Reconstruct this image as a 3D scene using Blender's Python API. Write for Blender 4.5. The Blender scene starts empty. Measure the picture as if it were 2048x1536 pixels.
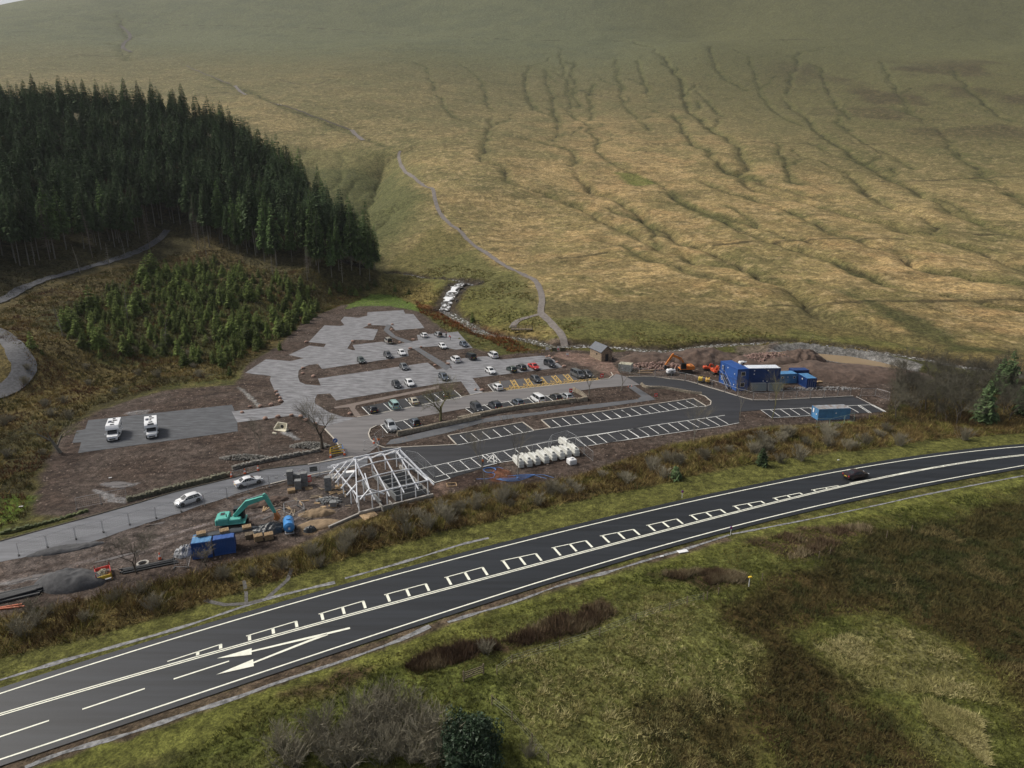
import bpy, bmesh, math, random
import numpy as np
from mathutils import Vector, geometry
rnd = random.Random(7)
R = math.radians
S = bpy.context.scene
COL = S.collection
# ---------------------------------------------------------------- camera
PITCH, CAMH, FPX = 17.0, 51.0, 1366.0
cd = bpy.data.cameras.new('camera'); cam = bpy.data.objects.new('camera', cd); COL.objects.link(cam)
cam.location = (0, 0, CAMH); cam.rotation_euler = (R(90 - PITCH), 0, 0)
cd.sensor_width = 36; cd.lens = 24.01; cd.clip_start = 1; cd.clip_end = 9000
S.camera = cam
# ---------------------------------------------------------------- sky, sun, exposure
SUN_EL, SUN_AZ = 46, 288            # azimuth clockwise from +Y
w = bpy.data.worlds.new("World"); S.world = w; w.use_nodes = True
nt = w.node_tree; sky = nt.nodes.new('ShaderNodeTexSky'); sky.sky_type = 'NISHITA'; sky.sun_disc = False
sky.sun_elevation = R(SUN_EL); sky.sun_rotation = R(SUN_AZ); sky.air_density = 1.0; sky.dust_density = 5.0; sky.ozone_density = 1.0
hs = nt.nodes.new('ShaderNodeHueSaturation'); hs.inputs['Saturation'].default_value = 0.5
nt.links.new(sky.outputs[0], hs.inputs['Color']); nt.links.new(hs.outputs[0], nt.nodes['Background'].inputs[0])
nt.nodes['Background'].inputs[1].default_value = 0.088
sl = bpy.data.lights.new('sun', 'SUN'); sl.energy = 2.6; sl.angle = R(11); sl.color = (1, .95, .86)
so = bpy.data.objects.new('sun', sl); COL.objects.link(so)
so.rotation_euler = Vector((-math.sin(R(SUN_AZ)) * math.cos(R(SUN_EL)), -math.cos(R(SUN_AZ)) * math.cos(R(SUN_EL)), -math.sin(R(SUN_EL)))).to_track_quat('-Z', 'Y').to_euler()
S.view_settings.view_transform = 'Standard'; S.view_settings.look = 'None'; S.view_settings.gamma = 1
S.view_settings.exposure = 0.22
S.render.resolution_x = 1024; S.render.resolution_y = 768
# ---------------------------------------------------------------- noise
def _h(ix, iy, s):
    n = (ix.astype(np.int64) * 374761393 + iy.astype(np.int64) * 668265263 + s * 1442695041) & 0xffffffff
    n = ((n ^ (n >> 13)) * 1274126177) & 0xffffffff
    return ((n ^ (n >> 16)) & 0xffff) / 65535.0
def vnoise(x, y, s=0):
    ix = np.floor(x); iy = np.floor(y); fx = x - ix; fy = y - iy
    fx = fx * fx * (3 - 2 * fx); fy = fy * fy * (3 - 2 * fy)
    a = _h(ix, iy, s); b = _h(ix + 1, iy, s); c = _h(ix, iy + 1, s); d = _h(ix + 1, iy + 1, s)
    return (a + (b - a) * fx) * (1 - fy) + (c + (d - c) * fx) * fy
def fbm(x, y, sc, s=0, o=4):
    x = np.asarray(x, float) / sc; y = np.asarray(y, float) / sc; r = 0; a = .5; t = 0
    x, y = x * .857 - y * .515 + 5.1, x * .515 + y * .857
    for k in range(o):
        r = r + a * vnoise(x + 17.3 * k, y - 9.1 * k, s + k); t += a; a *= .5; x, y = (x * .8 - y * .6) * 2.03, (x * .6 + y * .8) * 2.03
    return r / t
def sstep(a, b, x):
    t = np.clip((x - a) / (b - a), 0, 1); return t * t * (3 - 2 * t)
def sd_poly(X, Y, poly):            # signed distance, negative inside
    d2 = np.full(X.shape, 1e18); ins = np.zeros(X.shape, bool); n = len(poly)
    for i in range(n):
        ax, ay = poly[i]; bx, by = poly[(i + 1) % n]; ex, ey = bx - ax, by - ay
        t = np.clip(((X - ax) * ex + (Y - ay) * ey) / (ex * ex + ey * ey + 1e-12), 0, 1)
        d2 = np.minimum(d2, (X - ax - t * ex) ** 2 + (Y - ay - t * ey) ** 2)
        if ay != by:
            c = ((ay > Y) != (by > Y)) & (X < (bx - ax) * (Y - ay) / (by - ay) + ax); ins ^= c
    d = np.sqrt(d2); return np.where(ins, -d, d)
def d_line(X, Y, pl):
    d2 = np.full(X.shape, 1e18)
    for (ax, ay), (bx, by) in zip(pl[:-1], pl[1:]):
        ex, ey = bx - ax, by - ay
        t = np.clip(((X - ax) * ex + (Y - ay) * ey) / (ex * ex + ey * ey + 1e-12), 0, 1)
        d2 = np.minimum(d2, (X - ax - t * ex) ** 2 + (Y - ay - t * ey) ** 2)
    return np.sqrt(d2)
# ---------------------------------------------------------------- survey: where a line of sight of the photograph meets the land
CP, SP = math.cos(R(PITCH)), math.sin(R(PITCH))
def ray(px, py):
    x = (px - 1024) / FPX; y = (py - 768) / FPX
    return x, CP - y * SP, -SP - y * CP
def flat(px, py, z=0.0):
    x, y, d = ray(px, py); t = (CAMH - z) / -d; return (x * t, y * t)
def Z(s, ox, oy): return lambda pts: [(x / s + ox, y / s + oy) for x, y in pts]
z1 = Z(4.2667, 480, 580); z2 = Z(4.2667, 800, 620); z3 = Z(3.2, 1200, 640); z4 = Z(3.2, 0, 780)
z5 = Z(3.9385, 380, 860); z6 = Z(4.4522, 840, 820); zA = Z(2, 0, 900); zB = Z(2, 1024, 850); zC = Z(2, 1024, 0)
def FL(pts): return [flat(*p) for p in pts]
def lin(a, b, t): return a + (b - a) * t
# control points of the land: pixel column, pixel row, forward distance
CPT = [(0,600,220),(150,545,262),(330,470,340),(0,545,250),(540,520,312),(750,560,290),(640,600,262),(0,700,165),(120,690,175),
 (-500,600,200),(-500,400,330),(-500,190,850),(-100,265,420),(60,262,430),(200,270,430),(350,285,430),(450,310,430),(560,385,400),(60,215,620),(300,230,620),
 (700,480,330),(400,640,225),(250,560,262),(800,590,272),
 (650,400,520),(600,330,600),(745,470,400),(800,300,640),(870,400,470),(830,340,560),(920,460,405),(1050,550,312),(1085,620,249),
 (755,530,340),(830,548,322),(940,558,306),(905,580,285),(890,605,264),
 (1000,300,650),(1000,450,430),(1200,600,264),(1400,500,352),(1700,500,345),(2000,600,262),(1400,620,247),(1750,620,245),(2048,400,500),(2600,400,500),(1500,300,690),(1250,400,500),(1700,400,500),
 (2600,600,262),(2048,200,1050),(2600,200,1050),(1500,200,1050),(1100,200,1030),(600,220,800),(300,200,850),(0,150,1000),
 (300,85,1450),(800,85,1450),(1400,85,1450),(2048,100,1400),(2700,100,1400),(-300,60,1500),
 (300,78,1620),(800,78,1620),(1400,80,1620),(2048,85,1600),
 (60,0,2300),(-600,20,2300),(300,-15,2200),(800,-40,2150),(1400,-60,2100),(2048,-60,2100),(2700,-60,2100),
 (120,-12,2280),(800,-160,2600),(1400,-200,2600),(2048,-200,2600),(-300,90,2900),(60,70,2900)]
XYZ = [(0,60,0),(60,70,0),(-60,70,0),(0,120,0),(100,120,0),(-90,120,2),(0,170,0),(60,175,0),(-40,180,0),(130,170,0),(0,215,0),(60,212,0),(110,212,0),(160,205,0),
 (-60,190,1),(-40,240,0),(-20,250,0),(0,232,0),(-120,160,12),(-60,258,4),(200,200,0),(-60,350,9),(-90,400,22),
 (-60,330,8),(-280,300,60),(220,120,0),(220,60,0)]
def ctrl():
    P = []
    for px, py, Y in CPT:
        x, y, d = ray(px, py); t = Y / y; P.append((x * t, Y, CAMH + d * t))
    return np.array(P + [tuple(map(float, q)) for q in XYZ])
_P = ctrl()
def _uv(x, y): y = np.maximum(y, 25.0); return np.clip(x / y, -1.6, 1.6) * 1.6, np.log(y)
_cu, _cv = _uv(_P[:, 0], _P[:, 1])
def _k(r2): return np.where(r2 > 1e-12, r2 * np.log(np.maximum(r2, 1e-12)), 0)
_n = len(_P); _A = np.zeros((_n + 3, _n + 3))
_A[:_n, :_n] = _k((_cu[:, None] - _cu) ** 2 + (_cv[:, None] - _cv) ** 2) + np.eye(_n) * 2e-3
_A[:_n, _n] = 1; _A[:_n, _n + 1] = _cu; _A[:_n, _n + 2] = _cv; _A[_n:, :_n] = _A[:_n, _n:].T
_W = np.linalg.solve(_A, np.concatenate([_P[:, 2] / _P[:, 1], [0, 0, 0]]))
def tps(x, y):
    u, v = _uv(x, y); r = _W[_n] + _W[_n + 1] * u + _W[_n + 2] * v
    for i in range(_n): r = r + _W[i] * _k((u - _cu[i]) ** 2 + (v - _cv[i]) ** 2)
    return r * y
FLATP = FL([(-500,900),(60,800),(200,760),(330,722),(470,730),(560,680),(620,628),(700,598),(790,592),(850,625),(960,662),(1060,690),(1180,698),(1290,690),(1500,684),(1700,692),(1850,715),(2048,745),(2600,800)]) + [(230,-60),(-230,-60)]
def base_z(x, y):
    x = np.asarray(x, float); y = np.asarray(y, float)
    d = sd_poly(x, y, FLATP)
    return tps(x, y) * sstep(0, 22, d)
def at(px, py):
    """point of the smooth land seen at a pixel of the photograph"""
    X, Y = flat(px, py)
    x, y, d = ray(px, py)
    if d < -1e-3 and sd_poly(np.array([X]), np.array([Y]), FLATP)[0] < 0: return Vector((X, Y, 0))
    yy = np.geomspace(40, 2850, 700); t = yy / y; f = CAMH + d * t - base_z(x * t, yy)
    s = np.where(f < 0)[0]
    if len(s) == 0: return Vector((x * 2300 / y, 2300, float(base_z(x * 2300 / y, 2300.0))))
    i = s[0]; a, b = f[i - 1], f[i]; yv = yy[i - 1] + (yy[i] - yy[i - 1]) * a / (a - b); tt = yv / y
    return Vector((x * tt, yv, CAMH + d * tt))
def AT(pts): return [tuple(at(*p)[:2]) for p in pts]
def at_h(px, py, h): return Vector((*flat(px, py, h), h))
def resample(pl, step):
    pl = [np.array(p[:2], float) for p in pl]; out = []
    for i in range(len(pl) - 1):
        p0 = pl[max(i - 1, 0)]; p1 = pl[i]; p2 = pl[i + 1]; p3 = pl[min(i + 2, len(pl) - 1)]
        n = max(1, int(np.linalg.norm(p2 - p1) / step))
        for k in range(n):
            t = k / n
            out.append(.5 * ((2 * p1) + (-p0 + p2) * t + (2 * p0 - 5 * p1 + 4 * p2 - p3) * t * t + (-p0 + 3 * p1 - 3 * p2 + p3) * t ** 3))
    out.append(pl[-1]); return [tuple(p) for p in out]
# ---------------------------------------------------------------- materials
MATS = {}
def mat(name, col, rough=.8, var=.0, vs=2.0, bump=0.0, bs=20.0, metal=0.0, spec=None, rand=0.0, alpha=None, col2=None, attr=None, coat=0.0, trans=0.0, stretch=None):
    if name in MATS: return MATS[name]
    m = bpy.data.materials.new(name); m.use_nodes = True; t = m.node_tree; b = t.nodes['Principled BSDF']; L = t.links.new
    b.inputs['Roughness'].default_value = rough; b.inputs['Metallic'].default_value = metal
    if spec is not None: b.inputs['Specular IOR Level'].default_value = spec
    if coat: b.inputs['Coat Weight'].default_value = coat; b.inputs['Coat Roughness'].default_value = .05
    if alpha is not None: b.inputs['Alpha'].default_value = alpha
    c = (*col, 1); b.inputs['Base Color'].default_value = c; src = None
    tc = t.nodes.new('ShaderNodeTexCoord')
    if attr:
        a = t.nodes.new('ShaderNodeAttribute'); a.attribute_name = attr; src = a.outputs['Color']
    if var > 0 or col2 is not None:
        n = t.nodes.new('ShaderNodeTexNoise'); n.inputs['Scale'].default_value = vs; n.inputs['Detail'].default_value = 6; n.inputs['Roughness'].default_value = .65
        if stretch:
            mp = t.nodes.new('ShaderNodeMapping'); mp.inputs['Rotation'].default_value = (0, 0, stretch[0]); mp.inputs['Scale'].default_value = (stretch[1], stretch[2], 1); L(tc.outputs['Object'], mp.inputs['Vector']); L(mp.outputs[0], n.inputs['Vector'])
        else: L(tc.outputs['Object'], n.inputs['Vector'])
        r = t.nodes.new('ShaderNodeValToRGB'); r.color_ramp.elements[0].position = .36; r.color_ramp.elements[1].position = .64
        c2 = col2 if col2 is not None else tuple(v * (1 - var) for v in col)
        c1 = col if col2 is not None else tuple(v * (1 + var) for v in col)
        if attr:
            r.color_ramp.elements[0].color = (1 - var,) * 3 + (1,); r.color_ramp.elements[1].color = (1 + var,) * 3 + (1,)
            mx = t.nodes.new('ShaderNodeMixRGB'); mx.blend_type = 'MULTIPLY'; mx.inputs[0].default_value = 1
            L(n.outputs[0], r.inputs[0]); L(src, mx.inputs[1]); L(r.outputs[0], mx.inputs[2]); src = mx.outputs[0]
        else:
            r.color_ramp.elements[0].color = (*c2, 1); r.color_ramp.elements[1].color = (*c1, 1); L(n.outputs[0], r.inputs[0]); src = r.outputs[0]
    if rand > 0:
        oi = t.nodes.new('ShaderNodeObjectInfo'); h = t.nodes.new('ShaderNodeHueSaturation'); mr = t.nodes.new('ShaderNodeMapRange')
        mr.inputs['To Min'].default_value = 1 - rand; mr.inputs['To Max'].default_value = 1 + rand
        L(oi.outputs['Random'], mr.inputs['Value']); L(mr.outputs[0], h.inputs['Value'])
        if src: L(src, h.inputs['Color'])
        else: h.inputs['Color'].default_value = c
        src = h.outputs[0]
    if src: L(src, b.inputs['Base Color'])
    if bump > 0:
        n2 = t.nodes.new('ShaderNodeTexNoise'); n2.inputs['Scale'].default_value = bs; n2.inputs['Detail'].default_value = 5; L(tc.outputs['Object'], n2.inputs['Vector'])
        bp = t.nodes.new('ShaderNodeBump'); bp.inputs['Distance'].default_value = bump; bp.inputs['Strength'].default_value = .8
        L(n2.outputs[0], bp.inputs['Height']); L(bp.outputs[0], b.inputs['Normal'])
    MATS[name] = m; return m
# ---------------------------------------------------------------- mesh and object helpers
class MB:
    def __init__(s): s.v = []; s.f = []; s.m = []; s.cur = 0
    def poly(s, pts, m=None):
        n = len(s.v); s.v += [tuple(p) for p in pts]; s.f.append(tuple(range(n, n + len(pts)))); s.m.append(s.cur if m is None else m)
    def add(s, vs, fs, m=None):
        n = len(s.v); s.v += [tuple(p) for p in vs]
        for f in fs: s.f.append(tuple(i + n for i in f)); s.m.append(s.cur if m is None else m)
    def box(s, c, d, rz=0.0, bev=0.0, m=None, tap=1.0):
        x, y, z = c; a, b, h = d[0] / 2, d[1] / 2, d[2] / 2; cr, sr = math.cos(rz), math.sin(rz)
        if bev <= 0:
            L = [(sx * a * k, sy * b * k, sz * h) for sz, k in ((-1, 1), (1, tap)) for sx, sy in ((-1, -1), (1, -1), (1, 1), (-1, 1))]
            fs = [(3, 2, 1, 0), (4, 5, 6, 7), (0, 1, 5, 4), (1, 2, 6, 5), (2, 3, 7, 6), (3, 0, 4, 7)]
        else:
            e = bev; ring = lambda i, z_: [(-a + e, -b + i, z_), (a - e, -b + i, z_), (a - i, -b + e, z_), (a - i, b - e, z_), (a - e, b - i, z_), (-a + e, b - i, z_), (-a + i, b - e, z_), (-a + i, -b + e, z_)]
            L = ring(0, -h + e) + ring(0, h - e) + [(px * (1 - e / a * .8), py * (1 - e / b * .8), h) for px, py, _ in ring(0, 0)] + [(px * (1 - e / a * .8), py * (1 - e / b * .8), -h) for px, py, _ in ring(0, 0)]
            fs = []
            for i in range(8):
                j = (i + 1) % 8; fs += [(i, j, j + 8, i + 8), (i + 8, j + 8, j + 16, i + 16), (i + 24, j + 24, j, i)]
            fs += [tuple(range(16, 24)), tuple(reversed(range(24, 32)))]
        s.add([(x + px * cr - py * sr, y + px * sr + py * cr, z + pz) for px, py, pz in L], fs, m)
    def cyl(s, p0, p1, r0, r1=None, n=8, cap=True, m=None):
        r1 = r0 if r1 is None else r1; p0 = Vector(p0); p1 = Vector(p1); d = (p1 - p0)
        if d.length < 1e-9: return
        d.normalize(); u = d.orthogonal().normalized(); v = d.cross(u)
        L = []
        for p, r in ((p0, r0), (p1, r1)):
            for k in range(n):
                a = 2 * math.pi * k / n; L.append(tuple(p + (u * math.cos(a) + v * math.sin(a)) * r))
        fs = [(k, (k + 1) % n, n + (k + 1) % n, n + k) for k in range(n)]
        if cap: fs += [tuple(reversed(range(n))), tuple(range(n, 2 * n))]
        s.add(L, fs, m)
    def tube(s, pts, r, n=6):
        for a, b in zip(pts[:-1], pts[1:]): s.cyl(a, b, r, n=n)
    def beam(s, a, b, wd, ht):
        a = Vector(a); b = Vector(b); d = (b - a).normalized(); sd = d.cross(Vector((0, 0, 1)))
        sd = sd.normalized() if sd.length > 1e-3 else Vector((1, 0, 0)); up = sd.cross(d)
        L = [p + sd * sx * wd / 2 + up * sz * ht / 2 for p in (a, b) for sx, sz in ((-1, -1), (1, -1), (1, 1), (-1, 1))]
        s.add(L, [(3, 2, 1, 0), (4, 5, 6, 7), (0, 1, 5, 4), (1, 2, 6, 5), (2, 3, 7, 6), (3, 0, 4, 7)])
    def prism(s, poly, z0, z1, m=None):
        n = len(poly); L = [(x, y, z0) for x, y in poly] + [(x, y, z1) for x, y in poly]
        s.add(L, [tuple(reversed(range(n))), tuple(range(n, 2 * n))] + [(k, (k + 1) % n, n + (k + 1) % n, n + k) for k in range(n)], m)
    def profile(s, pts, y0, y1, m=None):   # pts in x,z extruded across y
        n = len(pts); L = [(x, y0, z) for x, z in pts] + [(x, y1, z) for x, z in pts]
        s.add(L, [tuple(range(n)), tuple(reversed(range(n, 2 * n)))] + [(k + n, (k + 1) % n + n, (k + 1) % n, k) for k in range(n)], m)
    def build(s, name, mats, parent=None, loc=(0, 0, 0), rz=0.0, smooth=False):
        me = bpy.data.meshes.new(name); me.from_pydata(s.v, [], s.f)
        if not isinstance(mats, (list, tuple)): mats = [mats]
        for m in mats: me.materials.append(m)
        if len(mats) > 1: me.polygons.foreach_set('material_index', s.m)
        if smooth: me.polygons.foreach_set('use_smooth', [True] * len(me.polygons))
        o = bpy.data.objects.new(name, me); COL.objects.link(o); o.location = loc; o.rotation_euler = (0, 0, rz)
        if parent: o.parent = parent
        return o
def tag(o, label=None, cat=None, group=None, kind=None):
    if label: o['label'] = label
    if cat: o['category'] = cat
    if group: o['group'] = group
    if kind: o['kind'] = kind
    return o
def thing(name, loc, label, cat, group=None, rz=0.0, sc=None):
    o = bpy.data.objects.new(name, None); COL.objects.link(o); o.location = loc; o.rotation_euler = (0, 0, rz); o.empty_display_size = .3
    if sc: o.scale = (sc, sc, sc) if not isinstance(sc, tuple) else sc
    return tag(o, label, cat, group)
def copy_tree(o, parent=None):
    c = o.copy(); COL.objects.link(c)
    if parent: c.parent = parent
    for ch in list(o.children): copy_tree(ch, c)
    return c
def dup(o, loc, rz=0.0, sc=None, label=None, cat=None, group=None):
    c = copy_tree(o); c.location = loc; c.rotation_euler = (0, 0, rz)
    if sc: c.scale = (sc, sc, sc) if not isinstance(sc, tuple) else sc
    return tag(c, label, cat, group)
def raw_mesh(name, V, F, mats, col=None, mi=None, smooth=False, parent=None):
    """V (n,3) F (m,k) numpy"""
    me = bpy.data.meshes.new(name); V = np.ascontiguousarray(V, np.float32); F = np.ascontiguousarray(F, np.int32); k = F.shape[1]
    me.vertices.add(len(V)); me.vertices.foreach_set('co', V.ravel())
    me.loops.add(F.size); me.loops.foreach_set('vertex_index', F.ravel())
    me.polygons.add(len(F)); me.polygons.foreach_set('loop_start', np.arange(0, F.size, k, dtype=np.int32))
    if mi is not None: me.polygons.foreach_set('material_index', np.ascontiguousarray(mi, np.int32))
    if smooth: me.polygons.foreach_set('use_smooth', np.ones(len(F), bool))
    if not isinstance(mats, (list, tuple)): mats = [mats]
    for m in mats: me.materials.append(m)
    if col is not None:
        a = me.color_attributes.new('Col', 'FLOAT_COLOR', 'POINT'); c = np.ones((len(V), 4), np.float32); c[:, :3] = col; a.data.foreach_set('color', c.ravel())
    me.update(calc_edges=True)
    o = bpy.data.objects.new(name, me); COL.objects.link(o)
    if parent: o.parent = parent
    return o
# ================================================================ the land
GULLY = [  # pixel polyline, half width m, depth m
 ([(1139,330),(1174,370),(1224,395),(1274,420),(1284,435),(1324,455),(1374,485),(1439,505),(1489,535),(1549,560),(1614,595),(1654,620),(1709,645),(1764,675),(1800,690)],7,4.2),
 ([(1024,360),(1074,380),(1124,400),(1184,420),(1224,445),(1274,465),(1324,495),(1374,510),(1404,530),(1474,537)],6,3.6),
 ([(1299,90),(1344,135),(1364,160),(1374,210),(1404,240),(1459,280),(1489,320),(1489,360),(1549,385),(1614,400),(1674,425),(1749,440),(1854,470),(1914,488),(1974,500),(2048,540),(2150,590)],11,7),
 ([(1559,190),(1599,225),(1639,265),(1674,290),(1714,315),(1749,335),(1789,365),(1849,385),(1874,405),(1924,430),(2048,470),(2200,520)],11,6),
 ([(1349,225),(1374,270),(1414,300),(1439,325),(1470,345)],9,5),
 ([(1704,340),(1724,380),(1774,405),(1849,435),(1869,465)],7,4),
 ([(1179,240),(1194,295),(1224,325),(1324,370),(1374,415),(1474,450),(1554,485),(1599,500),(1660,520)],6,2.4),
 ([(1649,515),(1699,540),(1774,565),(1874,585),(1974,600),(2048,625)],5,2.2),
 ([(985,225),(975,280),(965,310),(1000,340),(1030,365)],8,3.2),
 ([(1764,485),(1874,540),(2048,570)],6,1.8),
 ([(1874,250),(1914,310),(1959,340),(1999,370),(2100,430)],10,4),
 ([(1090,130),(1100,180),(1115,235),(1110,280)],9,3), ([(1150,120),(1145,170),(1160,215)],8,3), ([(1184,165),(1179,240)],8,3),
 ([(1280,120),(1290,170),(1300,190)],8,4), ([(1420,90),(1435,140),(1490,180)],9,4), ([(1600,100),(1585,150),(1580,190)],9,4), ([(1900,130),(1940,180),(2010,240)],10,5),
 ([(1060,130),(1052,185),(1070,220)],8,3), ([(880,190),(905,230),(960,250)],7,2.2),
 ([(782,295),(768,320),(755,350),(735,380),(712,410),(690,440),(680,480)],17,11), ([(803,403),(770,425),(735,448),(700,480)],8,5),
 ([(600,310),(640,330),(620,380),(600,420)],7,1.8), ([(680,300),(690,340),(660,380)],7,1.8), ([(735,340),(700,370),(660,420)],6,1.6),
 ([(620,290),(560,330),(600,350)],8,2),
 ([(1244,385),(1374,410),(1424,430),(1524,475),(1624,505),(1774,565)],5,2.0), ([(1324,380),(1384,415),(1474,440),(1554,465),(1649,490)],5,2.2),
 ([(1374,345),(1424,370),(1524,400),(1574,425),(1649,455),(1724,480),(1824,520),(1974,565)],6,2.6), ([(1544,280),(1569,310),(1569,340),(1600,370)],6,2.5),
 ([(1024,270),(1114,290),(1144,305),(1139,330)],6,2.2), ([(1120,90),(1125,130),(1135,180),(1150,240)],7,2.5), ([(1230,110),(1240,170),(1265,230),(1300,260)],8,2.6), ([(1400,180),(1440,230)],7,3), ([(1500,110),(1520,180),(1560,230),(1600,250)],8,3),
 ([(1664,230),(1720,280),(1760,300),(1830,340)],8,3), ([(1450,330),(1540,370),(1650,400)],6,2.2), ([(1180,470),(1290,510),(1380,545),(1480,570)],5,1.4), ([(1640,130),(1660,190),(1700,240)],9,3.5), ([(1760,120),(1800,190),(1850,250)],9,3.5), ([(960,150),(985,225)],7,2), ([(850,130),(870,180)],7,2),
 ([(235,20),(245,60),(258,75),(240,100),(262,120)],14,4), ([(420,150),(520,195),(600,225),(700,262),(780,292)],9,1.6)]
GW = [([*resample(AT(p), 9)], wd * (1.5 if wd > 15 else .8 if p[0][1] > 250 else .62), dp * (1.6 if wd > 15 else .95 if p[0][1] > 250 else .62)) for p, wd, dp in GULLY]
_r = random.Random(77); _tr = []
for pl, wd, dp in GW:
    if wd > 13 or len(pl) < 8: continue
    for k in range(len(pl) // 20):
        i = _r.randrange(2, len(pl) - 3); a = np.array(pl[i]); up = np.array(pl[i - 2]) - np.array(pl[i + 2]); up = up / (np.linalg.norm(up) + 1e-9)
        if up[1] < 0: up = -up
        an = _r.choice((-1, 1)) * _r.uniform(.3, .65); u = np.array((up[0] * math.cos(an) - up[1] * math.sin(an), up[0] * math.sin(an) + up[1] * math.cos(an))); ln_ = _r.uniform(35, 120); u2 = (u + up); u2 /= np.linalg.norm(u2)
        b_ = a + u * ln_ * .45; c_ = b_ + u2 * ln_ * .55; _tr.append((resample([tuple(c_), tuple(b_), tuple(a)], 9), wd * _r.uniform(.45, .7), dp * _r.uniform(.3, .55)))
GW += _tr
STREAM_A = AT([(690,505),(735,520),(755,527),(800,538),(850,548),(900,553),(925,557),(945,562)])
FALLS = AT([(945,562),(925,563),(912,572),(903,585),(897,597),(888,612)])
STREAM_B = AT([(888,612),(925,640),(980,665),(1040,672),(1080,682),(1110,690),(1142,688),(1200,688),(1260,694),(1340,697),(1400,690),(1480,684),(1553,681),(1650,688),(1731,697),(1800,706),(1870,717),(1925,728),(2003,739),(2120,762)])
WL = [(resample(STREAM_A, 3), 2.6, 1.3), (resample(FALLS, 3), 5.0, 1.2), (resample(STREAM_B, 3), 3.4, 1.5)]
MU = [(0,1389),(350,1278.5),(500,1234),(750,1161),(1024,1091),(1274,1027.5),(1524,975),(1774,927),(2048,894)]
MM = [(0,1434),(350,1322),(675,1245),(1024,1142),(1274,1077),(1524,1012),(1774,955),(2048,911)]
ML = [(0,1520),(350,1405),(510,1354),(1024,1177.5),(1274,1110),(1524,1040),(1774,982),(2048,932)]
def rfit(P, deg=4):
    w_ = np.array(FL(P)); c = np.polyfit(w_[:, 0], w_[:, 1], deg); d = np.polyder(c)
    def f(x):
        x = np.asarray(x, float); xc = np.clip(x, -52, 100); return np.polyval(c, xc) + (x - xc) * np.polyval(d, xc)
    return f
fU, fM, fL = rfit(MU), rfit(MM), rfit(ML)
XR = np.arange(-110, 190, 2.0)
ROADP = [(x, float(fU(x)) + 1.25) for x in XR] + [(x, float(fL(x)) - 1.0) for x in XR[::-1]]
# pond
PONDP = FL([(1545,700),(1560,696),(1620,698),(1700,705),(1760,716),(1800,726),(1828,738),(1800,742),(1740,736),(1680,728),(1610,716),(1560,706)])
HARD = [ROADP]
SOIL = FL([(90,940),(125,860),(200,820),(330,780),(470,770),(500,725),(560,690),(610,640),(680,612),(740,600),(800,600),(840,625),(930,690),(1000,712),(1110,695),(1150,700),(1200,705),(1300,700),(1450,705),(1600,705),(1700,720),(1830,745),(1850,800),(1800,825),(1700,845),(1560,850),(1480,860),(1330,890),(1200,935),(1100,965),(950,975),(860,1000),(700,1040),(640,1070),(560,1100),(480,1120),(380,1150),(240,1185),(0,1230),(-200,1290),(-250,1120),(0,1095),(200,1040),(60,1030)])
def warp_d(x, y, pl):
    wx = x + (fbm(x, y, 30, 12, 4) - .5) * 15; wy = y + (fbm(x, y, 30, 13, 4) - .5) * 26; q = pl[::2] + [pl[-1]]
    best = np.full(x.shape, 1e18); al = np.zeros(x.shape); n = len(q) - 1
    for i in range(n):
        (ax, ay), (bx, by) = q[i], q[i + 1]; ex, ey = bx - ax, by - ay
        t = np.clip(((wx - ax) * ex + (wy - ay) * ey) / (ex * ex + ey * ey + 1e-12), 0, 1); d = (wx - ax - t * ex) ** 2 + (wy - ay - t * ey) ** 2
        k = d < best; best = np.where(k, d, best); al = np.where(k, (i + t) / n, al)
    return np.sqrt(best), al
def fin_z(x, y):
    x = np.asarray(x, float); y = np.asarray(y, float)
    z = base_z(x, y); df = sd_poly(x, y, FLATP); out = sstep(0, 25, df)
    z = z + out * ((fbm(x, y, 38, 3) - .5) * 3.2 + (fbm(x, y, 9, 5) - .5) * 1.0 + (fbm(x, y, 3.0, 8, 2) - .5) * .45)
    for pl, wd, dp in GW:
        a = np.array(pl); m = (x > a[:, 0].min() - 4 * wd) & (x < a[:, 0].max() + 4 * wd) & (y > a[:, 1].min() - 4 * wd) & (y < a[:, 1].max() + 4 * wd)
        if m.any():
            xx = x[m] if x.ndim else x; yy = y[m] if y.ndim else y
            xx = np.atleast_1d(xx); yy = np.atleast_1d(yy); d, al = warp_d(xx, yy, pl); d = d / (wd * .62)
            q = dp * .72 * (.55 * np.exp(-d * d * .5) + .45 * np.exp(-np.abs(d) * 2.4)) * np.atleast_1d(out[m] if x.ndim else out) * (.8 + .6 * fbm(xx, yy, 40, 14, 2)) * sstep(0, .12, al) * (1 - .6 * sstep(.85, 1, al))
            if x.ndim: z[m] = z[m] - q
            else: z = z - float(q[0])
    # foreground undulation away from made ground
    fg = sstep(2.5, 9, sd_poly(x, y, ROADP)) * (1 - sstep(-6, 14, df)) * sstep(.5, 6, sd_poly(x, y, SOIL))
    z = z + fg * ((fbm(x, y, 14, 21) - .42) * 1.7 + (fbm(x, y, 2.5, 22, 2) - .5) * .35)
    for pl, wd, dp in WL:
        d = d_line(x, y, pl); z = z - dp * (1 - sstep(wd * .55, wd * 1.5, d + (fbm(x, y, 3, 31, 2) - .5) * 1.4))
    dp_ = sd_poly(x, y, PONDP); z = z - 1.3 * (1 - sstep(-2.2, 0.4, dp_)) + .9 * np.exp(-((dp_ - 2.0) / 1.6) ** 2)
    return z
def gz(x, y): return float(fin_z(np.array([x]), np.array([y]))[0])
def G(px, py): p = at(px, py); return Vector((p.x, p.y, gz(p.x, p.y)))
NA, NR = 1050, 1150
ang = np.tan(np.linspace(-1.02, 1.02, NA)); rad = np.geomspace(26, 3000, NR)
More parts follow.
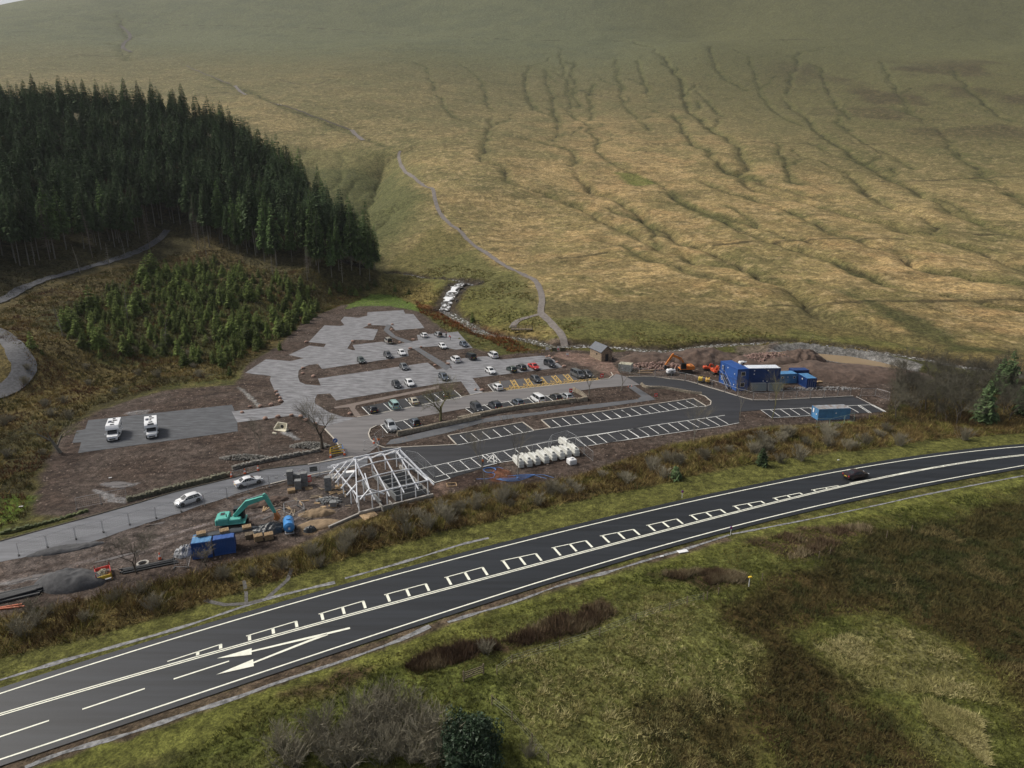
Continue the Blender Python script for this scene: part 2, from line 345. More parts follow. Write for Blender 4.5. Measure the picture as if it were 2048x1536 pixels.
GX = (rad[:, None] * ang[None, :]).ravel(); GY = np.repeat(rad, NA); GZ = fin_z(GX, GY)
# ---- colour of the land (what grows or lies there, plus painted sun patch and cloud shade on the hill)
C = np.zeros((GX.size, 3)); dflat = sd_poly(GX, GY, FLATP)
def n_(sc, s=0, o=4): return fbm(GX, GY, sc, s, o)
straw = np.array((.43, .305, .140)); tan_ = np.array((.33, .210, .095)); olive = np.array((.115, .108, .040)); green = np.array((.105, .125, .030)); dgreen = np.array((.050, .058, .020)); brown = np.array((.085, .052, .028)); upper = np.array((.140, .150, .078))
def mix(w_, c):
    global C
    w_ = np.clip(w_, 0, 1)[:, None]; C = C * (1 - w_) + np.array(c) * w_
C[:] = straw  # straw grass, brightened to paint the sun patch on the middle slope
e_up = sstep(430, 1250, GY + (n_(160, 41) - .5) * 260 + np.maximum(GX, 0) * .22)
mix(sstep(.45, .68, n_(26, 40, 5)) * .55, tan_)
mix(sstep(.40, .70, n_(70, 43, 5)) * .6, olive)
mix(sstep(.5, .62, n_(11, 49, 4)) * .35, (.16,.125,.058)); mix(sstep(.52, .66, n_(33, 50, 5)) * .45, (.105,.115,.040))
mix((1 - sstep(-20, 60, GX + n_(60, 45) * 60 - 30) * (1 - sstep(170, 330, GX + n_(50, 42) * 80 - 40))) * .45, (.180,.165,.072))  # duller either side, so the painted sun patch stays golden
mix(e_up * .92, (.128, .122, .058))
mix(sstep(900, 1500, GY) * sstep(.4, .6, n_(120, 44)) * .45, (.13,.13,.055))
# heather tracts darkened at the upper right, cloud shade painted in; greener upper face
ridge_ = sstep(1050, 1500, GY + (n_(90, 46) - .5) * 120); mix(ridge_ * .9, upper * .85)
mix(ridge_ * sstep(.45, .7, n_(45, 47)) * .5, (.090, .100, .055))
mix(sstep(100, 480, GX) * sstep(330, 850, GY) * .6, (.115,.108,.042))
mix(sstep(330, 520, GX - (GY - 900) * .1) * sstep(700, 900, GY) * (1 - sstep(1250, 1400, GY)) * sstep(.42, .62, n_(80, 48)) * .75, (.062, .048, .026))
_o = sstep(5, 30, dflat) * (1 - ridge_)
mix(_o * sstep(.54, .66, n_(4.5, 55, 3)) * .42, (.120,.105,.045)); mix(_o * sstep(.56, .64, fbm(GX * .35, GY, 9, 56, 4)) * .38, (.10,.092,.040)); mix(_o * sstep(.58, .68, n_(3.2, 58, 3)) * .42 * (1 - .8 * e_up), (.48,.36,.19))
# gullies: greener rushes, with a thin darker core
for pl, wd, dp in GW:
    a = np.array(pl); m = (GX > a[:, 0].min() - 5 * wd) & (GX < a[:, 0].max() + 5 * wd) & (GY > a[:, 1].min() - 5 * wd) & (GY < a[:, 1].max() + 5 * wd)
    d, al = warp_d(GX[m], GY[m], pl); d = d / wd + (fbm(GX[m], GY[m], 9, 51) - .5) * .8; tp_ = sstep(0, .15, al)
    w1 = (1 - sstep(.3, 1.7, d)) * .60 * tp_ * sstep(.15, .5, fbm(GX[m], GY[m], 30, 52, 2)); w2 = (1 - sstep(.03, .20, d)) * .75 * tp_ * (.5 + .5 * sstep(.3, .5, fbm(GX[m], GY[m], 20, 53, 2)))
    cc = C[m]; cc = cc * (1 - w1[:, None]) + np.array((.085, .088, .032)) * w1[:, None]; cc = cc * (1 - w2[:, None]) + np.array((.035, .032, .016)) * w2[:, None]; C[m] = cc
# thin sheep tracks and ditches across the hill
for pl in ([(1540,612),(1714,605),(1840,604),(1959,600),(2048,602)],[(1430,490),(1560,482),(1700,478),(1800,480)],[(1760,365),(1850,360),(2048,352)],[(1120,515),(1180,511),(1215,505)],[(1950,468),(2048,468)],[(1480,285),(1650,288),(1760,288)],[(590,55),(750,65),(1000,78),(1290,82),(1700,78)],[(240,40),(500,52),(700,62)],
           [(300,300),(420,290)],[(150,110),(240,112)],[(560,160),(620,170),(660,158)],[(330,205),(400,190),(470,182)],[(1160,180),(1240,200),(1300,205)],[(1560,225),(1700,232),(1900,240)]):
    P_ = resample(AT(pl), 5); d = d_line(GX, GY, P_[::2] + [P_[-1]]); mix((1 - sstep(.5, 2.4, d + (n_(6, 57, 2) - .5) * 2)) * .75, (.05, .042, .022))
def paint(pts, c, feather=1.5, amp=3.0, sc=8, seed=60, k=1.0, world=False):
    P_ = pts if world else AT(pts); a = np.array(P_); pd = feather + amp + 2
    m = (GX > a[:, 0].min() - pd) & (GX < a[:, 0].max() + pd) & (GY > a[:, 1].min() - pd) & (GY < a[:, 1].max() + pd)
    if not m.any(): return
    d = sd_poly(GX[m], GY[m], P_) + (fbm(GX[m], GY[m], sc, seed) - .5) * 2 * amp
    w_ = (1 - sstep(-feather, feather, d))[:, None] * k; cc = np.array(c)
    C[m] = C[m] * (1 - w_) + cc * w_
# ravine sides, stream meadow
paint([(545,285),(700,295),(790,300),(860,380),(870,430),(800,500),(740,520),(560,400)], (.150,.142,.058), 10, 18, 40, 61, .75)
paint([(600,330),(700,330),(780,330),(850,400),(800,460),(720,470),(640,420)], (.098,.104,.040), 8, 16, 26, 62, .8)
paint([(760,525),(880,440),(920,470),(1040,560),(1070,600),(1075,640),(1000,660),(900,640),(850,600),(770,590)], (.130,.118,.042), 5, 8, 14, 63, .85)
paint([(850,520),(960,500),(1060,570),(1060,640),(960,650),(880,600)], (.125,.130,.045), 4, 9, 12, 64, .5)
paint([(760,560),(860,560),(880,600),(850,620),(780,590)], (.19,.15,.062), 3, 4, 8, 65, .8)
paint([(1085,600),(1300,615),(1500,622),(1640,620),(1800,660),(2060,700),(2060,745),(1800,705),(1560,684),(1300,690),(1130,680)], (.125,.106,.048), 4, 9, 18, 66, .85)
paint([(1100,640),(1300,650),(1500,660),(1720,670),(1850,700),(1560,682),(1300,688),(1130,680)], (.112,.120,.042), 3, 9, 10, 67, .6)
paint([(1620,560),(1700,590),(1780,640),(1900,700),(2060,720),(1950,690),(1850,640),(1740,600)], (.052,.060,.022), 3, 6, 14, 68, .8)
paint([(1230,345),(1275,345),(1310,365),(1270,372)], (.115,.145,.030), 3, 5, 10, 69, .7)
paint([(900,640),(1000,680),(1100,700),(1050,712),(960,705),(880,655),(830,610),(870,600)], (.17,.155,.050), 2, 3, 8, 70, .9)
paint([(830,600),(900,628),(1000,662),(1060,700),(1020,705),(960,672),(900,650),(840,620)], (.135,.060,.030), 1.5, 3.5, 6, 71, .85)
paint([(1085,675),(1142,680),(1160,700),(1120,708),(1080,698)], (.16,.125,.10), 1, 1.5, 4, 72, .95)
# near country: everything on the flat
inflat = 1 - sstep(-4, 6, dflat); GFLT = inflat
w_ = inflat; mix(w_, (.078, .078, .029))
mix(w_ * sstep(.42, .62, n_(7, 80)) * .6, (.060, .062, .022))
mix(w_ * sstep(.5, .66, n_(3.2, 81)) * .5, (.150, .128, .058))
# left hill land under wood and plantation
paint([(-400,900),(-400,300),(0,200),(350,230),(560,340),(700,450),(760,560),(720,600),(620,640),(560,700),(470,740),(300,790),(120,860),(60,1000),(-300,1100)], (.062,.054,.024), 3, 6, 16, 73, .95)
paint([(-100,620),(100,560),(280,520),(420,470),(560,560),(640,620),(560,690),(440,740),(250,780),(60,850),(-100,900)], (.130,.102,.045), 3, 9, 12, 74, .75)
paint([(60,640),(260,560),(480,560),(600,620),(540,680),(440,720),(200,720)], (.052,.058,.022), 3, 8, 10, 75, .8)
# banks and verges
BANKL = [(-100,1345),(0,1318),(150,1282),(300,1240),(450,1196),(700,1118),(900,1066),(1024,1035),(1274,978),(1524,925),(1774,892),(1900,878),(2150,860)]
paint([(-100,1250),(200,1190),(480,1118),(600,1078),(720,1035),(870,995),(960,968),(1100,962),(1200,932),(1330,885),(1500,855),(1700,838),(1800,818),(2150,800)] + BANKL[::-1], (.120,.096,.042), 1.0, 1.5, 5, 76, .95)
paint(BANKL + [(2150,884),(2048,889),(1800,918),(1500,974),(1274,1022),(1024,1086),(700,1176),(350,1274),(0,1384),(-100,1414)], (.118,.118,.042), .5, .8, 4, 77, .95)
paint([(-100,1590),(0,1540),(500,1375),(1024,1200),(1400,1092),(1700,1010),(2100,940),(2100,980),(1800,1030),(1500,1100),(1200,1200),(1000,1260),(700,1380),(300,1530),(100,1600)], (.135,.140,.045), 1, 2, 5, 78, .9)
paint([(-100,1570),(0,1530),(500,1362),(800,1265),(1024,1190),(1274,1120),(1450,1072),(1460,1080),(1274,1135),(1024,1205),(700,1320),(400,1425),(100,1530),(-60,1590)], (.105,.078,.060), .4, .8, 2.0, 79, .9)
# foreground field
paint([(500,1536),(640,1420),(900,1300),(1100,1200),(1350,1120),(1600,1075),(1800,1040),(2100,960),(2400,1536),(1200,1700)], (.105,.112,.038), 2, 3, 6, 82, .9)
paint([(1040,1300),(1300,1190),(1500,1230),(1540,1330),(1560,1420),(1480,1536),(1250,1560),(1080,1500),(960,1400)], (.165,.165,.068), 2, 4, 5, 83, .6)
paint([(1620,1290),(1760,1240),(1950,1330),(2000,1420),(1900,1400),(1720,1370)], (.170,.155,.075), 1.5, 3, 4, 84, .75)
paint([(1850,1400),(1960,1440),(1980,1536),(1850,1500)], (.130,.125,.058), 1, 2, 4, 84, .7)
paint([(1420,1210),(1560,1150),(1800,1060),(2100,980),(2400,1200),(2400,1500),(2050,1480),(1960,1310),(1800,1220),(1640,1240),(1580,1260),(1640,1330),(1760,1420),(1860,1560),(1560,1600),(1500,1400),(1520,1300)], (.062,.044,.020), 1.5, 3.5, 6, 85, .95)
paint([(1600,1100),(1800,1060),(2080,980),(2080,1180),(1900,1220),(1700,1180)], (.038,.042,.017), 2, 4, 7, 86, .7)
paint([(1250,1400),(1400,1380),(1500,1440),(1520,1560),(1300,1560)], (.072,.052,.024), 1.5, 3, 5, 87, .8)
for pg in ([(1000,1285),(1120,1230),(1200,1208),(1230,1230),(1170,1265),(1080,1290),(1040,1298)], [(1490,1085),(1600,1060),(1740,1052),(1740,1080),(1640,1110),(1580,1125),(1530,1105)], [(1320,1150),(1400,1142),(1490,1150),(1490,1165),(1400,1170)], [(800,1330),(900,1290),(980,1285),(1000,1300),(920,1330),(830,1345)], [(560,1390),(680,1350),(740,1340),(700,1370),(600,1400)]):
    paint(pg, (.070,.042,.030), 1.2, 2.6, 3, 88, .8)
paint([(330,1536),(520,1430),(760,1340),(960,1290),(1000,1380),(1040,1536)], (.085,.098,.030), 1.5, 3, 5, 89, .7)
# building-site soil
soilc = (.074,.056,.046)
paint(SOIL, soilc, .8, 1.2, 4, 90, 1.0, world=True)
sd_ = sd_poly(GX, GY, SOIL); ins = 1 - sstep(-.8, .8, sd_)
mix(ins * sstep(.45, .62, n_(9, 91)) * .45, (.115,.095,.083)); mix(ins * sstep(.5, .62, n_(2.2, 92)) * .4, (.05,.036,.030))
paint([(0,1130),(150,1090),(320,1045),(520,985),(620,960),(700,950),(720,1000),(600,1060),(480,1075),(380,1110),(200,1150),(0,1190)], (.125,.105,.095), 1, 2, 3, 93, .8)
for k in range(5):   # wheel ruts
    o_ = k * 10; P_ = resample(FL([(-60, 1168 + o_), (120, 1128 + o_), (300, 1075 + o_ * .8), (420, 1040 + o_ * .6), (560, 1010 + o_ * .4)]), 3); d = d_line(GX, GY, P_); mix((1 - sstep(.15, .55, d)) * (.75 if k % 2 else .6) * sstep(.3, .6, n_(5, 95 + k)), (.235,.205,.195) if k % 2 else (.05,.036,.03))
for pg in (z4([(640,600),(760,590),(890,595),(860,610),(740,630),(640,612)]), z4([(600,640),(700,650),(830,700),(800,730),(700,720),(650,690)]), z4([(800,150),(880,130),(960,125),(940,150),(850,165)]), z4([(0,1235),(160,1200),(400,1160),(520,1140),(420,1175),(150,1225),(0,1250)])):
    paint(pg, (.24,.235,.235), .25, .8, 1.5, 96, .8)
paint(z1([(340,1215),(410,1200),(510,1275),(470,1280)]), (.27,.27,.27), .2, .4, 1, 97, .9)
paint(z1([(-20,830),(30,850),(90,900),(185,990),(150,1000),(80,930),(20,870)]), (.27,.27,.26), .2, .5, 1.2, 97, .75)
paint([(700,605),(740,588),(790,590),(830,610),(850,625),(780,612),(720,612),(690,618)], (.105,.150,.040), .6, .8, 3, 98, .9)
paint([(1150,705),(1215,715),(1245,748),(1220,752),(1180,735),(1110,712),(1120,700)], (.20,.140,.115), .5, .8, 3, 99, .95)
paint(z5([(1040,400),(1250,470),(1290,600),(1150,600),(1060,520)]), (.045,.042,.042), .4, .8, 2, 100, .8)
paint(z5([(860,750),(1110,700),(1130,760),(940,840),(860,830)]), (.16,.115,.075), .3, .6, 2, 101, .9)
paint(z5([(1880,420),(2048,400),(2030,520),(1920,540)]), (.17,.12,.095), .3, .6, 2, 101, .9)
paint(z6([(600,560),(700,520),(800,540),(850,600),(700,640),(620,620)]), (.13,.062,.040), .3, .6, 2, 102, .9)
paint(z6([(270,610),(560,540),(560,650),(330,700)]), (.045,.030,.025), .5, .8, 2, 102, .7)
paint(z4([(0,790),(0,680),(120,660),(200,690),(160,740),(100,800),(0,900)]), (.085,.13,.025), 1, 2, 4, 103, .7)
paint(z3([(1380,690),(1500,655),(1600,650),(1640,665),(1480,700)]), (.105,.16,.03), .5, 1, 3, 104, .8)
for pg in (z3([(890,230),(1250,200),(1290,240),(1200,290),(930,290)]), z3([(280,270),(420,280),(430,330),(280,330)])): paint(pg, (.15,.105,.085), .5, 1, 1.5, 105, .6)
paint([(1530,708),(1540,694),(1620,694),(1760,708),(1850,735),(1830,750),(1740,742),(1620,722)], (.185,.180,.175), .3, .5, 3, 106, .9)
paint([(1470,695),(1560,690),(1530,715),(1480,712)], (.15,.12,.10), .8, 1, 3, 107, .8)
# stream beds
for pl, wd, dp in WL:
    d = d_line(GX, GY, pl); mix((1 - sstep(wd * .8, wd * 1.25, d + (n_(3, 110, 2) - .5) * 2)) * .9, (.060,.052,.045))
    mix((1 - sstep(wd * 1.2, wd * 1.6, d + (n_(3, 110, 2) - .5) * 2.6)) * .45, (.05,.036,.022))
_l = C @ np.array((.3, .55, .15)); C = np.maximum(_l[:, None] + (C - _l[:, None]) * (1.15 - .14 * sstep(0, 40, dflat))[:, None], .004)
C *= (1 + (n_(1.6, 120, 3) - .5) * .5)[:, None]
C = np.clip(C, .008, .6)
idx = np.arange(NR * NA).reshape(NR, NA); F_ = np.stack([idx[:-1, :-1], idx[:-1, 1:], idx[1:, 1:], idx[1:, :-1]], -1).reshape(-1, 4)
# ground shader: land colour, tussock mottling at several sizes, bump
gm = mat('turf', (.1, .1, .05), rough=.95, attr='Col', var=.26, vs=.28, spec=.15)
t = gm.node_tree; b = t.nodes['Principled BSDF']; L = t.links.new; tc = t.nodes['Texture Coordinate']
src = b.inputs['Base Color'].links[0].from_socket
for sc_, lo, hi, p0, p1 in ((.85, .58, 1.38, .38, .62), (3.5, .70, 1.30, .4, .6)):
    n = t.nodes.new('ShaderNodeTexNoise'); n.inputs['Scale'].default_value = sc_; n.inputs['Detail'].default_value = 4; n.inputs['Roughness'].default_value = .7; L(tc.outputs['Object'], n.inputs['Vector'])
    r = t.nodes.new('ShaderNodeMapRange'); r.inputs['From Min'].default_value = p0; r.inputs['From Max'].default_value = p1; r.inputs['To Min'].default_value = lo; r.inputs['To Max'].default_value = hi
    L(n.outputs[0], r.inputs['Value']); mx = t.nodes.new('ShaderNodeMixRGB'); mx.blend_type = 'MULTIPLY'; mx.inputs[0].default_value = 1; L(src, mx.inputs[1]); L(r.outputs[0], mx.inputs[2]); src = mx.outputs[0]
L(src, b.inputs['Base Color'])
n = t.nodes.new('ShaderNodeTexNoise'); n.inputs['Scale'].default_value = 1.4; n.inputs['Detail'].default_value = 6; n.inputs['Roughness'].default_value = .7; L(tc.outputs['Object'], n.inputs['Vector'])
bp = t.nodes.new('ShaderNodeBump'); bp.inputs['Distance'].default_value = .75; bp.inputs['Strength'].default_value = .9; L(n.outputs[0], bp.inputs['Height']); L(bp.outputs[0], b.inputs['Normal'])
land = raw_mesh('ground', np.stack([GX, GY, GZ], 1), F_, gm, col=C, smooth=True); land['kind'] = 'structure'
# ---- sheets laid on the land
def sheet(name, polys, off, m, kind='structure', parent=None, step=4.0, water=None, seg=2.5):
    vs, fs, pts = [], [], []
    for pg in polys:
        q = []
        for i in range(len(pg)):
            a = np.array(pg[i]); b_ = np.array(pg[(i + 1) % len(pg)]); k = max(1, int(np.linalg.norm(b_ - a) / seg))
            q += [tuple(a + (b_ - a) * j / k) for j in range(k)]
        n0 = len(vs); vs += q; fs.append(list(range(n0, len(vs))))
    a = np.array(vs); gx, gy = np.meshgrid(np.arange(a[:, 0].min(), a[:, 0].max(), step), np.arange(a[:, 1].min(), a[:, 1].max(), step)); gx = gx.ravel(); gy = gy.ravel()
    keep = np.zeros(gx.shape, bool)
    for pg in polys: keep |= sd_poly(gx, gy, pg) < -.6
    allv = [Vector(v) for v in vs] + [Vector((x, y)) for x, y in zip(gx[keep], gy[keep])]
    ov, oe, of, *_ = geometry.delaunay_2d_cdt(allv, [], fs, 1, 1e-4)
    X = np.array([v[0] for v in ov]); Y = np.array([v[1] for v in ov]); Zz = (fin_z(X, Y) + off) if water is None else np.full(X.shape, water)
    me = bpy.data.meshes.new(name); me.from_pydata([(float(x), float(y), float(z)) for x, y, z in zip(X, Y, Zz)], [], [tuple(f) for f in of]); me.materials.append(m)
    me.update()
    bmn = bmesh.new(); bmn.from_mesh(me); bmesh.ops.recalc_face_normals(bmn, faces=bmn.faces)
    if sum(f.normal.z for f in bmn.faces) < 0: bmesh.ops.reverse_faces(bmn, faces=bmn.faces)
    bmn.to_mesh(me); bmn.free()
    o = bpy.data.objects.new(name, me); COL.objects.link(o)
    if parent: o.parent = parent
    elif kind: o['kind'] = kind
    return o
def ribbon(name, pl, w0, off, m, step=2.0, kind='structure', parent=None, wv=.0, useal=None, drop=None):
    P_ = resample(pl, step); a = np.array(P_); d = np.gradient(a, axis=0); d /= np.linalg.norm(d, axis=1)[:, None] + 1e-9; nrm = np.stack([-d[:, 1], d[:, 0]], 1)
    ws = np.array([w0] * len(a)) * (1 + wv * (fbm(a[:, 0], a[:, 1], 6 if step > 1 else 2.2, 5, 3) - .5) * 2); K = 5; rows = []
    for k in range(K):
        s_ = (k / (K - 1) - .5); q = a + nrm * (ws * s_)[:, None]
        zc = fin_z(q[:, 0], q[:, 1]) + off if drop is None else None
        rows.append((q, zc))
    if drop is not None:
        zc0 = fin_z(a[:, 0], a[:, 1]) + drop; kk = np.ones(5) / 5; zc0 = np.convolve(np.pad(zc0, 2, 'edge'), kk, 'valid'); rows = [(q, zc0) for q, _ in rows]
    V = np.concatenate([np.column_stack([q, z]) for q, z in rows]); N = len(a); F2 = []
    for k in range(K - 1):
        i = np.arange(N - 1) + k * N; F2.append(np.stack([i, i + N, i + N + 1, i + 1], 1)[:, ::-1])
    o = raw_mesh(name, V, np.concatenate(F2), m, smooth=True)
    if parent: o.parent = parent
    elif kind: o['kind'] = kind
    return o
M_tarm = mat('new_tarmac', (.021,.022,.026), .7, var=.35, vs=.8, stretch=(R(-23), .08, .8), bump=.01, bs=40)
M_road = mat('road_asphalt', (.014,.0165,.0205), .5, var=.42, vs=1.0, bump=.01, bs=40, stretch=(R(-23), .035, .9))
M_otar = mat('old_tarmac', (.150,.142,.142), .8, var=.2, vs=.9, stretch=(R(-25), .12, .9))
M_side = mat('wet_old_road', (.115,.118,.128), .38, var=.28, vs=.9, stretch=(R(-28), .12, .9))
M_grav = mat('grey_gravel', (.185,.185,.195), .95, stretch=(R(-25), .35, 1.3), var=.42, vs=.9, bump=.05, bs=8)
M_grv2 = mat('dark_gravel', (.080,.084,.092), .95, stretch=(R(-25), .35, 1.3), var=.3, vs=.9, bump=.05, bs=8)
M_foot = mat('footway', (.095,.098,.106), .85, var=.15, vs=.4)
M_dirt = mat('dirt_path', (.165,.145,.130), .95, var=.25, vs=.8)
M_stone_strip = mat('drain_stone', (.20,.20,.20), .9, var=.55, vs=1.6, bump=.08, bs=7)
M_white = mat('white_road_paint', (.78,.78,.75), .7, var=.08, vs=2)
M_cream = mat('thermoplastic_line', (.80,.80,.68), .7, var=.10, vs=1.5)
M_yell = mat('yellow_road_paint', (.62,.40,.10), .7, var=.12, vs=2)
M_kerb = mat('kerb_concrete', (.46,.42,.36), .85, var=.15, vs=2)
# main road
mr_ = sheet('main_road', [ROADP], .10, M_road, step=5)
# gravel parking lots, footways
P_mh = z4([(500,405),(520,335),(462,340),(490,262),(545,252),(565,195),(1485,95),(1502,136),(1560,200),(1518,208),(1522,265)])
P_link = z1([(-72,1037),(240,1003),(340,985),(378,955),(330,880),(480,800),(640,900),(640,970),(760,1045),(880,1085),(1000,1090),(860,1130),(735,1165),(620,1140),(560,1095),(430,1075),(200,1105),(-22,1131)])
P_trunk = z1([(265,735),(255,770),(300,870),(378,955),(480,960),(640,930),(660,890),(770,885),(700,818),(560,808),(510,785),(495,740),(500,690),(530,665),(590,640),(545,583),(430,608),(222,592),(45,707),(115,718)])
P_lotL = z1([(665,757),(1600,620),(1680,680),(1780,660),(1870,700),(1900,780),(1700,800),(820,943),(770,885),(690,818)])
P_U = z1([(415,555),(590,475),(715,490),(735,460),(585,445),(720,303),(860,308),(890,300),(860,262),(890,228),(1010,238),(1085,220),(1088,190),(1395,172),(1408,203),(1480,207),(1575,325),(1325,345),(1290,305),(1100,300),(1045,325),(1178,338),(1138,428),(975,425),(950,445),(915,500),(960,515),(985,515),(960,470),(1215,442),(1300,470),(1400,455),(1520,430),(1510,385),(1860,357),(1985,495),(1840,510),(1690,480),(1540,490),(1490,500),(1430,515),(1440,565),(700,675),(665,632),(590,640),(545,583)])
P_lotR = z2([(395,430),(560,410),(740,395),(860,425),(1210,390),(1280,400),(1390,490),(600,585),(540,550),(480,500),(400,460)])
P_p1 = z1([(1225,345),(1250,296),(1288,300),(1270,340),(1330,395),(1480,445),(1420,458),(1290,400)])
P_p2 = z1([(1480,502),(1530,495),(1800,655),(1760,690)])
P_p3 = z1([(1800,655),(1900,640),(2070,870),(2060,895),(1975,910),(1880,770)])
sheet('gravel_car_park', [FL(p) for p in (P_link, P_trunk, P_lotL, P_U, P_lotR)], .05, M_grav)
sheet('motorhome_lot', [FL(P_mh)], .045, M_grv2)
for p in (P_p1, P_p2, P_p3): sheet('footpath', [FL(p)], .058, M_foot if p is not P_p3 else M_grav)
sheet('footpath', [FL(z1([(800,1000),(960,968),(1640,830),(1700,812),(1700,840),(1400,900),(990,985),(980,1010),(1035,1080),(985,1085),(930,1000),(810,1012)]))], .04, mat('trodden_path', (.175,.140,.120), .95, var=.15, vs=.6))
# tarmac
R1 = [(653,853),(714,835.5),(740,831),(923,794.5),(962,787),(987.5,784),(1198,760),(1222,756),(1232,748),(1253,754),(1262,777),(1280,770),(1198,776),(1156,782),(938,816),(845,833),(817.5,839),(789,845),(753,852),(741,858),(737,868),(740,878),(748,886),(757,892),(740,905),(721,912),(700,918),(679,900),(671,882),(648,857)]
R1 = [p for p in R1 if p not in ((1262,777),)]
SIDE = [(-250,1150),(0,1083),(125,1049),(281,1005),(347,985),(469,955),(531,939),(640,924),(690,908),(735,902),(735,930),(700,936),(640,950),(537,968),(406,1008),(312,1040),(175,1083),(0,1121),(-250,1188)]
_sr = resample(FL(SIDE)[12:], 1.3); sheet('side_road', [FL(SIDE)[:12] + [(x + .5 * float(fbm(x, y, 2.0, 7)) - .25, y - 1.6 * float(fbm(x, y, 2.2, 8)) + .3) for x, y in _sr]], .03, M_side)
sheet('access_road', [FL(R1)], .06, M_otar)
R2 = [(1253,754),(1303,754),(1341,759),(1375,763),(1419,776),(1450,785),(1475,793),(1506,801),(1537.5,801.5),(1569,800),(1706,793),(1772,824),(1544,837),(1522,820.6),(1478,824),(1478,846),(1375,862),(1200,888),(1151,895),(1001.7,925.6),(900.6,957),(869,968),(857,963),(830,945),(800,925),(775,912),(761,896),(796,895),(914,891),(896,872),(1045.5,846),(1068,862),(1102,857),(1083,841),(1387.5,798),(1412,813),(1422,809),(1419,798),(1403,790),(1375,783),(1337,777),(1281,770)]
tar = sheet('car_park_tarmac', [FL(R2)], .055, M_tarm)
sheet('footway', [FL(z2([(-80,1110),(500,970),(830,905),(1200,870),(1560,815),(2048,760)]) + z3([(240,505),(265,490),(180,430),(215,418),(350,505),(350,512),(0,562)]) + z2([(1500,855),(1100,905),(700,965),(400,1050),(0,1140),(-120,1150)]))], .05, M_foot)
DISB = z2([(750,640),(850,610),(1480,540),(1620,540),(1700,590),(870,692),(800,700)])
BN = z1([(1040,1000),(1110,1072),(1895,918),(1800,850)])
BS1 = z1([(1200,1155),(1440,1105),(1575,1165),(1390,1200),(1250,1220)])
BS2 = z2([(560,845),(640,898),(1500,765),(1470,700)])
sheet('parking_bay_surface', [FL(DISB)], .075, mat('bay_tarmac', (.075,.072,.074), .85, var=.15, vs=.5))
for p in (BN, BS1, BS2): sheet('parking_bay_surface', [FL(p)], .07, M_tarm)
# ---- painted markings: strips between two surveyed points
def strips(name, segs, w0, m, parent, off=.125):
    b_ = MB()
    for sg in segs:
        (a, c) = sg[:2]; w_ = sg[2] if len(sg) > 2 else w0
        a = Vector((*a, 0)); c = Vector((*c, 0)); d = (c - a).normalized(); n = Vector((-d.y, d.x, 0)) * w_ / 2
        b_.poly([(p.x, p.y, off) for p in (a - n, c - n, c + n, a + n)])
    return b_.build(name, m, parent)
def S2(pts): p = FL(pts); return list(zip(p[:-1], p[1:]))
lp = [((q, float(f(q))), (q + 2.02, float(f(q + 2.02)))) for f in (fU, fL) for q in np.arange(-108, 186, 2.0)]
edge = strips('edge_line', lp, .20, M_cream, mr_)
dl = []
for q in np.arange(-108, 186, 2.0):
    for o_ in (.17, -.17): dl.append(((q, float(fM(q)) + o_), (q + 2.01, float(fM(q + 2.01)) + o_)))
strips('double_centre_line', dl, .17, M_cream, mr_, .13)
tops = [zA([(670,850),(887,780)]), zA([(985,748),(1187,688)]), zA([(1275,660),(1455,607)]), zA([(1537,583),(1705,538)]), zA([(1778,514),(1932,472)]), zB([(-45,547),(97,517)]), zB([(158,495),(297,465)]), zB([(352,447),(487,420)]), zB([(537,405),(660,378)]), zB([(708,365),(835,340)]), zB([(882,328),(997,307)]), zB([(1042,296),(1152,274)]), zB([(1197,263),(1303,245)]), zB([(1350,235),(1450,217)]), zB([(1495,207),(1590,192)]), zB([(1635,182),(1730,168)]), zB([(1773,160),(1865,146)])]
hs_ = []
for k, (a, c) in enumerate(tops):
    A_, B_ = FL([a, c]); hs_.append((A_, B_, .16))
    for tt in ((.06, .52, .985) if k else (.55, .98)):
        x = lin(A_[0], B_[0], tt); y = lin(A_[1], B_[1], tt); sl_ = (float(fM(x + .5)) - float(fM(x - .5)))
        h_ = (y - float(fM(x)) - .28) / math.sqrt(1 + sl_ * sl_); nx, ny = sl_ / math.sqrt(1 + sl_ ** 2), -1 / math.sqrt(1 + sl_ ** 2)
        hs_.append(((x, y), (x + nx * h_ * .86 - .25 * h_ * .2, y + ny * h_ * .9), .34))
strips('hatched_box_marking', hs_, .16, M_cream, mr_, .135)
strips('lane_dash', [tuple(FL(zA([(695,920),(917,848)]))), tuple(FL(zA([(330,1041),(580,958)]))), tuple(FL(zA([(-10,1155),(197,1086)])))], .2, M_cream, mr_, .125)
ab = MB()
for sh, hd in ((zA([(1400,716),(1250,752),(1005,810)]), zA([(1007,797),(1007,823),(868,838)])), (zA([(1310,741),(1240,766),(1012,856)]), zA([(1013,841),(1016,869),(865,903)]))):
    P_ = FL(sh); pw = [.42, .48, .34]
    for i in range(len(P_) - 1):
        a = Vector(P_[i]); c = Vector(P_[i + 1]); d = (c - a).normalized(); n = Vector((-d.y, d.x))
        ab.poly([(*(a - n * pw[i] * .4), .14 + i * .002), (*(c - n * pw[i + 1] * .4), .14 + i * .002), (*(c + n * pw[i + 1] * .4), .14 + i * .002), (*(a + n * pw[i] * .4), .14 + i * .002)])
    ab.poly([(*p, .147) for p in FL(hd)])
ab.build('lane_arrow', M_cream, mr_)
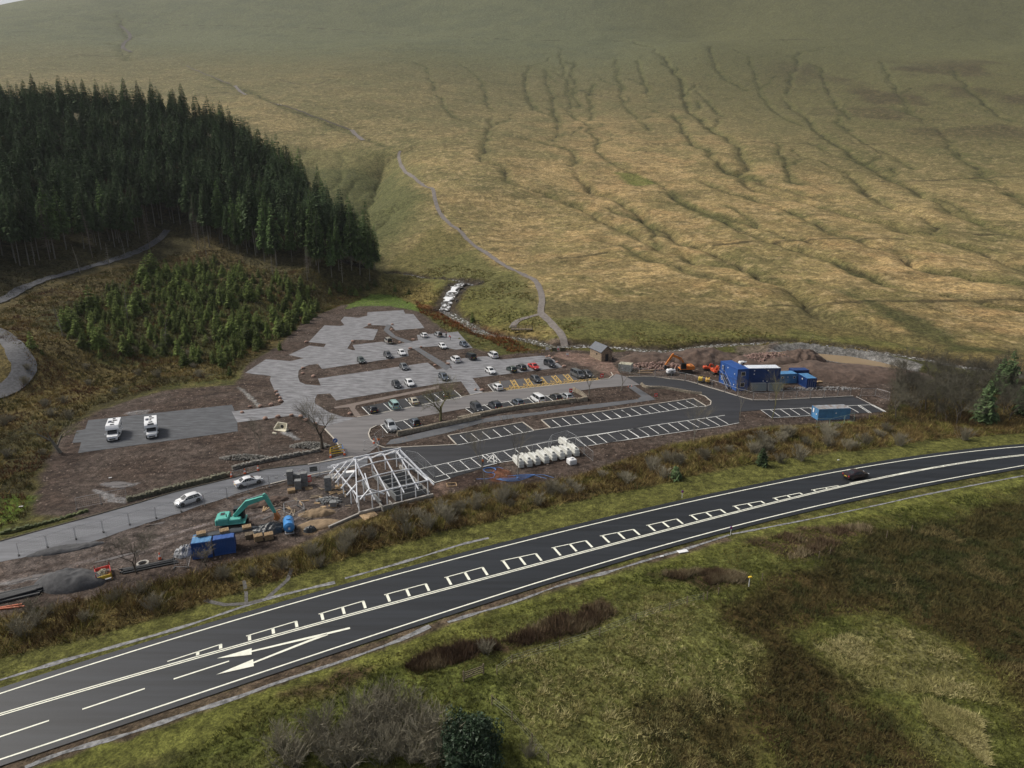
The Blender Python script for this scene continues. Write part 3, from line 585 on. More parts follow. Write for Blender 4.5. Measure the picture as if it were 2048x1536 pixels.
# car park bay lines
seg = []
def comb(top, bot, w_=.15): seg.extend([(FL([a])[0], FL([b_])[0], w_) for a, b_ in zip(top, bot)])
def ln(pts, w_=.15): seg.extend([(a, b_, w_) for a, b_ in S2(pts)])
ln(z6([(330,315),(1015,187)])); comb(z6([(250,232),(357,228),(455,212),(553,196),(650,178),(745,160),(835,143)]), z6([(330,315),(425,292),(525,273),(630,260),(725,240),(825,222),(918,207)]))
# upper right row B
Bb = [(1101.7,857)] + z3([(655-600+14,637),(136,625),(197,616),(262,608),(322,599),(383,591),(444,583),(503,574),(563,565),(622,557)])
Bt = z3([(14,596),(77,587),(136,578),(197,569),(257,561),(316,553),(375,545),(434,536),(492,528),(550,519)]); Bb2 = z3([(75,636),(136,625),(197,616),(262,608),(322,599),(383,591),(444,583),(503,574),(563,565),(622,557)])
comb(Bt, Bb2); ln([(1101.7,857)] + z3([(622,557),(682,555)]))
comb(z6([(1175,90),(1265,77),(1355,63),(1445,52),(1533,38),(1620,27),(1708,13),(1795,2)]), z6([(1257,152),(1347,140),(1435,127),(1525,112),(1615,100),(1702,87),(1790,73),(1877,60)]))
# lower row C right
ln(z3([(-100,750),(0,734),(400,668),(800,612)])); ln(z3([(0,795),(560,712),(770,684),(890,660)]), .12)
comb(z3([(45,727),(110,716),(178,704),(245,695),(308,684),(372,674),(437,665),(500,658),(560,648),(620,640),(680,630),(742,622)]), z3([(112,775),(183,762),(250,750),(313,740),(377,731),(442,722),(505,710),(570,702),(633,690),(700,681),(768,680),(820,668)]))
comb(z6([(1380,250),(1475,236),(1572,222),(1665,208),(1757,195),(1850,180),(1943,166)]), z6([(1480,325),(1570,307),(1665,292),(1760,277),(1857,262),(1950,246),(2040,232)]))
ln(z6([(1380,250),(2048,148)])); ln(z6([(1500,322),(2048,235)]), .12)
# lower row left
ln(z6([(0,528),(640,388),(1130,288),(1380,248)])); ln(z6([(120,605),(230,575),(560,508),(720,470),(820,455)]), .14); ln(z6([(230,575),(268,612),(130,650),(20,560)]), .14)
comb(z6([(130,500),(245,475),(350,450),(450,430),(550,408),(740,368),(840,348),(940,325),(1040,308)]), z6([(222,580),(332,552),(440,530),(545,508),(655,485),(835,445),(940,432),(1020,410),(1110,375)]))
comb(z6([(650,388),(550,402)]), z6([(722,470),(655,485)])); comb(z6([(590,400),(650,388),(600,470)]), z6([(690,470),(660,478),(655,395)]))
ln(z6([(590,440),(640,405),(690,440),(655,470),(595,440)]), .1)
# far right rows
ln(z3([(1030,578),(1380,562)])); ln(z3([(1560,552),(1735,545)])); ln(z3([(1030,578),(1100,628),(1380,612)]), .12)
comb(z3([(1090,577),(1154,573),(1216,570),(1280,566),(1340,563),(1580,552)]), z3([(1154,620),(1217,615),(1280,611),(1345,607),(1400,603),(1655,594)]))
for o_ in (0, 14): comb(z3([(1650 + o_, 549), (1735 + o_, 546)]), z3([(1722 + o_, 597), (1815 + o_, 588)]))
for k in range(6):
    comb(z3([(1650 + k * 12, 549 + k * 8), (1735 + k * 13, 546 + k * 7)]), z3([(1676 + k * 12, 549 + k * 8 + 6), (1762 + k * 12, 549 + k * 7 + 4)]), .12)
ln(z3([(1640,492),(1830,590)]), .12)
# rows beside the old access road
ln(z1([(1110,1072),(1895,918)])); comb(z1([(1040,1000),(1225,972),(1330,950),(1410,930),(1575,908),(1655,890),(1750,872),(1830,860)]), z1([(1110,1072),(1295,1035),(1385,1015),(1475,1000),(1648,968),(1730,950),(1815,935),(1895,918)]))
ln(z1([(1200,1155),(1440,1105)])); comb(z1([(1300,1135),(1395,1120),(1440,1105),(1200,1155)]), z1([(1385,1205),(1480,1190),(1575,1168),(1260,1225)]))
ln(z2([(560,840),(1480,700)])); comb(z2([(560,845),(715,810),(760,800),(920,780),(1088,750),(1160,745),(1250,735),(1340,720),(1430,705)]), z2([(640,898),(805,870),(850,855),(990,838),(1162,812),(1225,800),(1325,790),(1410,775),(1495,765)]))
strips('bay_line', seg, .15, M_white, tar, .098)
# disabled bays in yellow
seg = []
tp = z2([(850,612),(940,602),(975,598),(1060,590),(1095,587),(1180,577),(1210,574),(1290,565),(1325,560),(1390,553),(1430,549),(1490,541)])
bt = z2([(880,690),(985,673),(1020,668),(1105,655),(1140,650),(1225,640),(1262,636),(1345,625),(1380,620),(1450,612),(1480,608),(1560,598)])
for i in range(0, 12, 2):
    a0, a1, b0, b1 = FL([tp[i], tp[i + 1], bt[i], bt[i + 1]]); a0, a1, b0, b1 = map(lambda p: Vector(p), (a0, a1, b0, b1))
    if i: pass
# cross hatched strips lie between bays
for i in range(1, 11, 2):
    a0, a1, b0, b1 = [Vector(p) for p in FL([tp[i], tp[i + 1], bt[i], bt[i + 1]])]
    seg += [(a0, b0, .2), (a1, b1, .2)]
    for k in range(3):
        t0, t1 = k / 3, (k + 1) / 3; seg += [(a0.lerp(b0, t0), a1.lerp(b1, t1), .17), (a1.lerp(b1, t0), a0.lerp(b0, t1), .17)]
a0, b0 = [Vector(p) for p in FL([tp[0], bt[0]])]; seg.append((a0, b0, .12))
LB = FL(z2([(870,690),(1700,597)])); LB2 = [Vector(LB[0]), Vector(LB[1])]; up_ = (Vector(FL(z2([(1690,583)]))[0]) - LB2[1])
seg.append((LB2[0], LB2[1], .18)); seg.append((LB2[0] + up_, LB2[1] + up_, .18))
for k in range(26):
    p = LB2[0].lerp(LB2[1], k / 26); q = LB2[0].lerp(LB2[1], (k + 1) / 26)
    seg += [(p, q + up_, .13)] + ([(q, p + up_, .13)] if k % 2 else [])
# wheelchair symbols
def chair_sym(px, py):
    c = Vector(flat(px, py)); ax = Vector((.9, -.44)).normalized(); ay = Vector((.44, .9)).normalized(); ax = (LB2[1] - LB2[0]).normalized(); ay = Vector((-ax.y, ax.x)); s_ = 1.0
    W_ = lambda u, v: c + ax * u * s_ + ay * v * s_
    pts = [W_(.42 * math.cos(a), -.25 + .42 * math.sin(a)) for a in [R(100 + 26 * k) for k in range(11)]]
    out = [(p, q, .13) for p, q in zip(pts[:-1], pts[1:])]
    out += [(W_(-.05, .75), W_(-.05, .02), .14), (W_(-.05, .02), W_(.40, .02), .13), (W_(.40, .02), W_(.62, -.55), .13), (W_(.62, -.55), W_(.8, -.5), .13), (W_(-.05, .42), W_(.32, .42), .11), (W_(-.12, .92), W_(.06, .92), .18)]
    return out
for p in z2([(945,655),(1065,640),(1297,612),(1410,600)]): seg += chair_sym(*p)
strips('disabled_bay_marking', seg, .12, M_yell, tar, .118)
ln_ = []
seg = []; ln(z2([(750,640),(800,700),(870,695),(1700,598)]), .12); ln(z2([(750,640),(850,612)]), .12); strips('bay_line', seg, .12, M_white, tar, .102)
# kerbs
def kerb(pts, wd=.22, h=.12, parent=tar, m=M_kerb):
    P_ = resample(FL(pts), 2.0) if len(pts) > 2 else FL(pts); b_ = MB()
    for a, c in zip(P_[:-1], P_[1:]):
        b_.beam((a[0], a[1], h / 2 + .04), (c[0], c[1], h / 2 + .04), wd, h)
    return b_.build('kerb', m, parent)
def kerbl(pts, **k):
    for a, c in zip(pts[:-1], pts[1:]): kerb([a, c], **k)
kerb([(753,852),(741,858),(737,868),(740,878),(748,886),(757,892),(770,896),(796,895.5),(914,890)])
kerbl([(914,891),(896,872),(1045.5,845),(1068,861.5),(1101,856.5)] ); kerbl([(1101,856.5),(1082.6,840.4),(1387.5,797.5)])
kerb([(1412.5,813),(1421,810),(1422,803),(1410,793),(1387,785.5),(1360,780),(1337,776.5),(1310,775),(1281,770)])
kerb([(1198,760.5),(1218,757),(1226,751),(1222,745)])
kerbl([(714,835.5),(740,831),(923,794.3),(963,786.5),(988,784)]); kerb([(1387.5,797.5),(1412.5,813)])
kerb([(648,857),(671,882),(679,896)]); kerb([(1253,754),(1303,753.5),(1341,758.5),(1375,762.5),(1419,775.5),(1450,784.5),(1475,792.5),(1506,800.5),(1537,801),(1569,799.5),(1706,792.5)])
kerb([(541,969),(600,955),(660,943),(710,932)]); kerb([(616,930),(660,922),(707,914)]); kerb([(0,1083),(125,1049),(281,1005),(347,985),(469,955),(531,939),(616,929)], wd=.16, m=mat('mossy_edge', (.10,.085,.06), .9))
# stone drains beside the main road
ribbon('drainage_strip', FL(zA([(0,921),(250,845),(500,775),(750,702),(950,635),(1090,590),(1340,530)])), .55, .03, M_stone_strip, .6, wv=.8)
ribbon('drainage_strip', FL(zA([(1380,514),(1550,467),(1700,423),(1850,377),(1955,352)])), .45, .03, M_stone_strip, .6, wv=.8)
ribbon('drainage_strip', FL(zA([(100,1272),(250,1212),(500,1140),(750,1055),(950,990),(1100,935),(1300,868),(1450,816),(1600,760),(1720,705)])), .5, .035, M_stone_strip, .6, wv=.8)
ribbon('drainage_strip', FL(zA([(1790,690),(1900,655),(2048,612)]) + zB([(200,640),(380,590),(560,535),(700,495),(870,440)])), .5, .035, M_stone_strip, .6, wv=.8)
ribbon('drainage_strip', FL(zB([(880,437),(1100,395),(1300,355),(1480,317),(1600,290),(1800,250),(2048,203)])), .35, .035, M_stone_strip, .6, wv=.8)
ribbon('footpath', FL(zA([(1060,600),(1100,565),(1150,520),(1165,470)])), .6, .03, mat('loose_stone', (.10,.095,.088), .95, var=.4, vs=3), 1.5, wv=.3)
ribbon('footpath', FL(zA([(985,612),(985,575),(975,520)])), .4, .03, MATS['loose_stone'], 1.5, wv=.3)
ribbon('footpath', FL(zA([(1050,600),(990,615),(900,620),(820,600)])), .6, .04, MATS['loose_stone'], 1.5, wv=.3)
# hill paths
ribbon('hill_path', AT([(800,299),(797,305),(805,325),(825,350),(850,372),(865,378),(870,400),(880,425),(900,448),(918,460),(940,485),(975,508),(1010,530),(1040,548),(1068,562),(1080,580),(1084,600),(1082,625),(1098,640),(1120,667),(1132,690)]), 2.5, .22, M_dirt, 2, wv=.15)
ribbon('hill_path', AT([(1082,627),(1065,631),(1045,636),(1030,645),(1025,655)]), 2.4, .2, M_dirt, 2, wv=.15)
ribbon('hill_path', AT([(703,259),(712,268),(726,281)]), 4.5, .5, M_dirt, 4, wv=.3)
ribbon('hill_path', AT([(373,131),(390,140),(440,160),(460,167)]), 2, .6, MATS['peat_'] if 'peat_' in MATS else mat('peat_', (.10,.085,.065), .95), 6, wv=.4); ribbon('hill_path', AT([(470,171),(480,182),(492,191)]), 4, .6, M_dirt, 4, wv=.3)
ribbon('hill_path', AT([(240,50),(258,66),(258,78),(245,92),(262,105)]), 6, .8, mat('peat', (.07,.058,.045), .95), 8, wv=.5)
ribbon('hill_path', AT([(540,205),(580,216),(620,230),(665,246),(703,259)]), 2.0, .4, MATS['peat'], 5, wv=.5)
ribbon('forest_track', AT([(-120,650),(0,603),(60,575),(130,548),(200,528),(250,512),(290,495),(318,478),(335,462)]), 3.2, .25, mat('track_stone', (.10,.10,.105), .95, var=.3, vs=1.5), 2, wv=.15)
ribbon('forest_track', AT([(-60,650),(0,665),(35,700),(48,735),(20,775),(-60,800)]), 4.8, .25, MATS['track_stone'], 2, wv=.3)
# water
M_pond = mat('muddy_water', (.27,.195,.115), .25, var=.05, vs=.2)
sheet('pond', [FL([(1548,702),(1563,699),(1620,701),(1700,708),(1760,719),(1800,729),(1826,739),(1800,741),(1740,735),(1680,727),(1610,715),(1560,706)])], 0, M_pond, water=-.72)
M_strm = mat('stream_water', (.075,.065,.052), .18, col2=(.60,.61,.62), vs=.95)
cr = M_strm.node_tree.nodes['Color Ramp'].color_ramp; cr.elements[0].position = .40; cr.elements[0].color = (.55,.56,.57,1); cr.elements[1].position = .47; cr.elements[1].color = (.075,.065,.052,1)
ribbon('stream', STREAM_A, 3.6, 0, M_strm, 1.5, drop=.35, wv=.2)
ribbon('stream', STREAM_B, 4.4, 0, M_strm, 1.5, drop=.45, wv=.25)
ribbon('stream', FALLS, 4.2, 0, M_strm, 1.2, drop=.40, wv=.3)
M_fall = mat('white_water', (.74,.75,.76), .5, col2=(.05,.045,.04), vs=.9, bump=.4, bs=2)
cr = M_fall.node_tree.nodes['Color Ramp'].color_ramp; cr.elements[0].position = .50; cr.elements[1].position = .57
ribbon('waterfall', FALLS, 3.6, 0, M_fall, .7, drop=.75, wv=.9)
for pts, w_ in (([(911,570),(908,575),(904,583)],3.0),([(898,592),(896,597),(893,602)],2.6)): ribbon('waterfall', AT(pts), w_, 0, mat('falling_water', (.80,.81,.82), .5, var=.15, vs=2), .7, drop=.95, wv=.6)

M_pud = mat('puddle_water', (.10,.085,.075), .08)
for i, pts in enumerate((z4([(640,604),(700,596),(790,594),(870,600),(790,607),(700,612)]), z4([(720,622),(780,612),(840,612),(800,628),(745,630)]), z4([(60,1225),(180,1198),(320,1168),(330,1174),(190,1208),(80,1235)]), z4([(600,1100),(760,1062),(900,1025),(905,1032),(770,1072),(610,1108)]), z4([(820,152),(880,140),(940,138),(900,152),(840,162)]), z4([(0,1275),(60,1262),(70,1270),(0,1284)]), z4([(900,880),(1000,850),(1060,840),(1050,852),(960,872)]), z4([(1500,700),(1600,680),(1610,686),(1520,708)]), z5([(560,700),(640,670),(650,678),(570,710)]))):
    P_ = resample(FL(pts) + [FL(pts)[0]], .8)[:-1]; b_ = MB(); b_.poly([(x + .25 * math.sin(7 * x + i), y + .2 * math.cos(9 * y), .045) for x, y in P_]); o = b_.build('puddle', M_pud); o['kind'] = 'structure'
# ================================================================ vegetation
M_bark = mat('bark', (.075,.062,.048), .95, var=.3, vs=3); M_barkp = mat('pale_bark', (.20,.185,.155), .95, var=.3, vs=4)
M_twig = mat('winter_twigs', (.135,.120,.092), .95, rand=.25); M_twigm = mat('mossy_twigs', (.150,.140,.070), .95, rand=.15)
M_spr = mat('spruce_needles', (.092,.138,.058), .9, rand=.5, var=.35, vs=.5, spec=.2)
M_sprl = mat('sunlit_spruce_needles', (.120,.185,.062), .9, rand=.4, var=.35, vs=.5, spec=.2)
M_sap = mat('young_spruce_needles', (.130,.172,.042), .9, rand=.45, var=.35, vs=1.2, spec=.2)
M_larch = mat('bare_larch_branches', (.20,.165,.135), .95)
M_dead = mat('dead_wood', (.26,.235,.19), .95, rand=.25)
M_blade = mat('grass_blades', (.2,.2,.1), .95, attr='Col', spec=.1, rand=0)
def conifer(seed, H=24., rad_=3.2, base=.32, whorls=30, nb=9, bare=False):
    """returns (V,F) of the crown as many drooping ragged sprays of triangles"""
    r = np.random.default_rng(seed); V = []; 
    for i in range(whorls):
        t = (i + r.random() * .7) / whorls; z = H * (base + (1 - base) * t); Rr = rad_ * ((1 - t) ** .75) * (1 - .35 * max(0, .18 - t) / .18) + .12
        n = max(4, int(nb * (1 - t * .45)))
        for k in range(n):
            az = 2 * math.pi * (k + r.random() * .9) / n + i * 1.1; Ln = Rr * r.uniform(.62, 1.15); c, s_ = math.cos(az), math.sin(az)
            dr = -.34 * Ln * (1 - t) + .12 * Ln * t * 2; w0 = Ln * .17 + .10
            if bare: w0 = .05
            P0 = np.array((0, 0, z)); P1 = np.array((c * Ln * .55, s_ * Ln * .55, z + dr * .3)); P2 = np.array((c * Ln, s_ * Ln, z + dr)); sd = np.array((-s_, c, 0))
            j = r.uniform(-.12, .12, 3) * Ln
            if bare:
                V += [P0 + sd * w0, P0 - sd * w0, P2 + j, P0 + (0, 0, .05), P0 - (0, 0, .06), P2 + j]
                for q in range(4):
                    u = r.uniform(.3, 1); B = P0 * (1 - u) + P2 * u; T = B + sd * r.choice((-1, 1)) * Ln * .3 + np.array((c, s_, -.2)) * Ln * .15; V += [B, B + (0, 0, .05), T]
                continue
            V += [P0 + sd * w0 * .5, P0 - sd * w0 * .5, P1 + sd * w0 * 1.5 + j * .4 + (0, 0, -.12), P0 - sd * w0 * .5, P1 - sd * w0 * 1.5 + j * .4 + (0, 0, -.12), P1 + sd * w0 * 1.5 + j * .4 + (0, 0, -.12)]
            V += [P1 + sd * w0 * 1.2, P1 - sd * w0 * 1.2, P2 + j]
            for q in range(8):
                u = r.uniform(.2, 1.0); B = P0 * (1 - u) + P2 * u + (0, 0, -.05); sg = r.choice((-1, 1)); l2 = Ln * r.uniform(.18, .36) + .10
                T = B + sd * sg * l2 + np.array((c, s_, 0)) * l2 * .5 + np.array((0, 0, -l2 * r.uniform(.5, 1.5))); V += [B + np.array((c, s_, 0)) * l2 * .28, B - np.array((c, s_, 0)) * l2 * .28, T]
    V += [np.array((.10, 0, H * .97)), np.array((-.08, .08, H * .97)), np.array((0, 0, H * 1.04))]
    V = np.array(V); return V, np.arange(len(V)).reshape(-1, 3)
def trunk_mb(H, r0, lean=0, n=6, rt=.04, seed=0, stubs=0):
    b_ = MB(); r = random.Random(seed); pts = [(lean * (k / 5) ** 1.5 * H + r.uniform(-.1, .1) * (k > 0), r.uniform(-.1, .1) * (k > 0), H * k / 5 - (.3 if k == 0 else 0)) for k in range(6)]
    for k in range(5): b_.cyl(pts[k], pts[k + 1], lin(r0, rt, k / 5), lin(r0, rt, (k + 1) / 5), n, cap=False)
    for k in range(stubs):
        z = r.uniform(.12, .95) * H; a = r.uniform(0, 6.28); l = r.uniform(.4, 1.6) * (1.1 - z / H) + .3; b_.cyl((lean * (z / H) ** 1.5 * H, 0, z), (lean * (z / H) ** 1.5 * H + l * math.cos(a), l * math.sin(a), z + r.uniform(-.5, .2)), .035, .012, 3, cap=False)
    return b_
def mesh_only(V, F, name, m):
    o = raw_mesh(name, V, F, m); return o
def conifer_thing(nm, seed, H, rad_, base, wh, nb, m, label, group, loc, cat='conifer', r0=.24, stubs=0, bare=False):
    t_ = thing(nm, loc, label, cat, group)
    tr = trunk_mb(H * .96, r0, 0, 6, .03, seed, stubs).build('trunk', M_barkp if stubs else M_bark, t_)
    V, F = conifer(seed, H, rad_, base, wh, nb, bare); cr = raw_mesh('crown', V, F, m, parent=t_)
    return t_
FOREST = AT([(-160,560),(0,548),(150,530),(260,505),(350,470),(420,500),(500,515),(560,535),(640,548),(752,562)])
FORESTP = FOREST + [(x, y) for x, y in AT([(735,470),(690,400)])]
def in_poly(x, y, P_): return sd_poly(np.array([x]), np.array([y]), P_)[0]
r = random.Random(11)
# edge of the wood in world metres, back edge behind the skyline of the crowns
backw = [(at(735,545).x, 330), (at(700,470).x - 6, 370), (at(560,385).x - 2, 400), (-118, 440), (-175, 450), (-245, 455), (-330, 455), (-420, 440)]
front = [tuple(at(*p)[:2]) for p in [(-420,560),(-160,545),(0,535),(150,520),(262,495),(330,455),(355,470),(420,500),(500,515),(560,535),(640,548),(752,562)]]
WOOD = front + backw
clear = AT([(318,520),(340,480),(350,455),(330,440),(300,470)])
track = AT([(-120,650),(0,603),(60,575),(130,548),(200,528),(250,512),(290,495),(318,478),(335,462)])
cand = []
a = np.array(WOOD); tries = 0
while len(cand) < 1500 and tries < 60000:
    tries += 1; x = r.uniform(a[:, 0].min(), a[:, 0].max()); y = r.uniform(a[:, 1].min(), a[:, 1].max()); d = in_poly(x, y, WOOD)
    if d > -.3 or False: continue
    if d_line(np.array([x]), np.array([y]), track)[0] < 5: continue
    if any((x - q[0]) ** 2 + (y - q[1]) ** 2 < (8.5 if d > -22 else 11) for q in cand[-900:]): continue
    cand.append((x, y, d))
cand.sort(key=lambda q: -q[2] + q[1] * .05)
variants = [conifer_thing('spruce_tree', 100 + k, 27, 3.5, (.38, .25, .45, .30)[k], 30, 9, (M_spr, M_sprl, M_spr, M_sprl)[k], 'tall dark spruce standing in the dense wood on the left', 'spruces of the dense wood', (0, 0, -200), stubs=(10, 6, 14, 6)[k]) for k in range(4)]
used = set(); side_ = lambda x, y: x / y
rest = []
Zc = fin_z(np.array([q[0] for q in cand]), np.array([q[1] for q in cand]))
for i, (x, y, d) in enumerate(cand):
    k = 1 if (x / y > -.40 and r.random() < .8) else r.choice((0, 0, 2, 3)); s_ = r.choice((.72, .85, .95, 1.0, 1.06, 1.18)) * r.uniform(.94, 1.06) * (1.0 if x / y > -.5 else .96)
    if y > 400: s_ *= .93
    if i < 285:
        v = variants[k]; loc = (x, y, Zc[i] - .3); sc = (s_ * r.uniform(.85, 1.15), s_ * r.uniform(.85, 1.15), s_); rz = r.uniform(0, 6.28)
        if k not in used: v.location = loc; v.scale = sc; v.rotation_euler = (r.uniform(-.03, .03), r.uniform(-.03, .03), rz); used.add(k)
        else:
            c_ = dup(v, loc, rz, sc); c_.rotation_euler = (r.uniform(-.035, .035), r.uniform(-.035, .035), rz)
    else: rest.append((x, y, Zc[i], s_, r.uniform(0, 6.28)))
# the rest of the wood as one mass
Vs, Fs, n0 = [], [], 0
lib = [conifer(200 + k, 27, 3.6, .42, 22, 8) for k in range(5)]
for i, (x, y, z, s_, rz) in enumerate(rest):
    V, F = lib[i % 5]; c, s2 = math.cos(rz), math.sin(rz); q = V * s_; q = np.column_stack([q[:, 0] * c - q[:, 1] * s2 + x, q[:, 0] * s2 + q[:, 1] * c + y, q[:, 2] + z]); Vs.append(q); Fs.append(F + n0); n0 += len(V)
wood = raw_mesh('far_wood', np.concatenate(Vs), np.concatenate(Fs), mat('wood_mass_needles', (.084,.128,.056), .9, var=.5, vs=.12, spec=.2)); tag(wood, 'dark mass of spruces filling the back of the wood on the left', 'wood', kind='stuff')
# bare larches and dead snags among and before them
def snag(nm, seed, H, label, loc, m, rad_=1.6, bare=True, lean=0, wh=16, base=.25, group=None, cat='dead tree'):
    t_ = thing(nm, loc, label, cat, group); trunk_mb(H, .16, lean, 6, .03, seed, 10).build('trunk', m, t_)
    if wh: V, F = conifer(seed, H, rad_, base, wh, 6, True); V = V.copy(); V[:, 0] += lean * (np.clip(V[:, 2] / H, 0, 1)) ** 1.5 * H; raw_mesh('branches', V, F, m, parent=t_)
    return t_
def GP(px, py): return G(px, py)
def dz(px, py, lo=0): p = GP(px, py); return (p.x, p.y, p.z - .2 + lo)
snag('bare_larch', 301, 25, 'pinkish bare larch rising out of the dark spruces below the skyline of the wood', dz(395,500), M_larch, 3.4, wh=30)
snag('bare_larch', 302, 22, 'pinkish bare larch with thick twigs at the far left of the wood', dz(100,520), M_larch, 3.6, wh=30)
snag('bare_larch', 303, 20, 'thin pale larch between the two left groups of spruces, leaning left', dz(185,515), M_larch, 2.6, wh=24, lean=-.06)
snag('bare_larch', 304, 19, 'broad pale larch skeleton where the track enters the wood', dz(300,500), M_larch, 3.2, wh=26)
snag('bare_larch', 305, 12, 'small pink larch at the right-hand front of the wood', dz(617,545), M_larch, 2.2, wh=24)
for i, (px, py, H, ln_a, lb) in enumerate([(413,513,13,.0,'ragged white snag standing just right of the forest track'),(218,530,9,0,'short pale snag beside the bend of the forest track'),(480,552,7,0,'broken orange-stained snag stump above the plantation'),(400,500,12,-.05,'leaning grey snag behind the ragged white one'),(255,640,10,.06,'forked white dead tree rising out of the young plantation'),(615,560,13,0,'white dead trunk with short boughs in front of the right-hand spruces'),(125,670,9,-.12,'thin grey dead tree left of the young plantation'),(330,690,8,.2,'fallen-over pale dead tree lying on the plantation'),(250,512,11,-.1,'grey leaning dead trunk under the big spruces by the track'),(545,548,8,0,'thin pale dead pole at the edge of the spruce stand'),(685,562,12,0,'pale dead trunk near the right-hand end of the wood'),(160,545,11,-.14,'leaning grey trunk left of the forest track under the spruces'),(70,530,12,.05,'grey dead trunk at the shaded left edge of the wood')]):
    snag('dead_tree', 320 + i, H, lb, dz(px, py), M_dead, 1.1 if H > 7 else .5, lean=ln_a, wh=10 if H > 7 else 3)
# young plantation
PLANT = AT([(110,660),(190,590),(300,545),(420,520),(560,555),(630,575),(640,625),(600,660),(540,690),(470,740),(380,735),(250,735),(150,705)])
sap = [conifer_thing('young_spruce', 400 + k, 6, 1.75, .02, 15, 8, M_sap, 'bushy young spruce in the plantation on the slope above the gravel bays', 'young spruces of the plantation', (0, 0, -200), cat='young conifer', r0=.09) for k in range(4)]
a = np.array(PLANT); pts = []; tries = 0
while len(pts) < 292 and tries < 30000:
    tries += 1; x = r.uniform(a[:, 0].min(), a[:, 0].max()); y = r.uniform(a[:, 1].min(), a[:, 1].max())
    if in_poly(x, y, PLANT) > -.5 or fbm(x, y, 14, 130, 2) < .34: continue
    if any((x - q[0]) ** 2 + (y - q[1]) ** 2 < 3.6 for q in pts): continue
    pts.append((x, y))
extra = [tuple(at(*p)[:2]) for p in [(668,575),(680,582),(695,578),(706,584),(722,580),(735,577),(700,590),(712,592),(660,590),(750,570),(790,582),(818,588),(945,640),(62,690),(84,706),(560,700),(460,752),(540,680)]]
pts = pts[:280] + extra; Zc = fin_z(np.array([q[0] for q in pts]), np.array([q[1] for q in pts])); used = set()
for i, (x, y) in enumerate(pts):
    k = i % 4; s_ = r.uniform(.6, 1.15) if i < 280 else r.uniform(.3, .75); s_ = s_ * (r.choice((.6, 1, 1, 1.15)) if i < 280 else 1) * (.6 + .7 * float(fbm(x, y, 20, 131, 2))); sc = (s_ * r.uniform(.9, 1.3), s_ * r.uniform(.9, 1.3), s_ * r.uniform(.8, 1.15)); loc = (x, y, Zc[i] - .1)
    if k not in used: sap[k].location = loc; sap[k].scale = sc; used.add(k); o = sap[k]
    else: o = dup(sap[k], loc, r.uniform(0, 6.28), sc)
    if i == 290: tag(o, 'small lone conifer on the straw-coloured bank left of the waterfall')
Vs, Fs, n0 = [], [], 0; lib = [conifer(440 + k, 6, 1.9, .02, 10, 7) for k in range(3)]; cnt = 0; a = np.array(PLANT); more = []
while len(more) < 520:
    x = r.uniform(a[:, 0].min(), a[:, 0].max()); y = r.uniform(a[:, 1].min(), a[:, 1].max())
    if in_poly(x, y, PLANT) < -.3 and fbm(x, y, 14, 130, 2) > .30: more.append((x, y))
mz = fin_z(np.array([q[0] for q in more]), np.array([q[1] for q in more]))
for i, (x, y) in enumerate(more):
    V, F = lib[i % 3]; s_ = r.uniform(.25, .62); c = r.uniform(0, 6.28); q = V * s_; q = np.column_stack([q[:, 0] * math.cos(c) - q[:, 1] * math.sin(c) + x, q[:, 0] * math.sin(c) + q[:, 1] * math.cos(c) + y, q[:, 2] + mz[i] - .1]); Vs.append(q); Fs.append(F + n0); n0 += len(V)
tag(raw_mesh('plantation_undergrowth', np.concatenate(Vs), np.concatenate(Fs), mat('small_spruce_needles', (.125,.155,.040), .9, var=.45, vs=.25, spec=.2)), 'dense low growth of small young spruces filling the gaps of the plantation', 'young conifers', kind='stuff')
# ---- leafless broadleaf trees
def bare_tree(seed, H, spread=.5, depth=5, r0=.2, clear_=.3, m1=M_bark, m2=M_twig, lean=(0, 0), nsplit=3):
    r_ = random.Random(seed); T, W = MB(), MB()
    def grow(p, d, L_, rr, lev):
        d = (d + Vector((r_.uniform(-.16, .16), r_.uniform(-.16, .16), r_.uniform(-.08, .10)))).normalized(); q = p + d * L_
        (T if lev < 2 else W).cyl(p, q, rr, rr * .68, 5 if lev < 2 else 3, cap=False)
        if lev >= depth: return
        n = nsplit + (1 if lev in (2, 3) else 0)
        for k in range(n):
            a_ = r_.uniform(0, 6.28); s_ = spread * r_.uniform(.6, 1.7); u = d.orthogonal().normalized(); v = d.cross(u)
            nd = (d + (u * math.cos(a_) + v * math.sin(a_)) * s_ + Vector((0, 0, .10))).normalized(); st = p.lerp(q, r_.uniform(.45, 1.0)) if k else q
            grow(st, nd, L_ * r_.uniform(.55, .92), max(rr * .50, .010), lev + 1)
    grow(Vector((0, 0, -.2)), Vector((lean[0], lean[1], 1)), H * clear_, r0, 0)
    k_ = H / max(v[2] for v in W.v)
    for M_ in (T, W): M_.v = [(a * k_, b_ * k_, c * k_) for a, b_, c in M_.v]
    return T, W
def tree_thing(nm, seed, H, label, loc, group=None, cat='tree', m1=M_bark, m2=M_twig, **k):
    t_ = thing(nm, loc, label, cat, group); T, W = bare_tree(seed, H, m1=m1, m2=m2, **k); T.build('trunk', m1, t_); W.build('crown', m2, t_); return t_
tree_thing('bare_tree', 501, 12, 'mossy spreading leafless tree behind the grey car bays, over the access road', dz(881,841), m1=M_twigm, m2=M_twigm, r0=.34, clear_=.26, depth=6, spread=.62)
tree_thing('ivy_tree', 502, 11.4, 'dark ivy-wrapped tree beside the road junction by the yellow barrier', dz(645,897), m1=M_bark, m2=M_twig, r0=.36, clear_=.34, depth=6, spread=.42)
tree_thing('bare_tree', 503, 11.6, 'slim leafless tree with orange-brown trunk left of the white tanks', dz(970,967), m1=M_barkp, r0=.13, clear_=.44, depth=5, spread=.38)
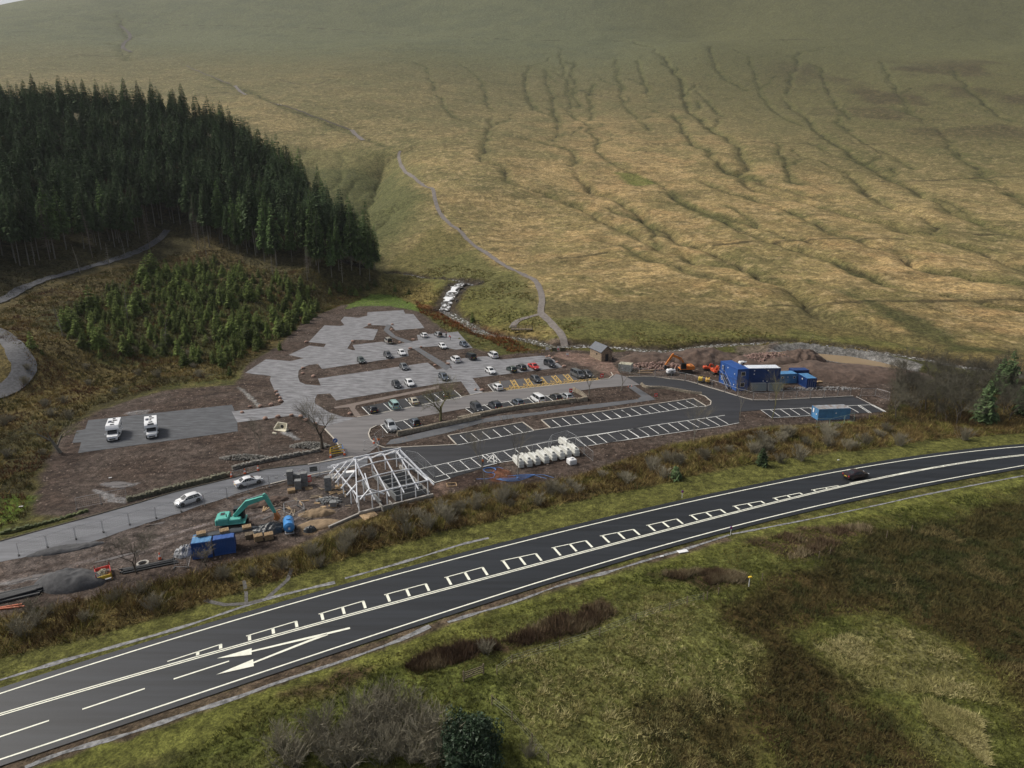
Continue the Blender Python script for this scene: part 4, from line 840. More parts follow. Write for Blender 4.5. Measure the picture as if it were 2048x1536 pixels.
tree_thing('bare_tree', 504, 12.8, 'tall slim leafless tree rising in front of the white tanks', dz(1036,951), m1=M_barkp, r0=.13, clear_=.42, depth=5, spread=.34)
tree_thing('bare_tree', 505, 9.8, 'leaning pale leafless tree on the mulch at the end of the drystone wall', dz(1178,793), m1=M_barkp, r0=.17, clear_=.40, depth=5, spread=.5, lean=(.12, 0))
tree_thing('bare_tree', 506, 9, 'small pale leafless tree at the head of the footway near the grey cabin', dz(1241,782), m1=M_barkp, r0=.14, clear_=.36, depth=5, spread=.55, lean=(.1, 0))
tree_thing('bare_tree', 507, 10.5, 'slender leafless tree below the lower row of bays', dz(1387,886), m1=M_barkp, r0=.13, clear_=.42, depth=5, spread=.35, lean=(.03, 0))
tree_thing('bare_tree', 508, 10.8, 'thin leafless tree in front of the blue site offices', dz(1480,833), m1=M_barkp, r0=.12, clear_=.42, depth=5, spread=.3)
tree_thing('bare_tree', 509, 12.6, 'mossy tall leafless tree right of the stacked blue offices', dz(1544,838), m1=M_twigm, m2=M_twigm, r0=.17, clear_=.42, depth=5, spread=.35, lean=(.1, 0))
tree_thing('bare_tree', 510, 7, 'thin pale sapling on the soil bank left of the concrete culvert', dz(520,900), m1=M_barkp, r0=.09, clear_=.36, depth=5, spread=.4, lean=(-.15, 0))
tree_thing('bare_tree', 511, 9, 'gnarled pale branching tree left of the motorhome lot', dz(122,905), m1=M_barkp, m2=M_twigm, r0=.26, clear_=.25, depth=5, spread=.75, lean=(-.2, 0))
tree_thing('bare_tree', 512, 6.8, 'wispy leafless tree standing beside the concrete ring on the site', dz(274,1146), r0=.12, clear_=.3, depth=6, spread=.55)
tree_thing('bare_tree', 513, 4.2, 'pale twiggy small tree growing in front of the two blue containers', dz(415,1135), m2=M_twig, r0=.08, clear_=.22, depth=5, spread=.7)
# belt of leafless trees at the right
belt = [bt_ for bt_ in (tree_thing('bare_tree', 530 + k, 10.5, 'grey leafless tree in the belt of trees right of the car park', (0, 0, -200), 'leafless trees of the right-hand belt', m2=mat('dark_twigs', (.085,.078,.055), .95, rand=.3), r0=.16, clear_=.26, depth=6, spread=.6) for k in range(3))]
BELTP = FL([(1770,845),(1790,760),(1850,745),(1950,755),(2048,765),(2250,780),(2250,860),(2048,850),(1900,850)]); a = np.array(BELTP); pts = []; tries = 0
while len(pts) < 105 and tries < 9000:
    tries += 1; x = r.uniform(a[:, 0].min(), a[:, 0].max()); y = r.uniform(a[:, 1].min(), a[:, 1].max())
    if in_poly(x, y, BELTP) > 0 or any((x - q[0]) ** 2 + (y - q[1]) ** 2 < 5 for q in pts): continue
    pts.append((x, y))
for i, (x, y) in enumerate(pts):
    s_ = r.uniform(.45, .88)
    if i < 3: belt[i].location = (x, y, 0); belt[i].scale = (s_, s_, s_)
    else: dup(belt[i % 3], (x, y, 0), r.uniform(0, 6.28), s_)
for i, (px, py, H, rr, lb) in enumerate([(1965,845,10,2.6,'green conifer growing inside the belt of leafless trees'),(2010,800,12,2.8,'tallest dark conifer at the right edge above the leafless belt'),(1995,790,9,2.4,'small dark conifer behind the larger green one in the right belt'),(2045,835,10,2.6,'dark conifer cut by the right edge of the photo')]):
    conifer_thing('spruce_tree', 560 + i, H, rr, .08, 24, 9, M_spr, lb, None, dz(px, py))
for i, (px, py, H, lb) in enumerate([(1351,959,2.6,'small dark spruce on the scrub bank above the verge marker post'),(1523,931,3.6,'larger dark spruce on the scrub bank below the tree belt')]):
    conifer_thing('young_spruce', 570 + i, H, 1.35, .02, 13, 8, M_spr, lb, None, dz(px, py), cat='young conifer', r0=.06)
# ---- bushes
def shrub(seed, H, n=26, r0=.03):
    r_ = random.Random(seed); W = MB()
    for k in range(n):
        a_ = r_.uniform(0, 6.28); p = Vector((r_.gauss(0, .3), r_.gauss(0, .3), 0)); d = Vector((math.cos(a_) * r_.uniform(.1, .7), math.sin(a_) * r_.uniform(.1, .7), 1)).normalized()
        for j in range(3):
            q = p + d * H * .33 * r_.uniform(.7, 1.1); W.cyl(p, q, r0 * (1 - j * .3), r0 * (.7 - j * .25), 3, cap=False)
            for l in range(4 + 3 * j):
                d2 = (d + Vector((r_.gauss(0, .5), r_.gauss(0, .5), r_.gauss(.1, .3)))).normalized(); s0 = p.lerp(q, r_.random()); W.cyl(s0, s0 + d2 * H * r_.uniform(.12, .28), .012, .005, 3, cap=False)
            p = q; d = (d + Vector((r_.gauss(0, .25), r_.gauss(0, .25), .1))).normalized()
    return W
M_shr = mat('grey_shrub_twigs', (.215,.195,.140), .95, rand=.2)
SH = [shrub(600 + k, 2.6, 44) for k in range(3)]
for i, (px, py, s_, lb) in enumerate([(745,1480,1.25,'big grey leafless bush in the foreground, left of the dark evergreen'),(850,1470,1.15,'grey leafless bush between the big one and the dark evergreen'),(660,1530,1.0,'grey leafless bush cut by the bottom edge of the photo, leftmost'),(770,1530,1.3,'wide grey leafless bush at the bottom edge below the big bush'),(600,1510,.7,'small grey bush at the left end of the foreground thicket'),(1060,1520,.6,'small grey bush at the bottom edge right of the dark evergreen'),(970,1310,.7,'grey bush behind the wooden gate in the foreground'),(1600,920,1.1,'brownish bare bush on the scrub bank under the tree belt'),(1410,925,.9,'grey bare bush between the two small spruces on the bank'),(1560,925,.8,'grey bare bush right of the larger bank spruce'),(1800,890,1.1,'grey bare bush on the bank below the tree belt'),(1930,880,1.1,'brown bare bush on the bank at the right'),(690,1110,.8,'pale bare bush on the bank below the site heap'),(815,1075,.8,'pale bare bush on the bank below the steel frame'),(640,1135,.7,'bare bush at the top of the small gravel paths'),(1480,715,.8,'dark bare bush between the spoil mound and the pond'),(1400,708,.9,'bare bush behind the orange digger near the stream')]):
    g = dz(px, py); SH[i % 3].build('leafless_bush', M_shr, None, g, r.uniform(0, 6)); o = COL.objects[-1] if False else bpy.context.scene.collection.objects[-1]; o.scale = (s_, s_, s_); tag(o, lb, 'bush')
WBP = AT([(-20,1050),(60,980),(110,880),(180,815),(330,775),(460,755),(540,690),(120,660),(0,720)])
for P_, n, lb, gr in ((FL([(0,1230),(300,1185),(640,1100),(900,1010),(1200,950),(1500,875),(1760,850),(1800,885),(1500,925),(1200,985),(900,1055),(640,1120),(300,1225),(0,1290)]), 80, 'grey-brown leafless bush scattered along the scrub bank above the verge', 'bushes of the scrub bank'), (WBP, 26, 'grey-brown leafless bush scattered over the slope below the plantation', 'bushes below the plantation')):
    a = np.array(P_); c_ = 0
    while c_ < n:
        x = r.uniform(a[:, 0].min(), a[:, 0].max()); y = r.uniform(a[:, 1].min(), a[:, 1].max())
        if in_poly(x, y, P_) > 0 or in_poly(x, y, SOIL) < .5: continue
        c_ += 1; s_ = r.uniform(.45, 1.0); o = SH[0].build('leafless_bush', M_shr, None, (x, y, gz(x, y) - .1), r.uniform(0, 6)) if c_ == 1 else o.copy()
        if c_ > 1: COL.objects.link(o); o.location = (x, y, gz(x, y) - .1); o.rotation_euler = (0, 0, r.uniform(0, 6))
        o.scale = (s_ * 1.2, s_ * 1.2, s_); tag(o, lb, 'bush', gr)
for k, (px, py) in enumerate([(560,1500),(585,1532),(630,1500),(680,1495),(700,1535),(720,1455),(715,1510),(760,1440),(790,1470),(800,1510),(820,1440),(830,1530),(860,1505),(775,1420),(640,1470),(870,1540)]):
    g_ = dz(px, py); o = SH[k % 3].build('leafless_bush', M_shr, None, g_, r.uniform(0, 6)); s_ = r.uniform(.8, 1.45); o.scale = (s_ * 1.15, s_ * 1.15, s_); tag(o, 'grey leafless bush in the thicket at the bottom of the photo', 'bush', 'bushes of the foreground thicket')
def leafy(seed, Rr, H, n=5200):
    g = np.random.default_rng(seed); d = g.normal(size=(n, 3)); d /= np.linalg.norm(d, axis=1)[:, None]; lump = 1 + .30 * np.sin(d[:, 0] * 5 + 1) * np.cos(d[:, 1] * 4) + .26 * np.sin(d[:, 2] * 7 + d[:, 0] * 3)
    rad2 = g.uniform(.35, 1, n) ** .5 * lump; P_ = d * rad2[:, None] * np.array((Rr, Rr, H / 2)) + np.array((0, 0, H / 2)); u = g.normal(size=(n, 3)) * .14; v = g.normal(size=(n, 3)) * .14
    V = np.stack([P_, P_ + u, P_ + v], 1).reshape(-1, 3); V[:, 2] = np.maximum(V[:, 2], .02); return V, np.arange(3 * n).reshape(-1, 3)
def bush_thing(nm, seed, Rr, H, m, lb, loc, n=5200, cat='bush'):
    t_ = thing(nm, loc, lb, cat); MBt = trunk_mb(H * .6, .12, 0, 5, .03, seed); MBt.build('trunk', M_bark, t_); V, F = leafy(seed, Rr, H, n); raw_mesh('crown', V, F, m, parent=t_); return t_
bush_thing('holly_bush', 640, 2.5, 4.2, mat('holly_leaves', (.030,.055,.026), .55, var=.4, vs=3, spec=.4), 'round dark glossy evergreen bush at the bottom edge of the photo', dz(943,1530), 14000)
# ---- ground cover built of single blades
BOOST = 1.45
def blades(name, P_, hgt, wid, col, k, label, cat, lean=.5, seed=1, cl=.25):
    g = np.random.default_rng(seed); n = len(P_); N = n * k; B = np.repeat(P_, k, 0); hh = np.repeat(hgt, k) * g.uniform(.55, 1.2, N); ww = np.repeat(wid, k) * g.uniform(.6, 1.3, N); cc = np.repeat(col, k, 0) * BOOST * g.uniform(.7, 1.3, (N, 1))
    off = g.normal(size=(N, 2)) * cl * np.repeat(hgt, k)[:, None]; B = B.copy(); B[:, :2] += off
    a_ = g.uniform(0, 6.28, N); sd = np.stack([np.cos(a_), np.sin(a_), np.zeros(N)], 1) * ww[:, None]; ld = g.normal(size=(N, 2)) * lean * hh[:, None] + off * .8
    T = B + np.column_stack([ld, hh]); B[:, 2] -= .05
    V = np.stack([B - sd, B + sd, T], 1).reshape(-1, 3); o = raw_mesh(name, V, np.arange(3 * N).reshape(-1, 3), M_blade, col=np.repeat(cc, 3, 0)); return tag(o, label, cat, kind='stuff')
def scatter(polys, n, seed, avoid=(), noise=None, keepd=.3):
    g = np.random.default_rng(seed); out = []
    for P_ in polys:
        a = np.array(P_); lo = a.min(0); hi = a.max(0); q = g.uniform(size=(n, 2)) * (hi - lo) + lo; m = sd_poly(q[:, 0], q[:, 1], P_) < -.1
        for A_ in avoid: m &= sd_poly(q[:, 0], q[:, 1], A_) > keepd
        if noise: m &= fbm(q[:, 0], q[:, 1], noise[0], noise[1], 3) > noise[2]
        out.append(q[m])
    q = np.concatenate(out); return np.column_stack([q, fin_z(q[:, 0], q[:, 1])])
def pal(P_, cols, sc, seed, jit=.15):
    g = np.random.default_rng(seed); f = np.clip((fbm(P_[:, 0], P_[:, 1], sc, seed, 4) - .32) / .36, 0, .999) * (len(cols) - 1); i = f.astype(int); t_ = (f - i)[:, None]; c = np.array(cols); q = c[i] * (1 - t_) + c[i + 1] * t_; l = q.mean(1)[:, None]; q = np.maximum(l + (q - l) * 1.18, .003); return q * g.uniform(1 - jit, 1 + jit, (len(P_), 1))
BANK = FL([(-100,1270),(100,1215),(230,1185),(330,1160),(480,1120),(560,1112),(640,1085),(720,1045),(800,1015),(870,997),(960,972),(1100,966),(1200,938),(1330,892),(1400,886),(1500,862),(1600,858),(1700,846),(1790,822),(1850,800),(2150,800)] + BANKL[::-1])
PTH = [FL(zA([(1040,605),(1080,570),(1130,520),(1155,468),(1175,470),(1160,520),(1110,575),(1070,608)])), FL(zA([(970,612),(970,520),(985,520),(1000,610)]))]
P_ = scatter([BANK], 60000, 1, PTH); hh = .30 + 1.25 * fbm(P_[:, 0], P_[:, 1], 5, 140, 3) ** 1.3
blades('bank_scrub', P_, hh, np.full(len(P_), .045), pal(P_, [(.070,.048,.026), (.125,.095,.044), (.095,.098,.032), (.205,.165,.080), (.090,.062,.034), (.15,.115,.055)], 4, 141, .35), 8, 'brown bramble, bracken and rough grass covering the bank above the main road', 'scrub', .45, 2)
P_ = scatter([BANK], 26000, 3, PTH, (5, 150, .5)); blades('bramble', P_, .5 + .9 * fbm(P_[:, 0], P_[:, 1], 4, 151, 2), np.full(len(P_), .06), pal(P_, [(.045,.036,.020), (.085,.055,.030), (.050,.056,.022)], 4, 152), 6, 'darker bramble clumps scattered through the bank', 'bramble', .8, 4)
FG = [FL([(100,1560),(340,1530),(520,1400),(700,1340),(1024,1218),(1274,1145),(1500,1085),(1700,1040),(1900,995),(2160,950),(2400,1010),(2400,1600),(1200,1620),(100,1620)])]
rd = lambda P_: P_[:, 0]
P_ = scatter(FG, 90000, 5, [ROADP], None, 1.8)
FC = np.zeros((len(P_), 3))
HEATH = [FL(p) for p in ([(1420,1210),(1560,1150),(1800,1060),(2100,980),(2400,1200),(2400,1500),(2050,1480),(1960,1310),(1800,1220),(1640,1240),(1580,1260),(1640,1330),(1760,1420),(1860,1560),(1560,1600),(1500,1400),(1520,1300)], [(1250,1400),(1400,1380),(1500,1440),(1520,1560),(1300,1560)])]
REDS = [FL(p) for p in ([(1000,1285),(1120,1230),(1200,1208),(1230,1230),(1170,1265),(1080,1290),(1040,1298)], [(1490,1085),(1600,1060),(1740,1052),(1740,1080),(1640,1110),(1580,1125),(1530,1105)], [(1320,1150),(1400,1142),(1490,1150),(1490,1165),(1400,1170)], [(800,1330),(900,1290),(980,1285),(1000,1300),(920,1330),(830,1345)])]
FC[:] = pal(P_, [(.050,.058,.020), (.088,.094,.030), (.140,.130,.055), (.072,.074,.026)], 6, 160)
wh_ = np.zeros(len(P_))
for H_ in HEATH: wh_ = np.maximum(wh_, 1 - sstep(-1.5, 1.5, sd_poly(P_[:, 0], P_[:, 1], H_) + (fbm(P_[:, 0], P_[:, 1], 5, 161) - .5) * 8))
hc = pal(P_, [(.040,.036,.017), (.072,.060,.029), (.032,.038,.016), (.115,.095,.050)], 5, 162); FC = FC * (1 - wh_[:, None]) + hc * wh_[:, None]
blades('moor_grass', P_, .16 + .20 * fbm(P_[:, 0], P_[:, 1], 2, 163, 2) + .30 * wh_, np.full(len(P_), .035), FC, 7, 'rough green and brown moor grass covering the foreground field', 'grass', .5, 6)
TUSS = [FL(p) for p in ([(1040,1300),(1300,1190),(1500,1230),(1540,1330),(1560,1420),(1480,1536),(1250,1560),(1080,1500),(960,1400)], [(1620,1290),(1760,1240),(1950,1330),(2000,1420),(1900,1400),(1720,1370)], [(1850,1400),(1960,1440),(1980,1536),(1850,1500)])]
P_ = scatter(TUSS, 2600, 7, [], (5, 170, .46)); blades('tussock', P_, .22 + .22 * fbm(P_[:, 0], P_[:, 1], 1.0, 177, 1), np.full(len(P_), .035), pal(P_, [(.16,.15,.07), (.22,.20,.10), (.26,.235,.13)], 2, 171, .3), 18, 'pale straw tussocks dotted over the green field', 'grass tussocks', .75, 8, .42)
P_ = scatter(REDS, 2300, 9, [], (2.5, 175, .42)); blades('dead_rushes', P_, .5 + .5 * fbm(P_[:, 0], P_[:, 1], 2, 173, 2), np.full(len(P_), .035), pal(P_, [(.065,.045,.032), (.105,.078,.052), (.185,.155,.105)], 3, 172), 9, 'dark red-brown dead dock and rush patches beside the verge', 'rushes', .2, 10)
VERG = [FL(BANKL + [(2150,884),(2048,889),(1800,918),(1500,974),(1274,1022),(1024,1086),(700,1176),(350,1274),(0,1384),(-100,1414)])]
P_ = scatter(VERG, 26000, 11, [ROADP], None, .25); blades('verge_grass', P_, np.full(len(P_), .10), np.full(len(P_), .03), pal(P_, [(.075,.095,.024), (.105,.120,.034), (.13,.118,.045)], 4, 174), 4, 'short green grass on the verge between the bank and the main road', 'grass', .5, 12)
LEFTP = AT([(-150,1080),(0,1060),(110,1010),(60,960),(90,930),(120,870),(190,810),(330,775),(460,760),(540,690),(620,640),(740,590),(700,575),(560,545),(430,500),(350,505),(200,545),(60,590),(0,625),(-150,660)])
TRK = [[tuple(p) for p in AT([(-160,820),(-60,640),(35,690),(58,735),(30,785)])]]
P_ = scatter([LEFTP], 42000, 13, TRK + [SOIL], None, .3); blades('hillside_scrub', P_, .35 + .7 * fbm(P_[:, 0], P_[:, 1], 6, 180, 3), np.full(len(P_), .07), pal(P_, [(.050,.042,.022), (.095,.072,.034), (.060,.062,.024), (.170,.130,.058), (.085,.050,.030)], 7, 181), 6, 'brambles, bracken and pale grass between the young conifers', 'scrub', .5, 14)
BELTG = scatter([BELTP], 9000, 41); blades('belt_undergrowth', BELTG, .5 + .7 * fbm(BELTG[:, 0], BELTG[:, 1], 4, 190, 2), np.full(len(BELTG), .05), pal(BELTG, [(.040,.038,.022), (.075,.058,.034), (.055,.060,.026)], 4, 191), 6, 'dark undergrowth beneath the belt of leafless trees on the right', 'undergrowth', .5, 42)
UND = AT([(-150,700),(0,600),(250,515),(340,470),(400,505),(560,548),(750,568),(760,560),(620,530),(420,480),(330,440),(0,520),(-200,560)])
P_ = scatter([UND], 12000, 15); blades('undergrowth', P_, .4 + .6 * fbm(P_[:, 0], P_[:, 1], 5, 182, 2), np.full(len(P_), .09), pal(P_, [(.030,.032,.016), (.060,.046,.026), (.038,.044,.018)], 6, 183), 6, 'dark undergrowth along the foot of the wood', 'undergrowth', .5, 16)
MEAD = AT([(760,540),(900,520),(1060,570),(1090,640),(1300,650),(1500,660),(1800,700),(2100,740),(2100,752),(1880,722),(1560,690),(1300,700),(1150,700),(1060,708),(960,705),(880,655),(850,625),(780,590)])
P_ = scatter([MEAD], 30000, 17, [], (9, 184, .45)); m_ = np.ones(len(P_), bool)
for pl, wd, dp in WL: m_ &= d_line(P_[:, 0], P_[:, 1], pl) > wd * 1.0
m_ &= d_line(P_[:, 0], P_[:, 1], AT([(1040,548),(1068,562),(1080,580),(1084,600),(1082,625),(1098,640),(1132,690)])) > 2.2; P_ = P_[m_]
blades('meadow_rushes', P_, .35 + .4 * fbm(P_[:, 0], P_[:, 1], 5, 185, 2), np.full(len(P_), .11), pal(P_, [(.088,.092,.036), (.145,.115,.055), (.076,.080,.030), (.18,.145,.075)], 6, 186), 5, 'rushes and rough grass along the stream meadow', 'rushes', .5, 18)
BRK = AT([(830,602),(900,632),(1000,664),(1060,702),(1020,705),(960,675),(900,655),(840,625)]); P_ = scatter([BRK], 5000, 19); blades('bracken', P_, .5 + .5 * fbm(P_[:, 0], P_[:, 1], 3, 187, 2), np.full(len(P_), .12), pal(P_, [(.115,.045,.022), (.165,.075,.036), (.09,.05,.028)], 4, 188), 6, 'rust-brown dead bracken on the stream bank behind the car park', 'bracken', .6, 20)
BKU = FL([(1150,742),(1212,752),(1300,720),(1400,700),(1530,712),(1500,722),(1430,712),(1380,712),(1300,735)])
# ================================================================ vehicles
M_glass = mat('dark_glass', (.018,.022,.026), .12, spec=.6); M_tyre = mat('tyre_rubber', (.018,.018,.018), .85); M_rim = mat('alloy_rim', (.42,.42,.43), .35, metal=.6)
M_lamp = mat('headlamp', (.75,.78,.8), .15); M_tail = mat('tail_lamp', (.42,.02,.02), .25); M_trim = mat('black_trim', (.022,.022,.024), .6)
M_ply = mat('rear_plate', (.70,.52,.06), .5); M_plw = mat('front_plate', (.75,.75,.72), .5); M_int = mat('boot_interior', (.03,.028,.028), .9)
PAINT = {k: mat('paint_' + k, c, rgh, metal=mt, coat=ct) for k, (c, rgh, mt, ct) in dict(white=((.72,.73,.74),.35,0,.5), silver=((.42,.44,.46),.35,.35,.5), grey=((.13,.14,.15),.35,.25,.5), darkgrey=((.060,.064,.070),.35,.25,.5), black=((.014,.015,.018),.3,0,.5),
    blue=((.075,.095,.125),.35,.25,.5), darkblue=((.020,.026,.040),.3,.1,.5), red=((.50,.03,.025),.35,0,.5), gold=((.40,.36,.28),.4,.3,.5), mint=((.30,.46,.44),.4,0,.5), green=((.05,.07,.062),.35,.2,.5), beige=((.46,.44,.39),.4,.3,.5), maroon=((.025,.010,.012),.4,.1,.4)).items()}
KINDS = {  # length, width, height, belt height, station list: (x along 0 rear..1 front, lower top height fraction, roof?)
 'hatch': dict(L=4.1, W=1.76, H=1.46, belt=.93, hood=.90, rs=.06, re=.13, fs=.56, fe=.74, nose=.62),
 'estate': dict(L=4.6, W=1.80, H=1.47, belt=.94, hood=.90, rs=.04, re=.10, fs=.58, fe=.74, nose=.62),
 'saloon': dict(L=4.6, W=1.78, H=1.42, belt=.94, hood=.88, rs=.17, re=.32, fs=.58, fe=.73, nose=.60),
 'suv': dict(L=4.65, W=1.90, H=1.72, belt=1.10, hood=1.06, rs=.03, re=.09, fs=.57, fe=.72, nose=.78),
 'mpv': dict(L=4.5, W=1.84, H=1.76, belt=1.05, hood=1.02, rs=.02, re=.06, fs=.66, fe=.84, nose=.72),
 'van': dict(L=4.95, W=1.92, H=1.95, belt=1.18, hood=1.16, rs=.01, re=.03, fs=.72, fe=.86, nose=.85)}
def car_meshes(kind, boot=False):
    k = KINDS[kind]; Ln, Wd, H, belt, hood = k['L'], k['W'], k['H'], k['belt'], k['hood']; hw = Wd / 2
    body, win = MB(), MB()
    # stations (x, bottom z, shoulder z, half width at shoulder, top z, half width at top)
    X = lambda f: (f - .5) * Ln
    trunk = k['rs'] > .1
    tz = (belt + .03) if trunk else belt
    st = [(X(0), .38, belt * .72, hw * .80, belt * .74, hw * .74), (X(.012), .26, belt * .95, hw * .92, tz, hw * .84)]
    st += [(X(k['rs']), .22, belt, hw * .97, tz + .01, hw * .86), (X(k['re']), .20, belt, hw, H - .06, hw * .74), (X(k['re'] + .07), .20, belt, hw, H, hw * .76),
           (X((k['re'] + k['fs']) / 2), .20, belt, hw, H + .015, hw * .77), (X(k['fs']), .20, belt, hw, H - .03, hw * .75), (X(k['fe']), .20, hood + .01, hw * .99, hood + .05, hw * .84),
           (X(.88), .22, hood - .07, hw * .96, hood - .02, hw * .74), (X(.965), .25, k['nose'], hw * .86, k['nose'] + .05, hw * .66), (X(1), .36, k['nose'] - .14, hw * .66, k['nose'] - .10, hw * .52)]
    rings = []
    for x, zb, zs, ws, zt, wt in st:
        half = [(0, zb), (ws * .88, zb), (ws, zb + .14), (ws * 1.0, (zb + zs) / 2), (ws * .97, zs), (wt, zt - .04 if zt - zs > .2 else zt - .01), (wt * .86, zt), (0, zt + .012)]
        rings.append([(x, y, z) for y, z in half] + [(x, -y, z) for y, z in reversed(half[1:-1])])
    n = len(rings[0]); V = [p for rg in rings for p in rg]; Fc = []
    for i in range(len(rings) - 1):
        for j in range(n): Fc.append((i * n + j, i * n + (j + 1) % n, (i + 1) * n + (j + 1) % n, (i + 1) * n + j))
    Fc += [tuple(reversed(range(n))), tuple(range((len(rings) - 1) * n, len(rings) * n))]; body.add(V, Fc)
    # glass panels, set a few millimetres proud
    def q(i, a, j, b_, s=1): return (i, a, j, b_)
    def panel(P4, ins=.08, off=.012, sg=None):
        c = [Vector(p) for p in P4]; m = sum(c, Vector()) / 4; nn = (c[1] - c[0]).cross(c[3] - c[0]).normalized()
        if nn.dot(Vector((m.x, m.y, m.z - .7))) < 0: nn = -nn
        win.poly([p.lerp(m, ins) + nn * off for p in c])
    R_ = rings; fs_, fe_, rs_, re_ = 6, 7, 2, 3
    panel([R_[fe_][6], R_[fe_][8], R_[fs_][8], R_[fs_][6]], .09); w2 = MB()
    panel([R_[rs_][6], R_[rs_][8], R_[re_][8], R_[re_][6]], .13)
    for s5, s4 in ((5, 4), (9, 10)):
        for i in range(re_, fs_):
            panel([R_[i][s4], R_[i + 1][s4], R_[i + 1][s5], R_[i][s5]], .07, .014)
        c = [Vector(R_[fs_][s4]), Vector(R_[fe_][s4]).lerp(Vector(R_[fs_][s4]), .15), Vector(R_[fs_][s5])]; m = sum(c, Vector()) / 3; win.poly([p.lerp(m, .16) + Vector((0, math.copysign(.014, m.y), 0)) for p in c])
        if k['re'] - k['rs'] > .02:
            c = [Vector(R_[re_][s4]), Vector(R_[rs_][s4]).lerp(Vector(R_[re_][s4]), .1), Vector(R_[re_][s5])]; m = sum(c, Vector()) / 3; win.poly([p.lerp(m, .2) + Vector((0, math.copysign(.014, m.y), 0)) for p in c])
    return body, win, k
CARP = {}
def make_car(kind, boot=False):
    t_ = thing(kind + '_car' if kind != 'van' else 'panel_van', (0, 0, -300), 'x', 'car'); body, win, k = car_meshes(kind)
    Ln, Wd, H = k['L'], k['W'], k['H']; hw = Wd / 2
    o = body.build('body', PAINT['white'], t_, smooth=True); o.material_slots[0].link = 'OBJECT'; o.material_slots[0].material = PAINT['white']
    md = o.modifiers.new('bevel', 'EDGE_SPLIT'); md.split_angle = R(48)
    win.build('windows', M_glass, t_)
    for sx in (-.5 * Ln + .78, .5 * Ln - .84):
        for sy in (-1, 1):
            b_ = MB(); y = sy * (hw - .12); b_.cyl((sx, y - .115, .32), (sx, y + .115, .32), .325, n=14); wv = b_.build('wheel', M_tyre, t_)
            b_ = MB(); b_.cyl((sx, y + sy * .10, .32), (sx, y + sy * .125, .32), .215, .2, n=10); b_.build('rim', M_rim, wv)
            a = MB(); a.cyl((sx, sy * (hw - .02), .34), (sx, sy * (hw + .006), .34), .385, .385, n=14); a.build('wheel_arch', M_trim, t_)
    for sy in (-1, 1):
        b_ = MB(); b_.box((.5 * Ln - .16, sy * hw * .60, k['nose'] - .02), (.26, .34, .17), sy * -.35, .03); b_.build('headlight', M_lamp, t_)
        b_ = MB(); b_.box((-.5 * Ln + .06, sy * hw * .76, k['belt'] * .82), (.12, .24, .24), 0, .02); b_.build('tail_light', M_tail, t_)
        b_ = MB(); b_.box((X_(k['fe'] - .03, Ln), sy * (hw + .10), k['belt'] + .04), (.14, .20, .13), 0, .03); b_.build('door_mirror', M_trim, t_)
    b_ = MB(); b_.box((.5 * Ln + .0, 0, .42), (.06, 1.05, .20), 0, .02); b_.build('grille', M_trim, t_)
    b_ = MB(); b_.box((.5 * Ln + .035, 0, .40), (.02, .52, .12)); b_.build('number_plate', M_plw, t_)
    b_ = MB(); b_.box((-.5 * Ln - .012, 0, k['belt'] * .66), (.03, .52, .12)); b_.build('number_plate', M_ply, t_)
    if kind in ('estate', 'suv', 'mpv'):
        for sy in (-1, 1): b_ = MB(); b_.beam((X_(k['re'] + .04, Ln), sy * hw * .66, H + .05), (X_(k['fs'] - .03, Ln), sy * hw * .66, H + .05), .05, .05); b_.build('roof_rail', M_trim, t_)
    if boot:
        b_ = MB(); xh = X_(k['re'], Ln); b_.add([(xh + .05, -hw * .72, H - .02), (xh + .05, hw * .72, H - .02), (xh - .95, hw * .70, H + .42), (xh - .95, -hw * .70, H + .42), (xh + .05, -hw * .72, H + .05), (xh + .05, hw * .72, H + .05), (xh - .95, hw * .70, H + .49), (xh - .95, -hw * .70, H + .49)], [(0, 1, 2, 3), (7, 6, 5, 4), (0, 4, 5, 1), (1, 5, 6, 2), (2, 6, 7, 3), (3, 7, 4, 0)])
        l = b_.build('boot_lid', PAINT['white'], t_); l.material_slots[0].link = 'OBJECT'; l.material_slots[0].material = PAINT['white']
        b_ = MB(); b_.box((-.5 * Ln + .16, 0, k['belt'] * .62 + (H - k['belt'] * .3) * .36), (.34, Wd * .72, (H - .62) * .92), 0, .04); b_.build('open_boot', M_int, t_)
    return t_
def X_(f, Ln): return (f - .5) * Ln
BAYD = (Vector(flat(*z6([(425, 292)])[0])) - Vector(flat(*z6([(357, 228)])[0]))).normalized()
BA = math.atan2(BAYD.y, BAYD.x)   # nose pointing down-right in the photo
def car(px, py, kind, col, nose, label, boot=False, rot=0, grp='cars parked in the car park'):
    key = (kind, boot)
    if key not in CARP: CARP[key] = make_car(kind, boot); src = CARP[key]; c_ = src
    else: c_ = copy_tree(CARP[key])
    x, y = flat(px, py, .55); c_.location = (x, y, .075); c_.rotation_euler = (0, 0, (BA if nose else BA + math.pi) + R(rot))
    tag(c_, label, 'van' if kind == 'van' else 'car', grp)
    for ch in c_.children:
        if ch.name.split('.')[0] in ('body', 'boot_lid'): ch.material_slots[0].link = 'OBJECT'; ch.material_slots[0].material = PAINT[col]
    return c_
def c1(x, y, *a, **k): return car(x / 4.2667 + 480, y / 4.2667 + 580, *a, **k)
def c2(x, y, *a, **k): return car(x / 4.2667 + 800, y / 4.2667 + 620, *a, **k)
c1(1570,388,'hatch','white',0,'white hatchback at the far corner beside the grey footpath, tail towards us')
c1(1690,380,'estate','silver',0,'silver estate car with its boot lid open beside two walkers',boot=True)
c1(1730,482,'hatch','white',1,'white hatchback on the far gravel lot below the open-booted silver estate')
c1(1910,465,'hatch','blue',1,'dark slate-blue hatchback at the right end of the farthest gravel lot')
